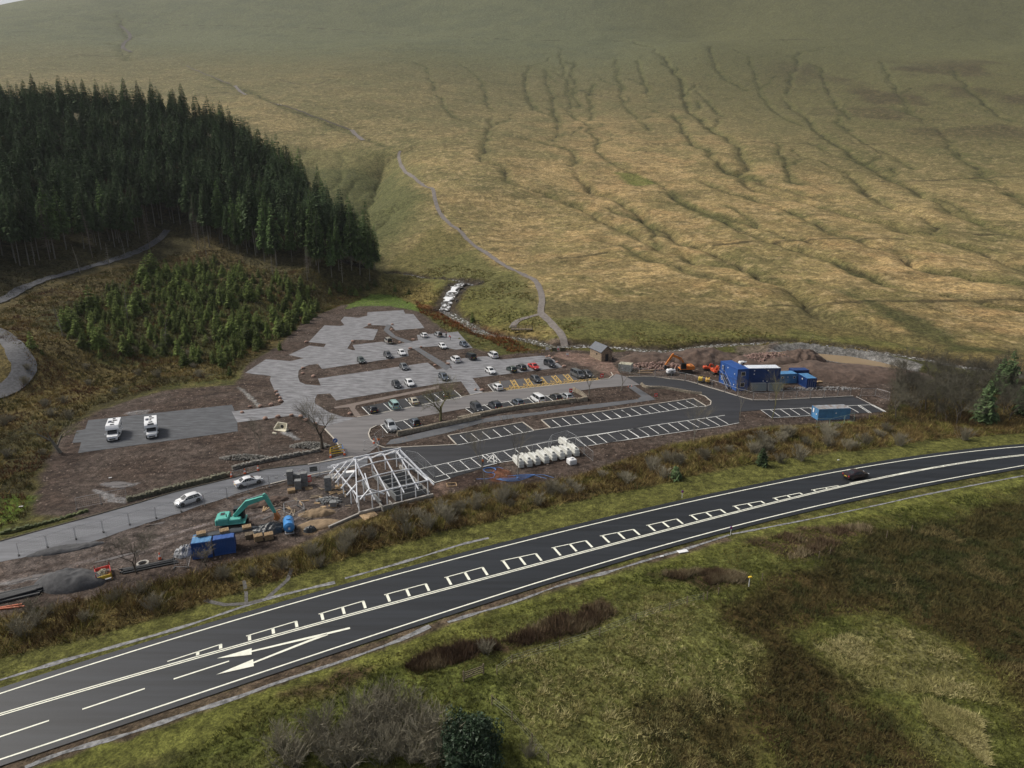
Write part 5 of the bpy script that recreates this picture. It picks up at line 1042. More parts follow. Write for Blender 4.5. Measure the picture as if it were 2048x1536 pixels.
c1(1265,438,'mpv','beige',0,'pale beige people carrier with open tailgate in the middle row',boot=True)
c1(1033,602,'hatch','green',1,'small dark green car alone on the second gravel row, leftmost of all')
c1(1262,556,'estate','darkgrey',1,'dark grey estate parked beside a white hatchback, nose towards us')
c1(1380,538,'hatch','white',1,'white hatchback parked beside the dark grey estate')
c1(1400,658,'hatch','grey',1,'grey hatchback alone at the top edge of the lower gravel lot')
c1(1335,808,'hatch','black',1,'black hatchback beside a white one on the lower gravel lot')
c1(1447,796,'hatch','white',1,'white hatchback beside the black one on the lower gravel lot')
c1(1740,745,'estate','blue',1,'dark blue-grey car behind the spreading mossy tree on the lower gravel lot')
c1(1838,595,'suv','white',0,'white off-road car, tail towards us, left of the black van')
c1(1970,572,'van','black',0,'black van between two white vehicles on the right gravel lot')
c1(1130,1018,'hatch','black',0,'black hatchback at the left end of the marked tarmac row')
c1(1313,985,'mpv','mint',0,'pale mint boxy small car in the marked tarmac row')
c1(1480,950,'saloon','gold',0,'champagne-coloured saloon in the marked tarmac row')
c1(1745,892,'hatch','black',0,'black car half hidden behind the crown of the mossy tree')
c1(1288,1168,'suv','silver',1,'large silver off-road car with black roof at the junction corner')
c1(1490,1130,'hatch','blue',0,'grey-blue hatchback with its boot open beside the drystone wall',boot=True)
c2(793,388,'mpv','white',0,'white people carrier at the top edge of the right gravel lot')
c2(772,522,'hatch','white',1,'white hatchback at the lower left of the right gravel lot')
c2(952,506,'hatch','green',0,'dark green-grey hatchback beside a slate-coloured car')
c2(1035,490,'hatch','darkgrey',0,'slate-grey hatchback left of the red car')
c2(1143,484,'saloon','red',1,'bright red car on the right gravel lot')
c2(1278,462,'suv','black',1,'black off-road car with doors open at the right end of the gravel lot')
c2(830,658,'hatch','white',0,'white hatchback at the left end of the yellow-hatched bays')
c2(1160,592,'hatch','darkgrey',1,'dark grey car standing in the yellow-hatched bays')
c2(1515,555,'van','grey',1,'grey van at the right end of the yellow-hatched bays')
c2(1600,548,'estate','darkgrey',1,'dark car squeezed right of the grey van')
c2(655,840,'mpv','darkgrey',1,'graphite people carrier at the left end of the bays along the drystone wall')
c2(810,818,'suv','darkblue',0,'dark blue off-road car in the bays along the drystone wall')
c2(1005,788,'hatch','blue',0,'steel-grey hatchback in the middle of the bays along the drystone wall')
c2(1175,764,'van','white',0,'white minibus with dark side windows in the bays along the wall')
c2(1330,746,'hatch','black',0,'black hatchback beside a pale silver one near the wall end')
c2(1420,738,'hatch','silver',0,'pale silver hatchback, last car at the right end of the wall bays')
def road_car(px, py, qx, qy, kind, col, label, z=.05, gr=None):
    c_ = car(px, py, kind, col, 1, label, grp=gr); a = Vector(flat(px, py)); b_ = Vector(flat(qx, qy)); d = b_ - a; c_.rotation_euler = (0, 0, math.atan2(d.y, d.x)); c_.location.z = z; return c_
road_car(376,1000,300,1024,'hatch','white','white hatchback driving down the wet side road, the left of two')
road_car(497,963,580,942,'saloon','white','white saloon driving on the side road past the traffic cones')
road_car(1712,950,1790,937,'saloon','maroon','dark maroon car driving on the main road', z=.12)
for o in bpy.context.scene.objects:
    if o.get('label', '').startswith(('white hatchback driving', 'white saloon driving', 'dark maroon')) and 'group' in o: del o['group']
# a door and bonnet standing open on the black off-roader
# ---- motorhomes
M_gel = mat('motorhome_gelcoat', (.80,.81,.82), .35, coat=.3)
def motorhome(px, py, ang, label, over):
    x, y = flat(px, py); t_ = thing('motorhome', (x, y, .06), label, 'motorhome', None, ang)
    b_ = MB(); b_.profile([(-3.5,.45),(-3.5,2.75),(-3.3,2.88),(1.6,2.88),(2.15 if over else 2.0,2.62 if over else 2.45),(2.35 if over else 2.2,2.12),(1.7,2.0),(1.55,.45)], -1.15, 1.15); b_.build('coach_body', M_gel, t_)
    b_ = MB(); hw = 1.0; L_ = [(1.5, .40, 1.0), (1.5, 2.06, .98), (1.78, 2.06, .95), (2.55, 1.30, 1.0), (3.28, 1.12, .92), (3.42, .72, .88), (3.42, .40, .86)]
    n = len(L_); V = [(x_, s * w_, z) for s in (-1, 1) for x_, z, w_ in L_]; b_.add(V, [tuple(range(n)), tuple(reversed(range(n, 2 * n)))] + [(i + n, (i + 1) % n + n, (i + 1) % n, i) for i in range(n)]); cab = b_.build('cab', M_gel, t_)
    b_ = MB(); b_.poly([(1.86, -.82, 2.0), (2.52, -.88, 1.36), (2.52, .88, 1.36), (1.86, .82, 2.0)]); b_.v = [(x_ + .02, y_, z + .03) for x_, y_, z in b_.v]; b_.build('windscreen', M_glass, cab)
    for s in (-1, 1):
        b_ = MB(); b_.poly([(1.72, s * 1.005, 1.25), (2.42, s * 1.008, 1.28), (1.95, s * .985, 1.88), (1.72, s * .985, 1.9)]); b_.build('cab_window', M_glass, cab)
        b_ = MB(); b_.box((2.35, s * 1.22, 1.35), (.12, .3, .3), 0, .03); b_.build('door_mirror', M_trim if s > 0 else M_gel, t_)
        b_ = MB(); b_.box((3.24, s * .72, .92), (.28, .26, .24), 0, .04); b_.build('headlight', M_lamp, t_)
        for k, (x0, x1) in enumerate(((-2.8, -1.7), (-.9, .3))): b_ = MB(); b_.box(((x0 + x1) / 2, s * 1.158, 1.85), (x1 - x0, .03, .55), 0); b_.build('side_window', M_glass, t_)
        for wx in (-2.0, 2.62): b_ = MB(); b_.cyl((wx, s * .86, .34), (wx, s * 1.10, .34), .34, n=14); w_ = b_.build('wheel', M_tyre, t_); b_ = MB(); b_.cyl((wx, s * 1.08, .34), (wx, s * 1.115, .34), .2, n=10); b_.build('rim', M_rim, w_)
    b_ = MB(); b_.box((3.44, 0, .62), (.06, 1.1, .26), 0, .02); b_.build('grille', M_trim, t_)
    b_ = MB(); b_.box((3.48, 0, .46), (.02, .52, .11)); b_.build('number_plate', M_plw, t_)
    for k, (x_, w_, l_) in enumerate(((1.05, .7, .55), (-.4, .5, .5), (-1.5, .8, .4), (-2.6, .5, .5))):
        if over and k == 1: w_ = .35
        b_ = MB(); b_.box((x_, 0 if k != 2 else .25, 2.925), (l_, w_, .09), 0, .02); b_.build('roof_light', M_glass if k in (0, 3) else M_trim, t_)
    b_ = MB(); b_.box((-1.0, -.6, 2.90), (1.3, .6, .04)); b_.build('solar_panel', mat('solar_cells', (.02,.028,.05), .3), t_)
    if over: b_ = MB(); b_.poly([(1.72, -.55, 2.84), (2.16, -.6, 2.60), (2.16, .6, 2.60), (1.72, .55, 2.84)]); b_.v = [(x_ + .02, y_, z + .03) for x_, y_, z in b_.v]; b_.build('skylight', M_glass, t_)
    return t_
motorhome(230, 873, R(-67), 'white motorhome on the dark gravel lot, the left one of two with several roof lights', False)
motorhome(305, 868, R(-63), 'white motorhome with a panoramic skylight above its cab, the right one of two', True)
# ================================================================ people
M_skin = mat('skin', (.42,.26,.19), .6); CL = {}
def cloth(n, c): return mat('cloth_' + n, c, .9)
def skin_obj(name, pts, edges, radii, m, parent):
    me = bpy.data.meshes.new(name); me.from_pydata(pts, edges, []); me.materials.append(m); o = bpy.data.objects.new(name, me); COL.objects.link(o); o.parent = parent
    o.modifiers.new('skin', 'SKIN'); 
    for i, (sv, r_) in enumerate(zip(me.skin_vertices[0].data, radii)): sv.radius = (r_, r_); sv.use_root = (i == 0)
    s_ = o.modifiers.new('sub', 'SUBSURF'); s_.levels = 1; s_.render_levels = 1; o.modifiers['skin'].use_smooth_shade = True; return o
def person(loc, rz, label, top, legs_, hat=None, stride=.18, arm=.15, H=1.75, bag=None, bend=0, vest=None, group=None):
    k = H / 1.75; t_ = thing('person', loc, label, 'person', group, rz, k)
    P = {'pel': (0, 0, .95), 'wst': (bend * .1, 0, 1.10), 'chs': (bend * .3, 0, 1.36 - bend * .05), 'nk': (bend * .38, 0, 1.50 - bend * .1), 'hd': (.02 + bend * .42, 0, 1.64 - bend * .13), 'hdt': (.01 + bend * .44, 0, 1.72 - bend * .14)}
    for s, q in ((1, 'l'), (-1, 'r')):
        f = stride * s; P[q + 'hip'] = (0, .095 * s, .90); P[q + 'kn'] = (f * .55 + .03, .10 * s, .50); P[q + 'an'] = (f, .10 * s, .08); P[q + 'to'] = (f + .17, .115 * s, .04)
        a = -arm * s; P[q + 'sh'] = (bend * .34, .19 * s, 1.42 - bend * .08); P[q + 'el'] = (a * .6 + bend * .3, .26 * s, 1.14 - bend * .08); P[q + 'wr'] = (a + .12 + bend * .35, .26 * s, .90 - bend * .05); P[q + 'ha'] = (a + .17 + bend * .36, .255 * s, .81)
        for fi, (dy, l) in enumerate(((-.03, .075), (-.01, .085), (.01, .08), (.03, .065))): P[q + 'f%d' % fi] = (a + .19 + bend * .36 + .015 * fi, .255 * s + dy, .81 - l)
        P[q + 'th'] = (a + .23 + bend * .36, .235 * s, .79)
    ks = list(P); ix = {n: i for i, n in enumerate(ks)}; E = [('pel','wst'),('wst','chs'),('chs','nk'),('nk','hd'),('hd','hdt')]
    for q in 'lr': E += [('pel',q+'hip'),(q+'hip',q+'kn'),(q+'kn',q+'an'),(q+'an',q+'to'),('chs',q+'sh'),(q+'sh',q+'el'),(q+'el',q+'wr'),(q+'wr',q+'ha'),(q+'ha',q+'th')] + [(q+'ha',q+'f%d'%i) for i in range(4)]
    rad_ = {'pel':.14,'wst':.13,'chs':.15,'nk':.058,'hd':.105,'hdt':.07}
    for q in 'lr': rad_.update({q+'hip':.085,q+'kn':.06,q+'an':.045,q+'to':.035,q+'sh':.065,q+'el':.045,q+'wr':.032,q+'ha':.036,q+'th':.011,**{q+'f%d'%i:.009 for i in range(4)}})
    skin_obj('body', [P[n] for n in ks], [(ix[a], ix[b_]) for a, b_ in E], [rad_[n] for n in ks], M_skin, t_)
    js = ['pel','wst','chs','lsh','lel','lwr','rsh','rel','rwr']; jx = {n: i for i, n in enumerate(js)}
    skin_obj('jacket', [P[n] for n in js], [(jx[a], jx[b_]) for a, b_ in (('pel','wst'),('wst','chs'),('chs','lsh'),('lsh','lel'),('lel','lwr'),('chs','rsh'),('rsh','rel'),('rel','rwr'))], [.17,.16,.18,.085,.068,.055,.085,.068,.055], cloth(*top), t_)
    ls = ['pel','lhip','lkn','lan','rhip','rkn','ran']; lx = {n: i for i, n in enumerate(ls)}
    skin_obj('trousers', [P[n] for n in ls], [(lx[a], lx[b_]) for a, b_ in (('pel','lhip'),('lhip','lkn'),('lkn','lan'),('pel','rhip'),('rhip','rkn'),('rkn','ran'))], [.155,.10,.078,.062,.10,.078,.062], cloth(*legs_), t_)
    hx, hy, hz = P['hd']; b_ = MB(); b_.cyl((hx - .015, 0, hz + .0), (hx - .015, 0, hz + .085), .122, .10, 10); b_.cyl((hx - .015, 0, hz + .085), (hx - .015, 0, hz + .135), .10, .04, 10); b_.build('hat' if hat else 'hair', cloth(*(hat or ('hair', (.05,.035,.025)))), t_, smooth=True)
    b_ = MB(); b_.box((hx + .105, 0, hz - .005), (.03, .022, .045), 0, .005); b_.build('nose', M_skin, t_)
    b_ = MB(); [b_.box((hx + .100, s * .036, hz + .025), (.012, .022, .012)) for s in (-1, 1)]; b_.build('eyes', M_trim, t_)
    if vest: b_ = MB(); b_.cyl((P['wst'][0], 0, 1.0), (P['chs'][0], 0, 1.45), .20, .215, 10); b_.v = [(x_, y_ * 1.12, z_) for x_, y_, z_ in b_.v]; b_.build('hi_vis_vest', cloth(*vest), t_, smooth=True)
    if bag: b_ = MB(); b_.box((P['chs'][0] - .24, 0, 1.25), (.20, .30, .46), 0, .05); b_.build('rucksack', cloth(*bag), t_)
    return t_
fl3 = lambda px, py, z=.06: (*flat(px, py), z)
BLK = ('black', (.02,.02,.022)); REDC = ('red', (.55,.03,.03)); NAVY = ('navy', (.03,.04,.08)); ORG = ('orange', (.75,.20,.04))
person(fl3(892.5,676), 2.2, 'person in dark clothes with a reddish hat standing behind the open silver estate', BLK, BLK, REDC, .05)
person(fl3(901,680), 3.6, 'person in a red jacket bending beside the open silver estate', REDC, BLK, None, .08, bend=.6)
person(fl3(965,934.5), -1.2, 'worker in an orange hi-vis vest and white helmet behind the fence left of the tanks', ('grey', (.2,.2,.2)), ('jeans', (.07,.10,.16)), ('helmet', (.7,.7,.68)), .08, vest=ORG)
person(fl3(757.5,891), -1.0, 'worker in pale trousers and orange top at the fence by the road junction', ORG, ('pale', (.35,.38,.42)), None, .06)
for px, py, lb, tc_ in ((884,425,'person in dark clothes, left of the upper pair walking on the hill path', BLK), (887.5,426,'person in a maroon coat, right of the upper pair walking on the hill path', ('maroon', (.12,.03,.05))), (919,459,'person with a yellow top walking on the hill path below the upper pair', ('yellow', (.6,.55,.05))), (921.5,461,'person in navy close behind the yellow-topped walker on the hill path', NAVY)):
    g = G(px, py); person((g.x, g.y, g.z + .22), -1.4, lb, tc_, BLK, None, .25, .2, bag=NAVY)
# sheep
M_wool = mat('wool', (.62,.58,.50), .95); M_shf = mat('sheep_face', (.08,.07,.06), .9)
def sheep(px, py, label, rz):
    g = G(px, py); t_ = thing('sheep', (g.x, g.y, g.z), label, 'sheep', None, rz, 1.35)
    pts = [(-.35,0,.62),(0,0,.62),(.3,0,.64),(.48,0,.74),(.60,0,.82),(.74,0,.74)] + [(x_, s * .12, z_) for x_ in (-.33, .28) for s in (-1, 1) for z_ in (.45, .05)]
    skin_obj('body', pts, [(0,1),(1,2),(2,3),(3,4),(4,5)] + [(0,6),(6,7),(0,8),(8,9),(2,10),(10,11),(2,12),(12,13)], [.24,.26,.23,.13,.09,.06] + [.07,.03] * 4, M_wool, t_)
    b_ = MB(); [b_.box((.62, s * .09, .86), (.04, .10, .03)) for s in (-1, 1)]; b_.build('ears', M_shf, t_); return t_
sheep(556,209,'white sheep, left of two standing below the distant peat stream',.3); sheep(562,209.5,'white sheep, right of two standing below the distant peat stream',2.8); sheep(491,189,'lone white sheep beside the distant path',1.0)
# ================================================================ building site and car park furniture
M_galv = mat('galvanised_steel', (.42,.43,.44), .5, metal=.4); M_white_p = mat('white_gatic', (.70,.72,.76), .5, metal=.0)
M_conc = mat('concrete', (.34,.32,.29), .9, var=.2, vs=1.5, bump=.02, bs=8); M_block = mat('grey_blocks', (.19,.195,.195), .95, var=.2, vs=3); M_wood = mat('pallet_wood', (.36,.25,.14), .9, var=.25, vs=4); M_oldw = mat('weathered_wood', (.19,.15,.105), .95, var=.3, vs=3)
M_wire = mat('fence_wire', (.36,.37,.38), .6, metal=.3); M_foot_ = mat('fence_foot', (.06,.06,.06), .9); M_stone = mat('wall_stone', (.20,.175,.145), .95, var=.45, vs=1.6, bump=.06, bs=6); M_mstone = mat('mossy_stone', (.13,.125,.085), .95, var=.5, vs=1.4, bump=.06, bs=6)
M_teal = mat('teal_machine_paint', (.10,.43,.36), .45, var=.1, vs=1); M_orange = mat('orange_machine_paint', (.62,.20,.035), .5, var=.12, vs=1); M_orr = mat('red_orange_paint', (.60,.09,.03), .5); M_yel = mat('yellow_plastic', (.70,.48,.04), .5); M_blk = M_trim
M_cblue = mat('container_blue', (.022,.085,.30), .5, var=.12, vs=.8); M_cblue2 = mat('deep_blue', (.012,.045,.17), .5, var=.12, vs=.8); M_cblue3 = mat('faded_blue', (.075,.22,.42), .6, var=.18, vs=.8); M_rust = mat('rusty_roof', (.30,.34,.38), .8, col2=(.18,.13,.10), vs=1.2)
M_mud = mat('brown_spoil', (.100,.068,.052), .98, var=.35, vs=.6, bump=.25, bs=2); M_agg = mat('dark_aggregate', (.075,.075,.078), .98, var=.2, vs=2, bump=.06, bs=6); M_red = mat('red_sign', (.62,.06,.05), .5); M_sgw = mat('sign_white', (.78,.78,.78), .5); M_bluep = mat('blue_pipe', (.12,.25,.55), .5); M_sblue = mat('sign_blue', (.03,.12,.45), .4)
def F3(p, z=0.0): return Vector((*flat(*p), z))
# ---- mesh fence panels
def fence_panel(a, b, label, group, h=2.0, feet=True, m=M_galv, wires=True, nw=12):
    a = Vector(a); b = Vector(b); d = b - a; Ln = d.length; t_ = thing('mesh_fence', (a.x, a.y, a.z), label, 'fence panel', group, math.atan2(d.y, d.x))
    f = MB(); r_ = .028
    for x in (0.06, Ln - .06): f.cyl((x, 0, .05), (x, 0, h - .12), r_, n=5)
    f.tube([(0.06, 0, h - .12), (.2, 0, h), (Ln - .2, 0, h), (Ln - .06, 0, h - .12)], r_, 5); f.cyl((.06, 0, .22), (Ln - .06, 0, .22), .022, n=4); f.build('frame', m, t_)
    if wires:
        w_ = MB(); n = max(3, int(Ln / .28))
        for k in range(1, n): w_.cyl((Ln * k / n, 0, .22), (Ln * k / n, 0, h - .03), .006, n=3, cap=False)
        for k in range(1, 5): w_.cyl((.06, 0, .22 + (h - .25) * k / 5), (Ln - .06, 0, .22 + (h - .25) * k / 5), .006, n=3, cap=False)
        w_.build('wire_mesh', M_wire, t_)
    if feet: q = MB(); q.box((0.0, 0, .07), (.22, .62, .14), 0, .03); q.build('foot', M_foot_, t_)
    return t_
def fence_run(pts, label, group, h=2.0, pl=3.5, z=0.0, **k):
    P_ = [F3(p, z) for p in pts]
    for a, b in zip(P_[:-1], P_[1:]):
        n = max(1, round((b - a).length / pl))
        for i in range(n): fence_panel(a.lerp(b, i / n), a.lerp(b, (i + 1) / n), label, group, h, **k)
fence_run(z3([(130,338),(250,357),(455,375),(545,390),(625,410),(715,435),(800,462),(880,490),(980,515),(1080,517),(1170,505),(1343,502),(1518,497),(1602,492)]), 'galvanised mesh fence panel along the kerb round the blue site offices', 'fence panels round the site compound', z=.05)
fence_run(z3([(1665,490),(1760,488),(1850,515)]), 'mesh fence panel past the end of the far tarmac row', 'fence panels beyond the far row')
fence_run([(868,955),(906,949),(929,944.5),(963.5,936),(995,927),(1031,917),(1065,908),(1097,901),(1103,889)], 'tall mesh fence panel standing along the bays between the steel frame and the tanks', 'fence panels along the lower bays', z=.06)
fence_run([(1103,889),(1132,880),(1151,890),(1168,910),(1186,924)], 'mesh fence panel round the far end of the white tanks', 'fence panels round the tanks', z=.06)
fence_run(z5([(1700,240),(1790,255),(1860,315),(1925,380)]), 'mesh fence panel curving behind the steel frame', 'fence panels behind the steel frame', z=.02)
fence_run(z4([(120,1060),(305,1008),(487,955),(662,910),(830,862),(1000,820),(1160,780),(1310,738),(1455,695),(1590,660),(1725,622)]), 'grey mesh fence panel along the lower edge of the wet side road', 'fence panels along the side road', z=.02)
fence_run(z4([(1725,622),(1850,592),(2048,548),(2190,520)]), 'mesh fence panel with white notices behind the block stacks', 'fence panels behind the blocks', z=.02)
fence_run(z4([(490,765),(650,732),(815,700)]), 'bright mesh fence panel across the muddy gateway of the upper verge', 'fence panels across the muddy gateway', z=.0)
fence_run(z4([(1480,562),(1565,540),(1655,518)]), 'mesh fence panel behind the three traffic cones', 'fence panels by the three cones', h=1.1)
fence_run(z3([(1382,688),(1465,690),(1560,668),(1625,650)]), 'pale green mesh fence panel in front of the lone light-blue container', 'fence panels of the lone container', m=mat('pale_green_steel', (.30,.42,.36), .5))
fence_run(z1([(1150,1310),(1220,1255),(1345,1244)]), 'mesh fence panel at the kerbed corner of the road junction', 'fence panels at the junction')
fence_run(z1([(1060,1370),(1160,1325),(1190,1390)]), 'mesh fence panel closing the junction above the steel frame', 'fence panels above the steel frame')
hexc = z5([(742,690),(815,722),(905,665),(898,625),(852,592),(745,612)]); P_ = [F3(p) for p in hexc]
fence_run(z5([(745,694),(812,722),(905,668),(900,632),(850,600),(742,625),(745,694)]), 'silver fence panel of the ring round the open pit beside the teal digger', 'fence panels round the pit', h=1.15, pl=2.4)
fence_run(z5([(1000,372),(1110,392),(1215,400)]), 'low barrier beside the manhole cover', 'barriers by the manhole', h=1.0)
# ---- steel frame
def steel_frame():
    a = at_h(*z5([(1320,545)])[0], 2.8); b = at_h(*z5([(1895,408)])[0], 2.8); ax = Vector((b.x - a.x, b.y - a.y, 0)); Ln = ax.length; rz = math.atan2(ax.y, ax.x)
    t_ = thing('steel_building_frame', (a.x, a.y, 0), 'unfinished white steel roof frame on grey block footings beside the car park', 'building frame', None, rz)
    Dp, RY = 14.5, 8.6; E_, Rg = 2.8, 5.9; xs = [.3, .2 * Ln, .4 * Ln, .6 * Ln, .8 * Ln, Ln - .3]
    def beam(nm, p, q, w_=.14, h_=.22): c = MB(); c.beam(p, q, w_, h_); c.build(nm, M_white_p, t_)
    def col_(x, y, h): c = MB(); c.box((x, y, h / 2), (.15, .15, h)); c.build('column', M_white_p, t_)
    zf = lambda y: lin(E_, Rg, (y - .5) / (RY - .5)) if y < RY else lin(Rg, E_, (y - RY) / (Dp - RY))
    rx0, rx1 = xs[0] + 2.4, xs[-1] - 1.6
    for x in xs[1:-1]:
        beam('rafter', (x, -.7, zf(-.7)), (x, RY, Rg)); beam('rafter', (x, Dp + .6, E_ - .3), (x, RY, Rg)); col_(x, .5, E_); col_(x, 4.5, zf(4.5) - .1); col_(x, Dp, E_)
    for x, rx, sg in ((xs[0], rx0, -1), (xs[-1], rx1, 1)):
        beam('hip_rafter', (x + sg * .6, -.6, E_ - .35), (rx, RY, Rg), .16, .26); beam('hip_rafter', (x + sg * .6, Dp + .6, E_ - .35), (rx, RY, Rg), .16, .26); beam('rafter', (x + sg * 1.2, RY, E_ - .45), (rx, RY, Rg))
        for f in (.35, .7): hx, hy, hz_ = lin(x, rx, f), lin(.5, RY, f), lin(E_, Rg, f); beam('jack_rafter', (hx, hy, hz_), (x + sg * 1.1, hy - .3, E_ - .4)); beam('jack_rafter', (lin(x, rx, f), lin(Dp, RY, f), hz_), (x + sg * 1.1, lin(Dp, RY, f), E_ - .4))
        for y in (.5, 4.5, RY, 11.5, Dp): col_(x, y, E_)
    beam('ridge_beam', (rx0 - .3, RY, Rg + .14), (rx1 + .3, RY, Rg + .14), .16, .22); beam('eaves_beam', (xs[0] - .2, .5, E_ + .1), (xs[-1] + .2, .5, E_ + .1)); beam('eaves_beam', (xs[0] - .2, Dp, E_ + .1), (xs[-1] + .2, Dp, E_ + .1)); beam('eaves_beam', (xs[0], .6, E_ + .1), (xs[0], Dp - .1, E_ + .1)); beam('eaves_beam', (xs[-1], .6, E_ + .1), (xs[-1], Dp - .1, E_ + .1))
    for f in (.36, .7):
        y = lin(.5, RY, f); a_, b_ = lin(xs[0], rx0, f), lin(xs[-1], rx1, f); pts = [(lin(a_, b_, k / 5), y + .5 * math.sin(math.pi * k / 5), zf(y) + .16 + .2 * math.sin(math.pi * k / 5)) for k in range(6)]
        c = MB(); [c.beam(p, q, .1, .15) for p, q in zip(pts[:-1], pts[1:])]; c.build('purlin', M_white_p, t_)
    beam('brace', (xs[0] + .1, .5, .2), (xs[0] + .1, 4.5, E_), .06, .06); beam('brace', (xs[-1] - .1, .5, .2), (xs[-2], .5, E_), .06, .06); beam('gable_ridge', (xs[1] - .3, .6, 3.7), (xs[1] + .4, 4.6, zf(4.6) + .3)); beam('gable_rafter', (xs[0] + .1, .0, E_ - .2), (xs[1] - .3, .6, 3.75)); beam('gable_rafter', (xs[2] - .6, .0, E_ - .2), (xs[1] - .3, .6, 3.75))
    # footings
    c = MB(); c.box((Ln * .52, .2, .22), (Ln + .4, .35, .5)); c.build('footing', M_conc, t_)
    c = MB(); c.box((Ln - .0, Dp * .5, .3), (.35, Dp * .9, .7)); c.build('footing', M_conc, t_)
    c = MB(); c.box((Ln * .34, Dp * .42, .35), (.3, Dp * .62, .8)); c.build('block_wall', M_block, t_)
    c = MB(); c.box((Ln * .56, Dp * .5, .45), (.3, Dp * .78, .95)); c.build('block_wall', M_block, t_)
    for k in range(6): c = MB(); c.box((Ln * .78, Dp * (.12 + .115 * k), .45), (Ln * .42, .2, .9)); c.build('block_wall', M_block, t_)
    c = MB(); c.prism([(.2, -2.2), (2.6, -1.6), (2.4, 1.0), (0, .6)], .02, .10); c.build('timber_formwork', M_wood, t_)
    c = MB(); c.box((4.6, -.5, .4), (1.8, .2, .9)); c.box((3.8, -.0, .4), (.2, 1.6, .9)); c.box((5.4, .0, .4), (.2, 1.6, .9)); c.build('block_wall', M_conc, t_)
    c = MB(); c.beam((.2, .2, .16), (-5.2, -1.6, .16), .3, .35); c.build('footing', M_conc, t_)
    return t_
steel_frame()
# ---- white precast tanks
M_tank = mat('white_precast', (.62,.62,.58), .8, var=.15, vs=1.5)
def tank(px0, py0, px1, py1, label):
    a = F3((px0, py0)); b = F3((px1, py1)); d = b - a; Ln = max(3.0, d.length); t_ = thing('precast_tank', (a.x, a.y, 0.06), label, 'tank', 'white tanks lined up in the fenced bay', math.atan2(d.y, d.x))
    c = MB(); W_ = 1.0
    c.box((Ln / 2, 0, .32), (Ln, W_, .64), 0, .05, tap=1); c.box((Ln / 2, 0, .68), (Ln + .12, W_ + .14, .10), 0, .02)
    c.profile([(0.06, .72), (.2, 1.22), (.45, 1.36), (Ln - .45, 1.36), (Ln - .2, 1.22), (Ln - .06, .72)], -W_ / 2 + .03, W_ / 2 - .03); c.build('shell', M_tank, t_)
    for x in (.65, Ln - .65):
        c = MB(); c.cyl((x, 0, 1.34), (x, 0, 1.48), .27, n=12); q = c.build('manhole_neck', M_tank, t_); c = MB(); c.cyl((x, 0, 1.475), (x, 0, 1.52), .255, n=12); c.build('lid', M_blk, q)
    return t_
TK = [((966,406+0),)]
for i, (q0, q1, lb) in enumerate([((845,450),(905,518),'first white tank from the left of the row by the slim tree'),((912,432),(980,510),'plain-topped second tank from the left of the row'),((975,425),(1052,492),'third tank from the left of the white row'),((1048,405),(1130,478),'fourth tank from the left, in the middle of the row'),((1118,385),(1200,455),'fifth tank from the left of the white row'),((1185,372),(1270,443),'sixth tank, third from the right of the front row'),((1250,362),(1330,425),'seventh tank, partly behind the white bulk bag'),((1325,345),(1400,415),'rightmost tank of the front row nearest the fence corner'),((1250,290),(1325,350),'white tank standing behind the others against the rear fence')]):
    a_, b_ = z6([q0, q1]); tank(*a_, *b_, lb)
def bulk_bag(px, py, m, label, w_=.9, h=.9):
    p = F3((px, py)); t_ = thing('bulk_bag', p, label, 'bag'); c = MB(); c.box((0, 0, h / 2), (w_ * 1.25, w_ * 1.25, h), .4, .12, tap=.62); c.build('sack', m, t_); c = MB(); c.box((0, 0, h + .10), (w_ * .5, w_ * .45, .28), .7, .08); c.build('tied_neck', m, t_); return t_
bulk_bag(*z6([(1350,478)])[0], mat('bulk_bag_fabric', (.70,.70,.70), .9), 'white tied bulk bag in front of the right-hand tanks', 1.2, 1.0)
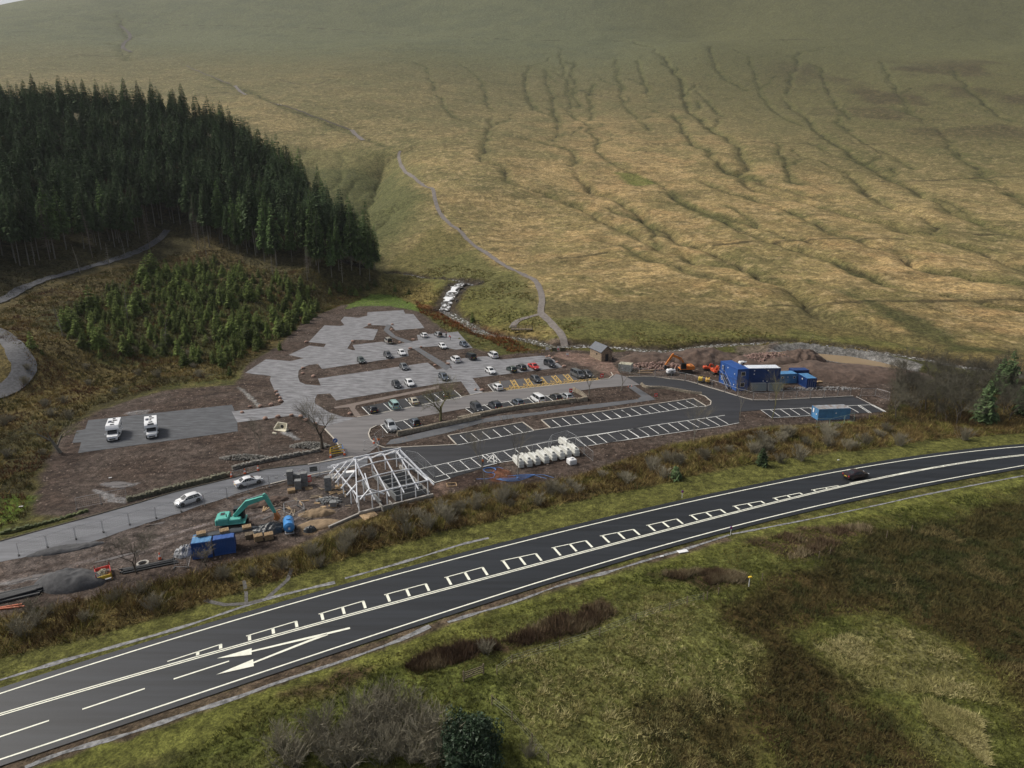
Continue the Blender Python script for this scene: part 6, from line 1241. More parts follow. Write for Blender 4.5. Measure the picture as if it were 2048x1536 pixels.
# ---- shipping containers and site cabins
def box_cabin(kind, corner, alongp, W_, h, m, label, z=0, ribs=True, roof=None, L_=None, cat='container', feats=()):
    a = F3(corner); b = F3(alongp); d = b - a; Ln = L_ or d.length; rz = math.atan2(d.y, d.x); t_ = thing(kind, (a.x, a.y, z), label, cat, None, rz)
    c = MB(); c.box((Ln / 2, W_ / 2, h / 2 + .08), (Ln - .06, W_ - .06, h - .16))
    if ribs:
        n = int(Ln / .30)
        for k in range(1, n):
            for y in (-.005, W_ + .005): c.box((Ln * k / n, y, h / 2 + .05), (.14, .05, h - .34))
        n = int(W_ / .3)
        for k in range(1, n): c.box((Ln + .0, W_ * k / n, h / 2 + .05), (.05, .14, h - .34))
    c.build('body', m, t_)
    f = MB()
    for x in (0, Ln):
        for y in (0, W_): f.box((x, y, h / 2), (.16, .16, h))
    for zz in (.08, h - .06):
        for y in (0, W_): f.box((Ln / 2, y, zz), (Ln - .16, .12, .14))
        for x in (0, Ln): f.box((x, W_ / 2, zz), (.12, W_ - .16, .14))
    f.build('corner_frame', m, t_)
    r_ = MB(); r_.box((Ln / 2, W_ / 2, h + .025), (Ln + .02, W_ + .02, .05)); [r_.box((Ln * (k + .5) / int(Ln / .6), W_ / 2, h + .062), (.22, W_ * .9, .025)) for k in range(int(Ln / .6))]; r_.build('roof', roof or m, t_)
    for ft in feats:
        ty, sd, u, zc, fw, fh = ft[:6]; g = MB(); mm = {'window': M_glass, 'door': M_cblue2, 'lamp': M_sgw, 'end_door': m, 'notice': M_sgw}[ty]
        pos = {'f': (u * Ln, -.05, zc), 'e': (Ln + .05, u * W_, zc), 'w': (-.05, u * W_, zc), 'b': (u * Ln, W_ + .05, zc)}[sd]; dim = (fw, .06, fh) if sd in 'fb' else (.06, fw, fh)
        g.box(pos, dim, 0, .0); o = g.build({'window': 'window', 'door': 'door', 'lamp': 'bulkhead_lamp', 'end_door': 'end_door', 'notice': 'notice'}[ty], mm, t_)
        if ty == 'window':
            g = MB(); s = -1 if sd in 'fw' else 1
            for du in (-1, 1):
                if sd in 'fb': g.box((pos[0] + du * fw / 2, pos[1] + s * .02, zc), (.07, .06, fh + .07)); g.box((pos[0], pos[1] + s * .02, zc + du * fh / 2), (fw - .07, .06, .07))
                else: g.box((pos[0] + s * .02, pos[1] + du * fw / 2, zc), (.06, .07, fh + .07)); g.box((pos[0] + s * .02, pos[1], zc + du * fh / 2), (.06, fw - .07, .07))
            g.build('frame', M_sgw, o)
        if ty == 'end_door':
            g = MB(); s = -1 if sd in 'fw' else 1
            for k in range(4):
                uu = -fw / 2 + fw * (k + .5) / 4
                if sd in 'fb': g.cyl((pos[0] + uu, pos[1] + s * .06, zc - fh / 2), (pos[0] + uu, pos[1] + s * .06, zc + fh / 2), .025, n=5)
                else: g.cyl((pos[0] + s * .06, pos[1] + uu, zc - fh / 2), (pos[0] + s * .06, pos[1] + uu, zc + fh / 2), .025, n=5)
            g.build('lock_bars', M_galv, o)
    return t_
LMP = lambda sd, u, z_: ('lamp', sd, u, z_, .26, .26)
# first double-stacked office: its long side faces left-down
M_cb = M_cblue; off1 = z3([(762,395),(870,455)]); 
for lv in (0, 1):
    box_cabin('site_office', off1[0], off1[1], 3.0, 2.75, M_cb, 'bright blue cabin with windows, %s of the stacked pair at the left of the compound' % ('top' if lv else 'bottom'), z=lv * 2.78, ribs=False, cat='site cabin', feats=(('window','f',.16,1.5,.5,.9),('door','f',.34,1.05,.8,2.0) if lv == 0 else ('door','f',.22,1.15,.8,2.0), LMP('f',.45,2.0), LMP('f',.85,1.3), ('window','e',.5,1.55,1.1,1.0)))
sx = MB(); a = F3(off1[0]); b = F3(off1[1]); d = (b - a).normalized(); nrm = Vector((d.y, -d.x, 0)); st = thing('steel_staircase', a + nrm * .8 + d * 2.0, 'dark steel stair climbing the front of the bright blue stacked offices', 'staircase', None, math.atan2(d.y, d.x))
for k in range(12): sx.box((4.2 - k * .3, 0, .22 * (k + 1)), (.3, .9, .05))
sx.build('treads', M_blk, st)
for s in (-1, 1): g = MB(); g.beam((4.35, s * .47, .1), (.75, s * .47, 2.7), .05, .2); g.tube([(4.2, s * .47, 1.1), (.8, s * .47, 3.7), (-.5, s * .47, 3.7)], .03, 5); g.build('handrail', M_galv, st)
g = MB(); g.box((.1, 0, 2.72), (1.3, .95, .06)); g.build('landing', M_blk, st)
# second pair
o2 = z3([(935,448),(1140,445)])
for lv in (0, 1):
    box_cabin('site_office', o2[0], o2[1], 3.0, 2.75, M_cblue2, 'deep blue cabin %s' % ('with a white roof, upper of the second stack' if lv else 'under the white-roofed one, lower of the second stack'), z=lv * 2.78, ribs=False, cat='site cabin', roof=mat('white_roof_sheet', (.62,.66,.72), .6) if lv else None, feats=(LMP('f',.2,2.2) if lv else LMP('f',.5,2.3), LMP('f',.62,2.2), LMP('f',.2,1.3)))
box_cabin('site_cabin', z3([(1140,408)])[0], z3([(1255,404)])[0], 2.7, 2.5, M_cblue3, 'single-storey faded blue cabin between the deep blue offices and the open containers', ribs=False, cat='site cabin', feats=(LMP('f',.5,1.7),('window','f',.2,1.6,.6,.5),('window','f',.85,1.6,.5,.5)))
box_cabin('shipping_container', z3([(1232,385)])[0], z3([(1330,383)])[0], 2.44, 2.6, M_cblue2, 'dark violet-blue container standing behind the light-roofed container', feats=())
c_e = z3([(1262,405),(1308,432)]); box_cabin('shipping_container', c_e[0], c_e[1], 2.44, 2.6, M_cblue2, 'dark blue container with a pale blue roof and white-barred end doors', roof=M_cblue3, L_=4.5, feats=(('end_door','e',.5,1.3,2.2,2.3), ('notice','e',.75,2.0,.5,.4), ('lamp','f',.5,1.9,.35,.35)))
# lone light blue container
q = z3([(1393,642),(1592,634)]); box_cabin('shipping_container', q[0], q[1], 2.6, 2.5, M_cblue3, 'lone faded light-blue cabin container standing across the marked bays', roof=M_rust, ribs=False, feats=(('notice','w',.75,1.7,.5,.9), LMP('f',.56,1.5), ('lamp','w',.25,1.2,.3,.3)))
# two containers at lower left
q = z4([(1238,1085),(1360,1068)]); box_cabin('shipping_container', q[0], q[1], 2.44, 2.45, M_cblue, 'blue container with a faded pale roof front, left of the two at the lower left', roof=M_cblue3, feats=())
q = z4([(1378,1062),(1507,1040)]); box_cabin('shipping_container', q[0], q[1], 2.44, 2.45, M_cblue, 'blue container with a bright blue roof, right of the two at the lower left', roof=M_cblue, feats=())
# timber and tarps on the two containers
def pallet_stack(loc, n, label, rz=0, m=M_wood, grp=None, s=1.0):
    t_ = thing('pallet_stack', loc, label, 'pallets', grp, rz, s)
    for k in range(n):
        c = MB(); z = k * .145
        for y in (-.45, 0, .45): c.box((0, y, z + .05), (1.2, .1, .09))
        for j in range(7): c.box((-.54 + j * .18, 0, z + .12), (.1, 1.0, .022))
        c.build('pallet', m, t_)
    return t_
A_ = F3(z4([(1238,1085)])[0]); B_ = F3(z4([(1507,1040)])[0]); dd = (B_ - A_).normalized(); nn = Vector((-dd.y, dd.x, 0)); rzz = math.atan2(dd.y, dd.x)
for u, w_, n, lb in ((1.2, 1.9, 3, 'pallets on the tarpaulin at the left end of the container roofs'), (4.2, 1.9, 2, 'pallets in the middle of the container roofs'), (7.2, 1.9, 2, 'pallets at the right end of the container roofs')): p = A_ + dd * u + nn * w_; pallet_stack((p.x, p.y, 2.62), n, lb, rzz + .1)
tp_ = MB(); rr = random.Random(5)
def lumpy(name, cx, cy, z0, rx, ry, h, m, label, cat, rz=0, seed=0, kind=None, n=26, rough=.25, flatp=1.3):
    V, Fc = [], []; K = n
    for i in range(K + 1):
        for j in range(K + 1):
            u = i / K * 2 - 1; v = j / K * 2 - 1; q = max(0, 1 - (abs(u) ** 2.4 + abs(v) ** 2.4)) ** (1 / flatp); sq = math.sqrt(max(0, 1 - v * v / 2)); sr = math.sqrt(max(0, 1 - u * u / 2)); x = u * sq * rx; y = v * sr * ry
            V.append((x, y, q))
    V = np.array(V); c, s = math.cos(rz), math.sin(rz); X = V[:, 0] * c - V[:, 1] * s + cx; Y = V[:, 0] * s + V[:, 1] * c + cy; nz = fbm(X, Y, max(rx, ry) * .45, seed, 3); nz2 = fbm(X, Y, max(.25, max(rx, ry) * .09), seed + 3, 3)
    Zz = V[:, 2] * h * (.45 + 1.1 * nz) + (nz2 - .5) * h * rough * (V[:, 2] > .05); Zz = np.where(V[:, 2] <= 0, -.12, Zz)
    idx = np.arange((K + 1) ** 2).reshape(K + 1, K + 1); F2 = np.stack([idx[:-1, :-1], idx[1:, :-1], idx[1:, 1:], idx[:-1, 1:]], -1).reshape(-1, 4)
    o = raw_mesh(name, np.column_stack([X - cx, Y - cy, Zz]), F2, m, smooth=True); o.location = (cx, cy, z0); tag(o, label, cat, kind=kind); return o
M_tarp = mat('black_tarpaulin', (.035,.040,.045), .35)
p = A_ + dd * 4.4 + nn * 1.9; lumpy('tarpaulin', p.x, p.y, 2.51, 4.5, .75, .16, M_tarp, 'black tarpaulin draped along the back of the two container roofs', 'tarpaulin', rzz, 9, rough=.8)
p = F3(z4([(1725,900)])[0]); lumpy('tarpaulin', p.x, p.y, 0, 2.7, 1.6, .9, M_tarp, 'crumpled dark tarpaulin heap left of the blue water bowser', 'tarpaulin', .2, 12, rough=.7)
p = F3(z5([(945,795)])[0]); lumpy('rubbish_heap', p.x, p.y, 0, 1.0, .7, .8, M_tarp, 'small black plastic heap right of the blue water bowser', 'rubbish', .3, 14, rough=.9)
p = F3(z4([(1175,1050)])[0]); lumpy('rubbish_heap', p.x, p.y, 0, 1.3, 1.3, 1.0, mat('black_white_waste', (.55,.56,.58), .5, col2=(.03,.03,.035), vs=1.6), 'heap of black and white plastic waste left of the two blue containers', 'rubbish', .3, 15, rough=1.2)
for pts in (z4([(1117,1140),(1205,1140)]), z4([(1205,1140),(1225,1060)])): fence_run(pts, 'mesh fence panel of the pen round the plastic waste', 'fence panels of the waste pen')
for (x, y, n, lb) in ((1598,945,5,'dark pallet stack, left of three beside the tarpaulin heap'),(1655,960,6,'pallet stack in the middle of three, in front of the tarpaulin heap'),(1722,950,6,'pallet stack with a red can, right of three near the blue bowser')): p = F3(z4([(x, y)])[0]); pallet_stack((p.x, p.y, 0), n, lb, rzz + .1, M_oldw if n == 5 else M_wood)
# blue water bowser
p = F3(z4([(1855,925)])[0]); q = F3(z4([(1850,880)])[0]); t_ = thing('water_bowser', p, 'glossy blue horizontal water tank on a trailer below the fenced pit', 'water tank', None, math.atan2(q.y - p.y, q.x - p.x)); M_bb = mat('bowser_blue', (.055,.25,.58), .35)
c = MB(); c.cyl((.0, 0, 1.15), (2.5, 0, 1.15), .78, n=18); c.cyl((-.22, 0, 1.15), (0, 0, 1.15), .45, .78, 18); c.cyl((2.5, 0, 1.15), (2.72, 0, 1.15), .78, .45, 18); c.build('tank', M_bb, t_, smooth=False); c = MB(); c.cyl((1.25, 0, 1.9), (1.25, 0, 2.05), .3, n=12); c.build('lid', M_bb, t_)
c = MB(); c.box((1.2, .6, .38), (3.4, .08, .12)); c.box((1.2, -.6, .38), (3.4, .08, .12)); c.box((-.45, 0, .38), (.1, 1.3, .12)); c.build('chassis', M_galv, t_)
for s in (-1, 1): c = MB(); c.cyl((1.25, s * .8, .3), (1.25, s * .98, .3), .3, n=12); c.build('wheel', M_tyre, t_)
c = MB(); c.box((-.24, 0, 1.1), (.04, .28, .34)); c.build('label_plate', M_sgw, t_)
# ---- excavators
def excavator(loc, rz, sc, m, label, boom, bucketc=None, upper=0.0, cabm=None, tracks=True):
    t_ = thing('excavator', loc, label, 'excavator', None, rz, sc)
    for s in (-1, 1):
        c = MB(); c.profile([(-1.7, .12), (-1.9, .42), (-1.7, .72), (1.7, .72), (1.9, .42), (1.7, .12), (1.45, 0), (-1.45, 0)], s * 1.0 - .28, s * 1.0 + .28); o = c.build('track', mat('muddy_track', (.05,.042,.035), .95), t_)
        
        for x in (-1.5, -.75, 0, .75, 1.5): c = MB(); c.cyl((x, s * 1.29, .37), (x, s * 1.33, .37), .2, n=8); c.build('track_roller', M_blk, o)
    c = MB(); c.box((0, 0, .62), (2.2, 1.5, .45), 0, .05); c.cyl((0, 0, .8), (0, 0, 1.0), .7, n=16); c.build('undercarriage', M_blk, t_)
    cu, su = math.cos(upper), math.sin(upper); _ = 0
    def P(x, y, z): return (x * cu - y * su, x * su + y * cu, z)
    def ub(nm, f, mm):
        c = MB(); f(c); c.v = [P(*v) for v in c.v]; return c.build(nm, mm, t_)
    h_ = ub('engine_housing', lambda c: (c.box((-1.15, 0, 1.5), (1.5, 2.3, 1.0), 0, .14), c.box((.35, -.62, 1.35), (1.5, .9, .7), 0, .08), c.box((0, 0, 1.08), (3.3, 2.3, .16), 0, .03)), m)
    ub('counterweight', lambda c: c.box((-1.95, 0, 1.4), (.34, 2.25, .9), 0, .12), m)
    ub('vent_panel', lambda c: (c.box((-1.3, .3, 2.02), (.5, .7, .06)), c.cyl((-.7, -.6, 2.0), (-.7, -.6, 2.4), .07, n=6)), M_blk)
    cb = ub('cab', lambda c: (c.box((.75, .62, 2.62), (1.3, .98, .08), 0, .02), [c.box((x, y, 1.95), (.09, .09, 1.3)) for x in (.15, 1.35) for y in (.16, 1.08)], c.box((.75, .62, 1.3), (1.34, 1.0, .45), 0, .04)), cabm or m)
    ub('cab_glass', lambda c: c.box((.75, .62, 2.02), (1.2, .9, 1.12)), M_glass)
    # boom: list of (x, z) pivots
    B0, B1, B2, B3 = boom
    def arm(nm, pts, wds, y, th, mm):
        def f(c):
            n = len(pts); L_ = []
            for i, (x, z) in enumerate(pts):
                a = Vector(pts[max(i - 1, 0)]); b = Vector(pts[min(i + 1, n - 1)]); d = (b - a).normalized(); nx, nz = -d.y, d.x
                for s in (-1, 1):
                    for e in (-1, 1): L_.append((x + nx * wds[i] * e / 2, y + s * th / 2, z + nz * wds[i] * e / 2))
            for i in range(n - 1):
                o = i * 4; c.add(L_[o:o + 8], [(0, 1, 5, 4), (2, 6, 7, 3), (0, 4, 6, 2), (1, 3, 7, 5)])
            c.poly([L_[0], L_[1], L_[3], L_[2]]); c.poly([L_[-4], L_[-2], L_[-1], L_[-3]])
        return ub(nm, f, mm)
    mid = ((B0[0] + B1[0]) / 2 * .9 + B0[0] * .1, max(B0[1], B1[1]) * 1.03 if B1[1] > B0[1] else B0[1] + .8)
    mid = (lin(B0[0], B1[0], .42), lin(B0[1], B1[1], .42) + .75)
    arm('boom', [B0, mid, B1], [.50, .72, .46], -.0, .44, m); arm('dipper_arm', [(B1[0] - (B2[0] - B1[0]) * .18, B1[1] - (B2[1] - B1[1]) * .18), B1, B2], [.3, .58, .34], 0, .34, m)
    rod = mat('hydraulic_rod', (.5,.5,.5), .3, metal=.7)
    for nm, a, b in (('boom_ram', (B0[0] + .5, B0[1] - .25), (mid[0] - .1, mid[1] - .2)), ('dipper_ram', (mid[0], mid[1] + .4), (B1[0] - (B2[0] - B1[0]) * .16, B1[1] + .35))):
        ub(nm, lambda c: c.cyl((a[0], 0.26, a[1]), (b[0], .26, b[1]), .07, n=6), rod)
    ub('bucket', lambda c: c.profile([(B2[0] - .1, B2[1] + .12), (B2[0] + .25, B2[1] - .1), (B3[0] + .42, B3[1] + .2), (B3[0] + .1, B3[1] - .1), (B3[0] - .42, B3[1] + .1), (B3[0] - .3, B3[1] + .35)], -.42, .42), bucketc or M_blk)
    return t_
p = F3(z4([(1500,880)])[0]); q = F3(z4([(1790,850)])[0]); d = q - p
excavator(p, math.atan2(d.y, d.x) + .12, 1.12, M_teal, 'teal-green excavator reaching its arm towards the fenced pit', ((.2, 1.7), (4.4, 4.1), (5.4, 1.6), (5.6, .65)), mat('orange_bucket', (.45,.16,.04), .7), upper=-.12, cabm=M_trim)
p = F3(z3([(545,335)])[0]); excavator(p, math.pi - .05, 1.05, M_orange, 'orange and black excavator with its arm bent over the rubble', ((.2, 1.9), (3.6, 4.6), (5.3, 2.0), (5.2, .9)), upper=.1, cabm=M_blk)
p = F3(z3([(690,322)])[0]); excavator(p, -.35, .62, M_orr, 'small black and red-orange excavator parked behind the yellow bowsers', ((.3, 1.7), (2.0, 2.6), (2.8, 1.3), (2.9, .6)), upper=.3, cabm=M_blk)
p = F3(z3([(737,345)])[0]); excavator(p, -1.6, .72, M_orr, 'red-orange machine with a folded arm against the bright blue offices', ((.3, 1.9), (1.9, 3.4), (2.6, 2.0), (2.6, 1.2)), upper=.2)
# road tower / white plant, yellow bowsers, dumpers
def plant(px, py, m, label, rz, nm='site_generator', cat='generator', s=1.0):
    t_ = thing(nm, F3((px, py)), label, cat, None, rz, s); c = MB(); c.box((0, 0, .95), (2.0, 1.1, .9), 0, .18); c.build('housing', m, t_); c = MB(); c.box((0, 0, .45), (2.3, .9, .12)); c.cyl((1.1, 0, .45), (2.0, 0, .5), .04, n=5); c.build('chassis', M_blk, t_)
    for s_ in (-1, 1): c = MB(); c.cyl((0, s_ * .55, .32), (0, s_ * .75, .32), .32, n=12); c.build('wheel', M_tyre, t_)
    c = MB(); c.box((.5, 0, 1.44), (.5, .5, .1), 0, .03); c.cyl((-.5, .2, 1.4), (-.5, .2, 1.75), .05, n=6); c.build('exhaust', M_blk, t_); c = MB(); c.box((0, -.56, .95), (.7, .03, .4)); c.build('side_panel', M_blk, t_); return t_
plant(*z3([(452,352)])[0], mat('white_plant', (.72,.73,.74), .45), 'white towable compressor in front of the orange and black excavator', .3, 'towable_compressor', 'compressor', 1.2)
plant(*z3([(642,397)])[0], M_yel, 'yellow towable bowser by the compound fence, left of two', 1.2, 'towable_bowser', 'bowser'); plant(*z3([(688,405)])[0], mat('amber_plant', (.62,.34,.03), .5), 'amber towable bowser by the compound fence, right of two', 1.3, 'towable_bowser', 'bowser')
plant(*z3([(912,300)])[0], MATS['white_plant'], 'white plant item behind the bright blue stacked offices', .2, 'cement_mixer', 'mixer', 1.2)
# glazed units / grey stillages in front of offices
for x, lb in ((1015,'grey stack of framed mesh panels, left of two in front of the deep blue offices'),(1120,'grey stack of framed mesh panels, right of two in front of the deep blue offices')):
    p = F3(z3([(x - 45, 455)])[0]); q_ = F3(z3([(x + 45, 452)])[0]); d = q_ - p; t_ = thing('panel_stack', p, lb, 'panel stack', None, math.atan2(d.y, d.x))
    for k in range(3):
        y = k * .35; c = MB(); Lk = d.length; c.tube([(0, y - .35, .1), (0, y, 1.9), (Lk, y, 1.9), (Lk, y - .35, .1), (0, y - .35, .1)], .05, 5); c.build('panel_frame', M_galv, t_); c = MB(); c.poly([(.05, y - .34, .12), (Lk - .05, y - .34, .12), (Lk - .05, y, 1.85), (.05, y, 1.85)]); c.poly([(.05, y - .32, .12), (.05, y + .02, 1.85), (Lk - .05, y + .02, 1.85), (Lk - .05, y - .32, .12)]); c.build('panel_sheet', mat('grey_sheet', (.22,.25,.25), .5), t_)
# grey cabin near barn: pack of white-grey sheets
q = z3([(115,318),(190,345)]); box_cabin('site_skip', z3([(118,325)])[0], z3([(195,333)])[0], 2.6, 1.9, mat('pale_grey_paint', (.36,.39,.38), .6), 'pale grey open-topped cage unit beside the barn end', cat='cage', roof=mat('timber_load', (.42,.40,.30), .9, var=.3, vs=2), feats=(('notice','f',.3,.9,.3,.3),))
# ---- blocks and pallets near road
def block_pack(x, y, n, label, rz=.2, m=M_block, grp='grey block packs behind the fence'):
    p = F3(z5([(x, y)])[0]); t_ = thing('block_pack', p, label, 'block pack', grp, rz)
    for k in range(n): c = MB(); c.box((0, 0, .48 + k * .82), (1.05, 1.05, .78), 0, .02); [c.box((0, 0, .48 + k * .82 + dzz), (1.07, 1.07, .02)) for dzz in (-.2, 0, .2)]; c.build('block_layer', m, t_)
    c = MB(); c.box((0, 0, .05), (1.1, 1.1, .1)); c.build('pallet', M_wood, t_); return t_
for x, y, n, lb in ((795,425,3,'tall grey block pack nearest the side road, leftmost of the group'),(850,415,2,'grey block pack between the two tall ones'),(905,440,3,'tall grey block pack beside the red sign'),(855,465,2,'low grey block pack in front of the others'),(1090,475,3,'tall grey block pack standing alone left of the steel frame'),(1130,600,1,'single low grey block pack near the sand heap')): block_pack(x, y, n, lb, grp=None)
for x, y, n, lb in ((800,490,4,'pale pallet stack with cream sheets at the front of the block packs'),(937,462,1,'flat pallet in front of the red sign'),(1175,450,2,'pale pallet with loose boards left of the steel frame')): p = F3(z5([(x, y)])[0]); pallet_stack(p, n, lb, .4)
p = F3(z5([(1252,368)])[0]); t_ = thing('white_pack', p, 'long white wrapped pack at the left side of the steel frame', 'pack', None, .25); c = MB(); c.box((0, 0, .55), (2.0, 1.0, .9), 0, .04); c.build('wrapped_load', M_sgw, t_); c = MB(); c.box((0, 0, .05), (2.0, 1.0, .1)); c.build('pallet', M_wood, t_)
# manhole cover slab, rings
p = F3(z5([(1128,372)])[0]); t_ = thing('manhole_slab', p, 'round concrete cover slab lying behind the lone block pack', 'concrete slab'); c = MB(); c.cyl((0, 0, .02), (0, 0, .22), 1.2, n=28); c.build('slab', M_conc, t_); c = MB(); c.box((.1, .1, .24), (.7, .7, .05)); c.build('hatch', M_block, t_)
def ring_(px, py, ro, ri, h, m, label):
    p = F3((px, py)); V, Fc = [], []; n = 28
    for k in range(n):
        a = 2 * math.pi * k / n
        for rr_, z in ((ro, 0), (ro, h), (ri, h), (ri, 0)): V.append((rr_ * math.cos(a), rr_ * math.sin(a), z + .03))
    for k in range(n):
        for j in range(4): Fc.append((k * 4 + j, ((k + 1) % n) * 4 + j, ((k + 1) % n) * 4 + (j + 1) % 4, k * 4 + (j + 1) % 4))
    c = MB(); c.add(V, Fc); o = c.build('concrete_ring', m, None, p); return tag(o, label, 'concrete ring')
ring_(*z4([(915,1120)])[0], .78, .55, .32, M_conc, 'pale concrete ring lying beside the black pipes')
# pipes
def pipe_bundle(a, b, n, r_, m, label, rows=2):
    A, B = F3(a), F3(b); d = B - A; t_ = thing('pipe_bundle', A, label, 'pipes', None, math.atan2(d.y, d.x)); g = random.Random(int(a[0]))
    for rw in range(rows):
        for k in range(n - rw): y = (k + rw * .5) * 2.1 * r_ ; c = MB(); c.cyl((g.uniform(-.5, .5), y + g.uniform(-.1, .1), r_ + rw * 1.8 * r_), (d.length + g.uniform(-.6, .6), y + g.uniform(-.25, .25), r_ + rw * 1.8 * r_), r_, n=8); c.build('pipe', m, t_)
    return t_
M_pipe = mat('black_pipe', (.028,.030,.033), .5)
pipe_bundle(*z4([(770,1180),(1115,1110)]), 5, .11, M_pipe, 'loose bundle of long black pipes running to the waste pen'); pipe_bundle(*z4([(-60,1380),(270,1300)]), 6, .17, M_pipe, 'large black pipes stacked at the left edge of the photo'); pipe_bundle(*z4([(-40,1412),(150,1385)]), 2, .12, mat('orange_pipe', (.50,.13,.05), .6), 'short orange pipes in front of the large black ones', 1)
def coil(c0, pts, label):
    t_ = thing('blue_pipe_coil', c0, label, 'pipe coil'); 
    for pl in pts: c = MB(); c.tube(pl, .045, 5); c.build('hose', M_bluep, t_)
g = random.Random(3)
p = F3(z6([(620,540)])[0]); coil(p, [[(1.0 * math.cos(a * .35) * (1 + .06 * k + .1 * math.sin(a)), 1.15 * math.sin(a * .35), .06 + .05 * k) for a in range(17)] for k in range(3)] + [[(.2, -.8, .06), (1.0, -1.6, .06), (.8, -3.0, .06), (-.4, -3.6, .06), (-2.2, -3.7, .06)], [(-.5, .2, .4), (1.6, .9, .3), (2.4, .5, .2)]], 'tangled blue pipe coil behind the slim orange-barked tree')
p = F3(z6([(830,600)])[0]); coil(p, [[(lin(-3.0, 3.6, t_ / 14) + .25 * k * math.cos(t_), -.8 - 1.7 * math.sin(t_ / 14 * 3.0) * (1 - .22 * k) + 1.8 * t_ / 14, .06 + .04 * k) for t_ in range(15)] for k in range(4)] + [[(-1, .3, .1), (2, 1.0, .15), (5.5, .9, .08), (7.2, -.3, .06)], [(0, .4, .1), (3.5, .9, .1), (5.8, -.6, .06)]], 'blue pipes spread in wide loops below the white tanks')
p = F3(z6([(282,668)])[0]); t_ = thing('wooden_surround', p, 'pale square timber frame lying right of the steel frame corner', 'frame', None, .2); c = MB(); [c.box(v, dd_) for v, dd_ in (((0, .65, .08), (1.7, .12, .12)), ((0, -.65, .08), (1.7, .12, .12)), ((.8, 0, .08), (.12, 1.18, .12)), ((-.8, 0, .08), (.12, 1.18, .12)))]; c.build('frame', M_wood, t_)
# waste cage
p = F3(z4([(622,1235)])[0]); q_ = F3(z4([(718,1208)])[0]); d = q_ - p; t_ = thing('waste_stillage', p, 'red and yellow steel cage full of rubbish beside the gravel heap', 'stillage', None, math.atan2(d.y, d.x)); Lk = d.length; Wk = 2.6
c = MB(); c.box((Lk / 2, Wk / 2, .1), (Lk, Wk, .1)); c.build('floor', M_rust, t_)
for nm, a, b, mm in (('front_rail', (0, 0), (Lk, 0), M_yel), ('back_rail', (0, Wk), (Lk, Wk), M_red), ('side_rail', (0, 0), (0, Wk), M_red), ('side_rail', (Lk, 0), (Lk, Wk), M_red)):
    c = MB(); c.beam((*a, .55), (*b, .55), .07, .45); [c.box((*v, .6), (.1, .1, 1.2)) for v in (a, b)]; c.build(nm, mm, t_)
o = lumpy('rubbish_heap', *(p + Vector((d.normalized().x * Lk / 2 - d.normalized().y * Wk / 2, d.normalized().y * Lk / 2 + d.normalized().x * Wk / 2, 0)))[:2], .15, .9, .9, .7, mat('mixed_waste', (.50,.45,.30), .7, col2=(.05,.05,.05), vs=2.2), 'mixed black, white and yellow rubbish filling the steel cage', 'rubbish', .3, 21, rough=1.3)
# heaps
def heap(pxc, pyc, rx, ry, h, m, label, cat='heap', rz=0, seed=0, rough=.2, nm='spoil_heap'): p = F3((pxc, pyc)); return lumpy(nm, p.x, p.y, 0, rx, ry, h, m, label, cat, rz, seed, rough=rough, n=44)
heap(*z4([(450,1235)])[0], 4.6, 2.6, 1.3, M_agg, 'smooth dark gravel heap beside the red and yellow cage', seed=31, rough=.08, nm='gravel_heap')
heap(*z5([(1020,745)])[0], 3.4, 1.7, .5, mat('sand', (.23,.165,.10), .98, var=.2, vs=1.5), 'low sand heap left of the steel frame', seed=32, rough=.1, nm='sand_heap', rz=.25)
heap(*z3([(630,262)])[0], 14, 7, 3.0, M_mud, 'steep dark brown spoil mound behind the orange and black excavator', rz=-.05, seed=33, rough=.4)
heap(*z3([(1270,275)])[0], 9, 6, 3.2, M_mud, 'brown spoil mound right of the rubble, in front of the pond', rz=.1, seed=34, rough=.4)
heap(*z3([(1560,352)])[0], 24, 8, 2.4, M_mud, 'long brown spoil mound along the near side of the pond, right of the containers', rz=-.12, seed=35, rough=.4)
heap(*z3([(320,270)])[0], 10, 5, 2.2, M_mud, 'low spoil mound beside the barn and the rubble', seed=36, rough=.2)
M_rub = mat('red_rubble', (.27,.18,.15), .95, var=.4, vs=1.2)
def rubble(pxc, pyc, rx, ry, h, n, label, seed, s0=.25, s1=.7, m=M_rub, nm='rubble_heap'):
    g = random.Random(seed); p = F3((pxc, pyc)); c = MB()
    for k in range(n):
        a = g.uniform(0, 6.28); u = g.random() ** .5; x = rx * u * math.cos(a); y = ry * u * math.sin(a); z = h * (1 - u ** 1.6) * g.uniform(.7, 1.05); s_ = g.uniform(s0, s1)
        c.box((x, y, z + s_ * .2), (s_, s_ * g.uniform(.5, .9), s_ * g.uniform(.4, .8)), g.uniform(0, 3.1), 0, tap=g.uniform(.5, .95))
    o = c.build(nm, m, None, p); return tag(o, label, 'rubble', kind='stuff')
lumpy('spoil_heap', *F3(z3([(1080,285)])[0])[:2], 0, 13, 6, 2.6, M_mud, 'low earth core under the red rubble behind the white-roofed offices', 'heap', .05, 41)
rubble(*z3([(1080,280)])[0], 13, 6.5, 3.1, 900, 'red-brown stone rubble heap behind the white-roofed offices', 42); rubble(*z3([(360,305)])[0], 9, 3.5, 1.4, 350, 'broken stone and timber rubble between the cage unit and the digger', 43, .2, .8); rubble(*z3([(1430,440)])[0], 9, 1.5, .3, 250, 'grey crushed stone strewn behind the compound fence', 44, .15, .4, mat('grey_rubble', (.27,.265,.26), .95, var=.3, vs=2))
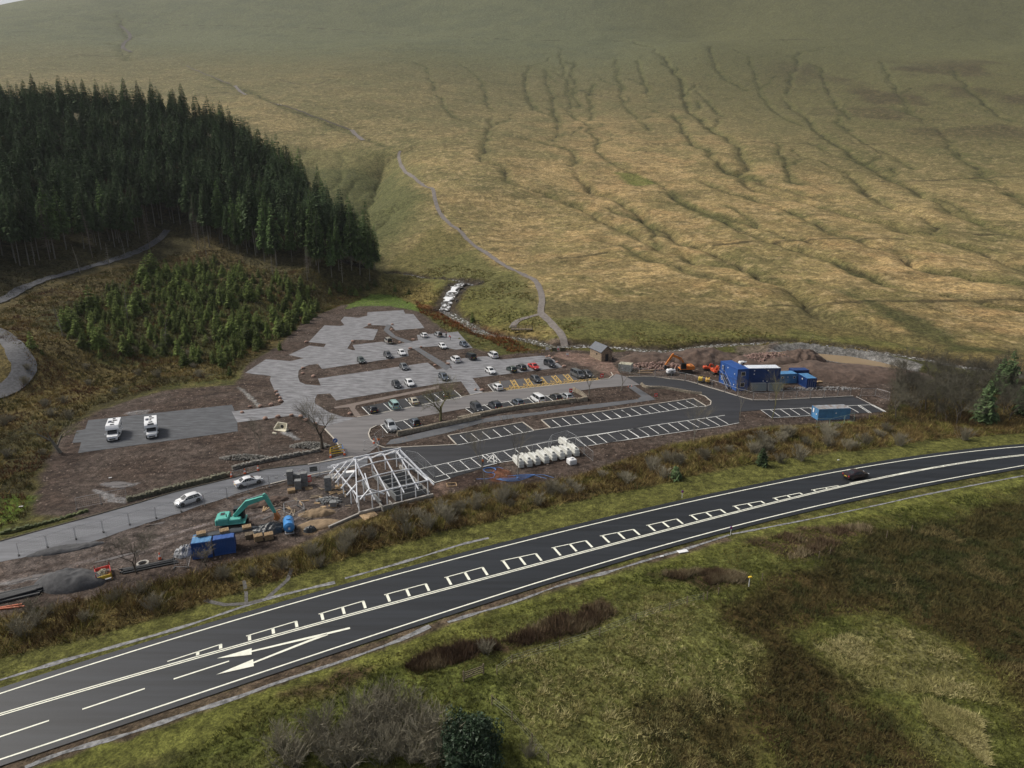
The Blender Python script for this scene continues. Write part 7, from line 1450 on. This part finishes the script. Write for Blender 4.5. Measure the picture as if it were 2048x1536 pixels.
for i, (x, y, ll, a_, lb) in enumerate(((240,265,5.5,-.45,'weathered tree trunk lying above the grey cage unit'),(300,330,4.5,.1,'bleached timber baulk in front of the stone rubble'),(290,345,4.0,-.1,'second bleached timber under the stone rubble'),(1110,268,5.5,.05,'pale timber baulk lying on the red rubble heap, upper one'),(1120,283,5.0,0.0,'pale timber baulk lying on the red rubble heap, lower one'),(1395,405,2.5,.1,'stack of yellow timber right of the barred container'))):
    p = F3(z3([(x, y)])[0]); c = MB(); zz = 2.6 if i in (3, 4) else .25; [c.beam((-ll / 2, k * .3, zz), (ll / 2, k * .3 + .1, zz + .1), .26, .24) for k in range(3 if i == 5 else 1)]; o = c.build('timber_baulk', M_wood, None, p, a_); tag(o, lb, 'timber')
# ---- barn
pA, pB = z2([(1620,395)])[0], z2([(1728,445)])[0]; A = F3(pA); B = F3(pB); d = B - A; Ln = d.length * .9; t_ = thing('stone_barn', A, 'small stone barn with a dark slate roof between the stream and the car park', 'barn', None, math.atan2(d.y, d.x)); Wb, hb, hr = 3.6, 2.7, 4.2
c = MB(); c.add([(0,0,0),(Ln,0,0),(Ln,Wb,0),(0,Wb,0),(0,0,hb),(Ln,0,hb),(Ln,Wb,hb),(0,Wb,hb),(0,Wb/2,hr),(Ln,Wb/2,hr)], [(0,1,5,4),(2,3,7,6),(1,2,6,9,5),(3,0,4,8,7)]); c.build('stone_walls', mat('barn_stone', (.26,.20,.14), .95, var=.35, vs=2.5, bump=.05, bs=8), t_)
c = MB()
for s in (0, 1):
    y0 = -.25 if s == 0 else Wb + .25; k = (hr - hb) / (Wb / 2); z0 = hb - .25 * k; c.add([(-.2, y0, z0 + .05), (Ln + .2, y0, z0 + .05), (Ln + .2, Wb / 2, hr + .08), (-.2, Wb / 2, hr + .08), (-.2, y0, z0 + .17), (Ln + .2, y0, z0 + .17), (Ln + .2, Wb / 2, hr + .20), (-.2, Wb / 2, hr + .20)], [(0,1,2,3),(4,5,6,7),(0,1,5,4),(1,2,6,5),(2,3,7,6),(3,0,4,7)])
c.build('slate_roof', mat('slate', (.085,.095,.115), .6, var=.15, vs=2), t_); c = MB(); c.box((Ln + .0, Wb / 2, 1.0), (.08, 1.0, 2.0)); c.build('door', M_blk, t_); c = MB(); c.box((Ln * .6, -.02, 1.7), (.5, .08, .5)); c.build('window_opening', M_blk, t_)
# ---- drystone walls
def stone_wall(pts, w_, h, label, m=M_stone, gap=.24, seed=1, nm='drystone_wall', land_=False, tumble=0.0, cope=True):
    P_ = resample([tuple(p[:2]) for p in pts], gap); g = random.Random(seed); c = MB(); core = MB(); k = MB(); zf = fin_z(np.array([p[0] for p in P_]), np.array([p[1] for p in P_])) if land_ else [0] * len(P_)
    t_ = thing(nm, (P_[0][0], P_[0][1], 0), label, 'wall'); ox, oy = P_[0]
    for i, ((x0, y0), (x1, y1)) in enumerate(zip(P_[:-1], P_[1:])):
        a = math.atan2(y1 - y0, x1 - x0); hh = h * (1 - tumble * g.random() ** 2); z0 = zf[i]; core.box(((x0 + x1) / 2 - ox, (y0 + y1) / 2 - oy, z0 + hh / 2 - .05), (gap * 1.2, w_ * .7, hh - .05), a)
        for lv in range(int(hh / .22)):
            for s in (-1, 1): c.box(((x0 + x1) / 2 - ox + s * w_ * .36 * -math.sin(a) + g.uniform(-.05, .05), (y0 + y1) / 2 - oy + s * w_ * .36 * math.cos(a), z0 + .11 + lv * .22), (gap * g.uniform(.6, 1.3), w_ * .3, .18), a + g.uniform(-.2, .2), 0, tap=g.uniform(.8, 1))
        if cope: k.box(((x0 + x1) / 2 - ox, (y0 + y1) / 2 - oy, z0 + hh + .06), (gap * .6, w_ * .85, g.uniform(.16, .30)), a + g.uniform(-.15, .15), 0, tap=.8)
    core.build('wall_core', m, t_); c.build('facing_stones', m, t_)
    if cope: k.build('coping_stones', m, t_)
    return t_
stone_wall(FL(z1([(1345,1245),(1700,1170),(2048,1098)]) + z2([(500,948),(900,865),(1200,822),(1500,785),(1595,775)])), .5, .85, 'long low drystone wall below the tarmac bays of the access road', mat('new_wall_stone', (.33,.285,.22), .95, var=.4, vs=2), seed=2)
stone_wall(FL(z2([(1595,775),(1560,735),(1480,690)])), .5, .8, 'short return of drystone wall beside the pale silver hatchback', MATS['new_wall_stone'], seed=3)
stone_wall(FL(z3([(265,415),(300,437),(400,440),(500,455),(580,470),(650,478)])), .45, .5, 'low stone kerb wall round the upper island', MATS['new_wall_stone'], seed=4)
stone_wall(FL(z4([(815,712),(900,690),(1100,640),(1300,590),(1480,545)])), .9, .9, 'old mossy drystone wall above the wet side road', M_mstone, seed=5, tumble=.4, cope=False)
stone_wall(FL(z4([(0,920),(150,885),(330,845),(560,775)])), .7, .5, 'tumbled moss-covered wall at the left edge of the side road', mat('very_mossy', (.085,.10,.035), .95, var=.5, vs=1.2), seed=6, tumble=.6, cope=False)
stone_wall(FL(z4([(1490,510),(1600,480),(1800,440),(2048,390)])), .8, .8, 'grey drystone wall below the culvert, rebuilt part', mat('grey_wall_stone', (.30,.285,.26), .95, col2=(.09,.085,.07), vs=2.2), seed=7, tumble=.5, cope=False)
rubble(*z1([(600,1335)])[0], 4.0, 1.3, .9, 420, 'tumbled grey stone heap at the right end of the old wall', 51, .15, .45, MATS['grey_wall_stone']); rubble(*z5([(440,225)])[0], 5.0, 1.0, .8, 420, 'grey stone heap on top of the left part of the wall', 52, .15, .4, MATS['grey_wall_stone'])
# ---- culvert headwall
a, b = z1([(300,1195),(437,1170)]); A, B = F3(a), F3(b); t_ = thing('culvert_headwall', A, 'pale precast concrete culvert headwall with a dark pipe mouth', 'culvert', None, R(-22)); M_cul = mat('pale_concrete', (.60,.56,.44), .8, var=.08, vs=2)
c = MB(); c.box((.95, 1.2, .65), (2.3, .22, 1.5), 0, .02); c.build('back_wall', M_cul, t_); c = MB(); c.add([(-.2,0,-.1),(0,1.2,-.1),(-.2,0,.35),(0,1.2,1.4),(-.4,0,-.1),(-.2,1.2,-.1),(-.4,0,.35),(-.2,1.2,1.4)], [(0,1,3,2),(4,6,7,5),(2,3,7,6),(0,2,6,4)]); c.build('wing_wall', M_cul, t_)
c = MB(); c.add([(2.9,-.3,-.1),(2.1,1.2,-.1),(2.9,-.3,.35),(2.1,1.2,1.4),(3.1,-.3,-.1),(2.3,1.2,-.1),(3.1,-.3,.35),(2.3,1.2,1.4)], [(0,1,3,2),(4,6,7,5),(2,3,7,6),(0,2,6,4)]); c.build('wing_wall', M_cul, t_); c = MB(); c.box((1.2, .5, .04), (2.9, 1.4, .08)); c.build('apron', M_cul, t_); c = MB(); c.cyl((1.0, 1.05, .55), (1.0, 1.11, .55), .38, n=16); c.build('pipe_mouth', M_blk, t_)
p = F3(z1([(295,1228)])[0]); c = MB(); c.box((0, 0, .15), (1.1, .3, .3), -.5, .03); tag(c.build('concrete_block', M_cul, None, p), 'pale concrete block lying left of the culvert', 'concrete block')
# ---- boulders
M_bould = mat('red_boulder', (.33,.215,.165), .95, var=.25, vs=2); rr = random.Random(4)
BLD = []
for pts, nm in ((z1([(308,872),(320,898),(343,925),(345,955),(265,985),(172,998),(85,1003),(18,1050)]), 'left'), (z1([(215,1103),(325,1088),(440,1075),(520,1085),(570,1115),(640,1150)]), 'low'), (z1([(537,672),(537,718),(627,742),(937,1062),(1105,300),(1295,343),(1300,298),(962,443),(1485,428),(1455,505),(1545,492),(1665,648),(1365,452),(565,450),(1770,635)]), 'mid'), (z2([(1275,400),(1300,415),(1340,450),(1400,487),(645,687),(700,690),(108,255),(415,465),(1250,405)]), 'right')):
    for x, y in pts: BLD.append((x, y))
def boulder(seed):
    g = np.random.default_rng(seed); bmn = bmesh.new(); bmesh.ops.create_icosphere(bmn, subdivisions=2, radius=.5); 
    for v in bmn.verts: k = 1 + .28 * (float(fbm(v.co.x * 3 + seed, v.co.y * 3 + v.co.z * 2, 1.0, seed, 2)) - .5); v.co = Vector((v.co.x * k * 1.2, v.co.y * k, max(v.co.z, -.3) * k * .75))
    me = bpy.data.meshes.new('boulder'); bmn.to_mesh(me); bmn.free(); me.materials.append(M_bould); return me
bm_ = [boulder(s) for s in range(3)]
for i, (x, y) in enumerate(BLD):
    o = bpy.data.objects.new('boulder', bm_[i % 3]); COL.objects.link(o); o.location = F3((x, y), .25); s_ = rr.uniform(.7, 1.15); o.scale = (s_, s_, s_); o.rotation_euler = (0, 0, rr.uniform(0, 6)); tag(o, 'red-brown boulder set at the edge of the gravel lots and paths', 'boulder', 'boulders edging the car park')
# ---- signs, cones, barriers
def sign_board(px, py, w_, h, m, label, rz=0, post=True, face=None, z=.9, mark=None):
    t_ = thing('sign', F3((px, py)), label, 'sign', None, rz); c = MB(); c.box((0, 0, z + h / 2), (w_, .05, h)); o = c.build('board', m, t_); c = MB(); [c.cyl((s * w_ * .4, .05, 0), (s * w_ * .4, .05, z + h), .03, n=5) for s in (-1, 1)]; c.build('posts', M_galv, t_)
    if mark: c = MB(); mark(c, w_, h, z); c.build('sign_marking', M_sgw if m is M_red else M_red, t_)
    return t_
arrow_l = lambda c, w_, h, z: (c.box((.08, -.035, z + h / 2), (w_ * .5, .015, h * .16)), c.poly([(-w_ * .36, -.04, z + h / 2), (-w_ * .08, -.04, z + h * .2), (-w_ * .08, -.04, z + h * .8)]))
bars = lambda c, w_, h, z: [c.box((0, -.035, z + h * f), (w_ * .7, .015, h * .09)) for f in (.3, .5, .7)]
sign_board(*z2([(1722,585)])[0], .9, 1.0, M_red, 'red temporary sign on the mulch beside the dark car right of the grey van', .2, z=.3, mark=arrow_l); sign_board(*z2([(1457,712)])[0], .8, .95, M_red, 'red temporary sign behind the pale silver hatchback', .2, z=.3, mark=arrow_l); sign_board(*z3([(358,498)])[0], .8, .8, M_red, 'red temporary sign on the mulch near the footway end', .2, z=.3, mark=arrow_l)
sign_board(*z5([(943,425)])[0], .7, 1.2, M_red, 'red and white diagonal sign among the block packs', .5, z=.4, mark=bars)
sign_board(*z2([(1350,355)])[0], .7, 1.3, M_sgw, 'white sign with a red lower part on the stone gateway', 0, z=.4, mark=lambda c, w_, h, z: c.box((0, -.035, z + h * .3), (w_ * .8, .015, h * .4))); sign_board(*z2([(1255,352)])[0], .9, .9, M_sgw, 'plain pale notice board left of the stone gateway', 0, z=.4); sign_board(*z2([(1428,397)])[0], .7, .9, M_sgw, 'small white free-standing sign on the reddish track by the gateway', 0, z=.15, mark=lambda c, w_, h, z: c.box((0, -.035, z + h * .15), (w_ * .8, .015, h * .2)))
for x, y, lb in ((1772,605,'small white notice on the fence, leftmost of four'),(1832,590,'small white notice on the fence, second of four'),(1868,580,'small white notice on the fence beside the tall block pack'),(1922,560,'small white notice on the fence, rightmost of four')): p = F3(z4([(x, y)])[0]); c = MB(); c.box((0, -.06, 1.3), (.5, .03, .36)); tag(c.build('notice', M_sgw, None, p, .3), lb, 'notice')
c = MB(); c.box((0, -.07, 1.3), (1.3, .03, .95)); tag(c.build('fence_board', mat('dark_mesh_board', (.09,.10,.095), .8), None, F3(z4([(2010,548)])[0]), .25), 'dark grey board hung on the fence right of the white notices', 'board')
p = F3(z1([(818,1345)])[0]); t_ = thing('direction_sign', p, 'round blue keep-left sign with a white arrow above the yellow barrier', 'road sign', None, 0.1); c = MB(); c.cyl((0, 0, 0), (0, 0, 1.3), .04, n=6); c.build('post', M_galv, t_); c = MB(); c.cyl((0, -.05, 1.5), (0, 0, 1.5), .45, n=20); o = c.build('disc', M_sblue, t_); c = MB(); c.cyl((0, -.03, 1.5), (0, -.02, 1.5), .50, n=20); c.build('rim', M_sgw, o); c = MB(); c.beam((.2, -.065, 1.7), (-.1, -.065, 1.42), .02, .11); c.poly([(-.26, -.075, 1.27), (-.22, -.075, 1.58), (.06, -.075, 1.30)]); c.build('arrow', M_sgw, o)
M_cone = mat('cone_orange', (.75,.12,.03), .5)
def cone(px, py, label, s=1.0):
    t_ = thing('traffic_cone', F3((px, py)), label, 'traffic cone', None, .2, s); c = MB(); c.box((0, 0, .03), (.5, .5, .06), 0, .01); c.build('base', M_blk, t_); c = MB(); c.cyl((0, 0, .06), (0, 0, .95), .19, .05, 12); o = c.build('body', M_cone, t_); c = MB(); c.cyl((0, 0, .42), (0, 0, .70), .134, .088, 12); c.v = [(x_ * 1.04, y_ * 1.04, z_) for x_, y_, z_ in c.v]; c.build('reflective_band', M_sgw, o)
for px, py, lb, s in (*[(x / 3.2, y / 3.2 + 780, l, 1.15) for x, y, l in ((1482,560,'traffic cone at the left end of the row of three on the road edge'),(1568,540,'middle traffic cone of the three behind the white saloon'),(1653,518,'right-hand traffic cone of the three on the road edge'))], *[(x / 4.2667 + 480, y / 4.2667 + 580, l, 1.15) for x, y, l in ((775,1432,'traffic cone at the left foot of the yellow barrier'),(893,1410,'traffic cone at the right foot of the yellow barrier'),(1145,1312,'red cone beside the fence at the junction corner'))], (*z4([(1025,1085)])[0], 'red cone standing by the concrete ring', 1.1), (*z3([(181,430)])[0], 'small orange cone at the head of the footway, left of two', .6), (*z3([(203,427)])[0], 'small orange cone at the head of the footway, right of two', .6)): cone(px, py, lb, s)
bl = z1([(768,1420),(775,1385),(872,1355),(890,1400)]); PB = [F3(p) for p in bl]; t_ = thing('pit_barrier', PB[0], 'yellow and blue folding barrier round an opening beside the junction', 'barrier')
for i in range(4):
    a, b = PB[i] - PB[0], PB[(i + 1) % 4] - PB[0]; c = MB(); mm = M_yel if i in (1, 0) else (M_bluep if i == 2 else M_yel)
    for z in (.45, .95): c.beam((a.x, a.y, z), (b.x, b.y, z), .05, .16)
    c.cyl((a.x, a.y, 0), (a.x, a.y, 1.05), .04, n=6); c.build('rail', mm, t_)
# small litter
for px, py, w_, lb in ((*zB([(683,508)])[0], 1.5, 'white sheet lying beside the lower stone drain'), (*zB([(600,528)])[0], .5, 'small white litter left of the white sheet'), (*zB([(28,1096)])[0], .4, 'white litter on the foreground field'), (*zB([(1305,142)])[0], .4, 'white litter on the upper verge'), (*z4([(135,750)])[0], .6, 'white plastic scrap on the green patch at the far left'), (*z4([(706,565)])[0], .5, 'pale stone on the muddy slope')): p = F3((px, py)); c = MB(); c.box((0, 0, .12), (w_, w_ * .45, .1), .3, .02); tag(c.build('litter', M_sgw, None, p), lb, 'litter')
# verge markers, posts, fences of the foreground
def marker(px, py, label, m):
    t_ = thing('marker_post', F3((px, py)), label, 'marker post', None, .2); c = MB(); c.cyl((0, 0, 0), (0, 0, 1.1), .04, n=6); c.build('post', M_sgw, t_); c = MB(); c.cyl((0, -.04, 1.2), (0, .02, 1.2), .22, n=14); o = c.build('disc', m, t_); c = MB(); c.cyl((0, -.05, 1.2), (0, -.045, 1.2), .11, n=10); c.build('centre_spot', M_red, o)
M_pur = mat('purple_disc', (.16,.07,.30), .5); marker(*zB([(680,293)])[0], 'purple-topped marker post on the upper verge of the main road', M_pur); marker(*zB([(874,440)])[0], 'purple-topped marker post on the lower verge of the main road', M_pur)
t_ = thing('marker_post', G(*zB([(947,645)])[0]), 'white post with a yellow cap in the foreground field', 'marker post'); c = MB(); c.cyl((0, 0, 0), (0, 0, 1.3), .05, n=6); c.build('post', M_sgw, t_); c = MB(); c.box((.05, 0, 1.4), (.5, .3, .18), .3, .04); c.build('cap', M_yel, t_)
def field_fence(pts, label, gap=3.2, wire=True, h=1.15, m=M_oldw):
    P_ = resample([tuple(at(*p)[:2]) for p in pts], gap); zz = fin_z(np.array([p[0] for p in P_]), np.array([p[1] for p in P_])); ox, oy = P_[0]; t_ = thing('field_fence', (ox, oy, 0), label, 'fence'); W_ = MB()
    for i, (x, y) in enumerate(P_):
        c = MB(); c.cyl((x - ox, y - oy, zz[i] - .1), (x - ox, y - oy, zz[i] + h), .06, n=5); c.build('post', m, t_)
        if i and wire: [W_.cyl((P_[i - 1][0] - ox, P_[i - 1][1] - oy, zz[i - 1] + h * f), (x - ox, y - oy, zz[i] + h * f), .006, n=3) for f in (.35, .65, .92)]
    if wire: W_.build('wires', M_wire, t_)
field_fence(zB([(-60,1010),(0,965),(190,905),(350,845),(495,790),(630,745),(700,720),(765,705)]), 'post and wire fence along the edge of the tussocky foreground field'); field_fence(zB([(780,700),(825,680),(1000,620),(1225,545),(1270,525),(1495,465),(1595,440)]), 'line of pale fence posts running through the dark heather', 9.0, False); field_fence(zB([(-80,1140),(0,1200),(80,1290),(145,1372)]), 'short dark fence descending to the bottom of the photo', 2.5)
p = G(*zA([(1895,925)])[0]); t_ = thing('wooden_gate', p, 'small weathered wooden gate in the foreground field', 'gate', None, .5); c = MB(); [c.box((0, 0, z), (2.2, .05, .10)) for z in (.3, .55, .8, 1.05)]; c.beam((-1.05, .0, .25), (1.05, .0, 1.1), .04, .08); c.build('gate_bars', M_oldw, t_)
for s in (-1, 1): c = MB(); c.box((s * 1.15, 0, .6), (.12, .12, 1.4)); c.build('gate_post', M_oldw, t_)
# ---- footbridge, gate piers
a, b = G(*z2([(950,185)])[0]), G(*z2([(1130,170)])[0]); A = Vector((a.x, a.y, .6)); B = Vector((b.x, b.y, 1.2)); d = B - A; t_ = thing('footbridge', A, 'timber footbridge with railings over the stream behind the car park', 'footbridge', None, math.atan2(d.y, d.x)); Lk = Vector((d.x, d.y)).length; Lk = min(Lk, 11)
c = MB(); c.box((Lk / 2, 0, .3), (Lk, 1.6, .14)); c.build('deck', M_oldw, t_); c = MB(); [c.box((Lk / 2, s * .65, .1), (Lk, .2, .3)) for s in (-1, 1)]; c.build('beams', M_blk, t_)
for s in (-1, 1): c = MB(); [c.beam((0, s * .78, z), (Lk, s * .78, z), .07, .1) for z in (.85, 1.35)]; [c.box((Lk * k / 6, s * .78, .8), (.1, .1, 1.2)) for k in range(7)]; c.build('railing', M_oldw, t_)
stone_wall(FL(z2([(1300,350),(1340,352)])), .7, 1.2, 'left stone pier wall of the gateway to the hill path', M_mstone, seed=8, cope=False); stone_wall(FL(z2([(1365,352),(1410,350)])), .7, 1.2, 'right stone pier wall of the gateway to the hill path', M_mstone, seed=9, cope=False)
field_fence([(1600,676),(1625,678),(1658,683),(1700,690),(1760,702),(1850,718),(1950,735)], 'post and wire fence between the pond and the stream', 5.0, True, 1.1)
# stream boulders
rr = random.Random(9); c = MB()
for pl, k_, s0, s1 in ((WL[1][0], 70, .5, 1.5), (WL[2][0], 260, .25, .8), (WL[0][0], 60, .3, .8)):
    for k in range(k_):
        x, y = pl[rr.randrange(len(pl))]; wd_ = 3.2 if k_ == 70 else 2.6; x += rr.gauss(0, wd_ * .55); y += rr.gauss(0, wd_ * .4); s_ = rr.uniform(s0, s1); c.box((x, y, gz(x, y) + s_ * .15 + .25), (s_, s_ * .7, s_ * .5), rr.uniform(0, 3), 0, tap=.65)
tag(c.build('stream_rocks', mat('dark_wet_rock', (.095,.08,.068), .7, var=.4, vs=1.5)), 'dark rocks strewn along the stream and the little falls', 'rocks', kind='stuff')
# loose stones over the made ground
q = scatter([SOIL], 14000, 31, [FL(p) for p in (P_mh, P_link, P_trunk, P_lotL, P_U, P_lotR, R1, R2, SIDE)], None, .2)[:5200]; g = np.random.default_rng(5); s_ = g.uniform(.06, .20, len(q)) ; base = np.array([(-1,-1,0),(1,-1,0),(1,1,0),(-1,1,0),(0,0,1.1)], float); a_ = g.uniform(0, 6.28, len(q)); V = base[None] * s_[:, None, None]; X = V[..., 0] * np.cos(a_)[:, None] - V[..., 1] * np.sin(a_)[:, None] * .7; Y = V[..., 0] * np.sin(a_)[:, None] + V[..., 1] * np.cos(a_)[:, None] * .7; V = np.stack([X, Y, V[..., 2]], -1) + q[:, None, :]
Fb = np.array([(0,1,4),(1,2,4),(2,3,4),(3,0,4)])[None] + (np.arange(len(q)) * 5)[:, None, None]; tag(raw_mesh('loose_stones', V.reshape(-1, 3), Fb.reshape(-1, 3), mat('loose_soil_stone', (.165,.125,.10), .95, var=.45, vs=.7)), 'small loose stones scattered over the bare soil', 'stones', kind='stuff')
# odds and ends lying about the site
rr = random.Random(21); M_cream = MATS['thermoplastic_line']
SPOT = FL(z5([(480,560),(700,520),(1000,430),(1250,480),(1280,640),(1100,720),(900,740),(700,640),(470,640)])); a = np.array(SPOT); k = 0
while k < 26:
    x, y = rr.uniform(a[:, 0].min(), a[:, 0].max()), rr.uniform(a[:, 1].min(), a[:, 1].max())
    if in_poly(x, y, SPOT) > 0: continue
    c = MB(); l = rr.uniform(.6, 2.6); [c.box((0, j * .25, .06 + .04 * j), (l * rr.uniform(.7, 1), .2, .05), rr.uniform(-.3, .3)) for j in range(rr.choice((1, 2, 3)))]; tag(c.build('loose_board', rr.choice((M_wood, M_oldw, M_wood)), None, (x, y, .02), rr.uniform(0, 3)), 'loose timber board lying in the mud between the digger and the steel frame', 'board', 'loose boards on the site'); k += 1
rubble(*z5([(1100,560)])[0], 2.2, 1.2, .5, 120, 'broken block and stone heap left of the steel frame', 61, .15, .45, M_block); rubble(*z5([(660,590)])[0], 2.5, 1.0, .3, 90, 'scattered stones beside the teal digger boom', 62, .1, .3, MATS['loose_soil_stone'] if 'loose_soil_stone' in MATS else M_stone)
lumpy('mud_heap', *F3(z5([(560,580)])[0])[:2], 0, 4.5, 1.6, .7, M_mud, 'low dark mud ridge behind the teal digger', 'heap', .45, 63, rough=.8); lumpy('mud_heap', *F3(z4([(420,1020)])[0])[:2], 0, 5, 1.2, .5, M_agg, 'low ridge of dark stone along the muddy lower edge of the side road', 'heap', .4, 64, rough=.6); lumpy('mud_heap', *F3(z5([(1000,660)])[0])[:2], 0, 3, 1.4, .6, MATS['sand'], 'small brown sandy heap by the silver pit fence', 'heap', .2, 65, rough=.6)
# ================================================================ the air of the valley
hz = MB(); hz.box((0, 1250, 400), (5200, 2900, 880)); ho = hz.build('haze', bpy.data.materials.new('air')); ho['kind'] = 'stuff'
am = ho.data.materials[0]; am.use_nodes = True; t = am.node_tree; t.nodes.remove(t.nodes['Principled BSDF']); pv = t.nodes.new('ShaderNodeVolumePrincipled'); pv.inputs['Color'].default_value = (.86,.90,.95,1); pv.inputs['Density'].default_value = .00005; pv.inputs['Anisotropy'].default_value = .2; t.links.new(pv.outputs[0], t.nodes['Material Output'].inputs['Volume'])
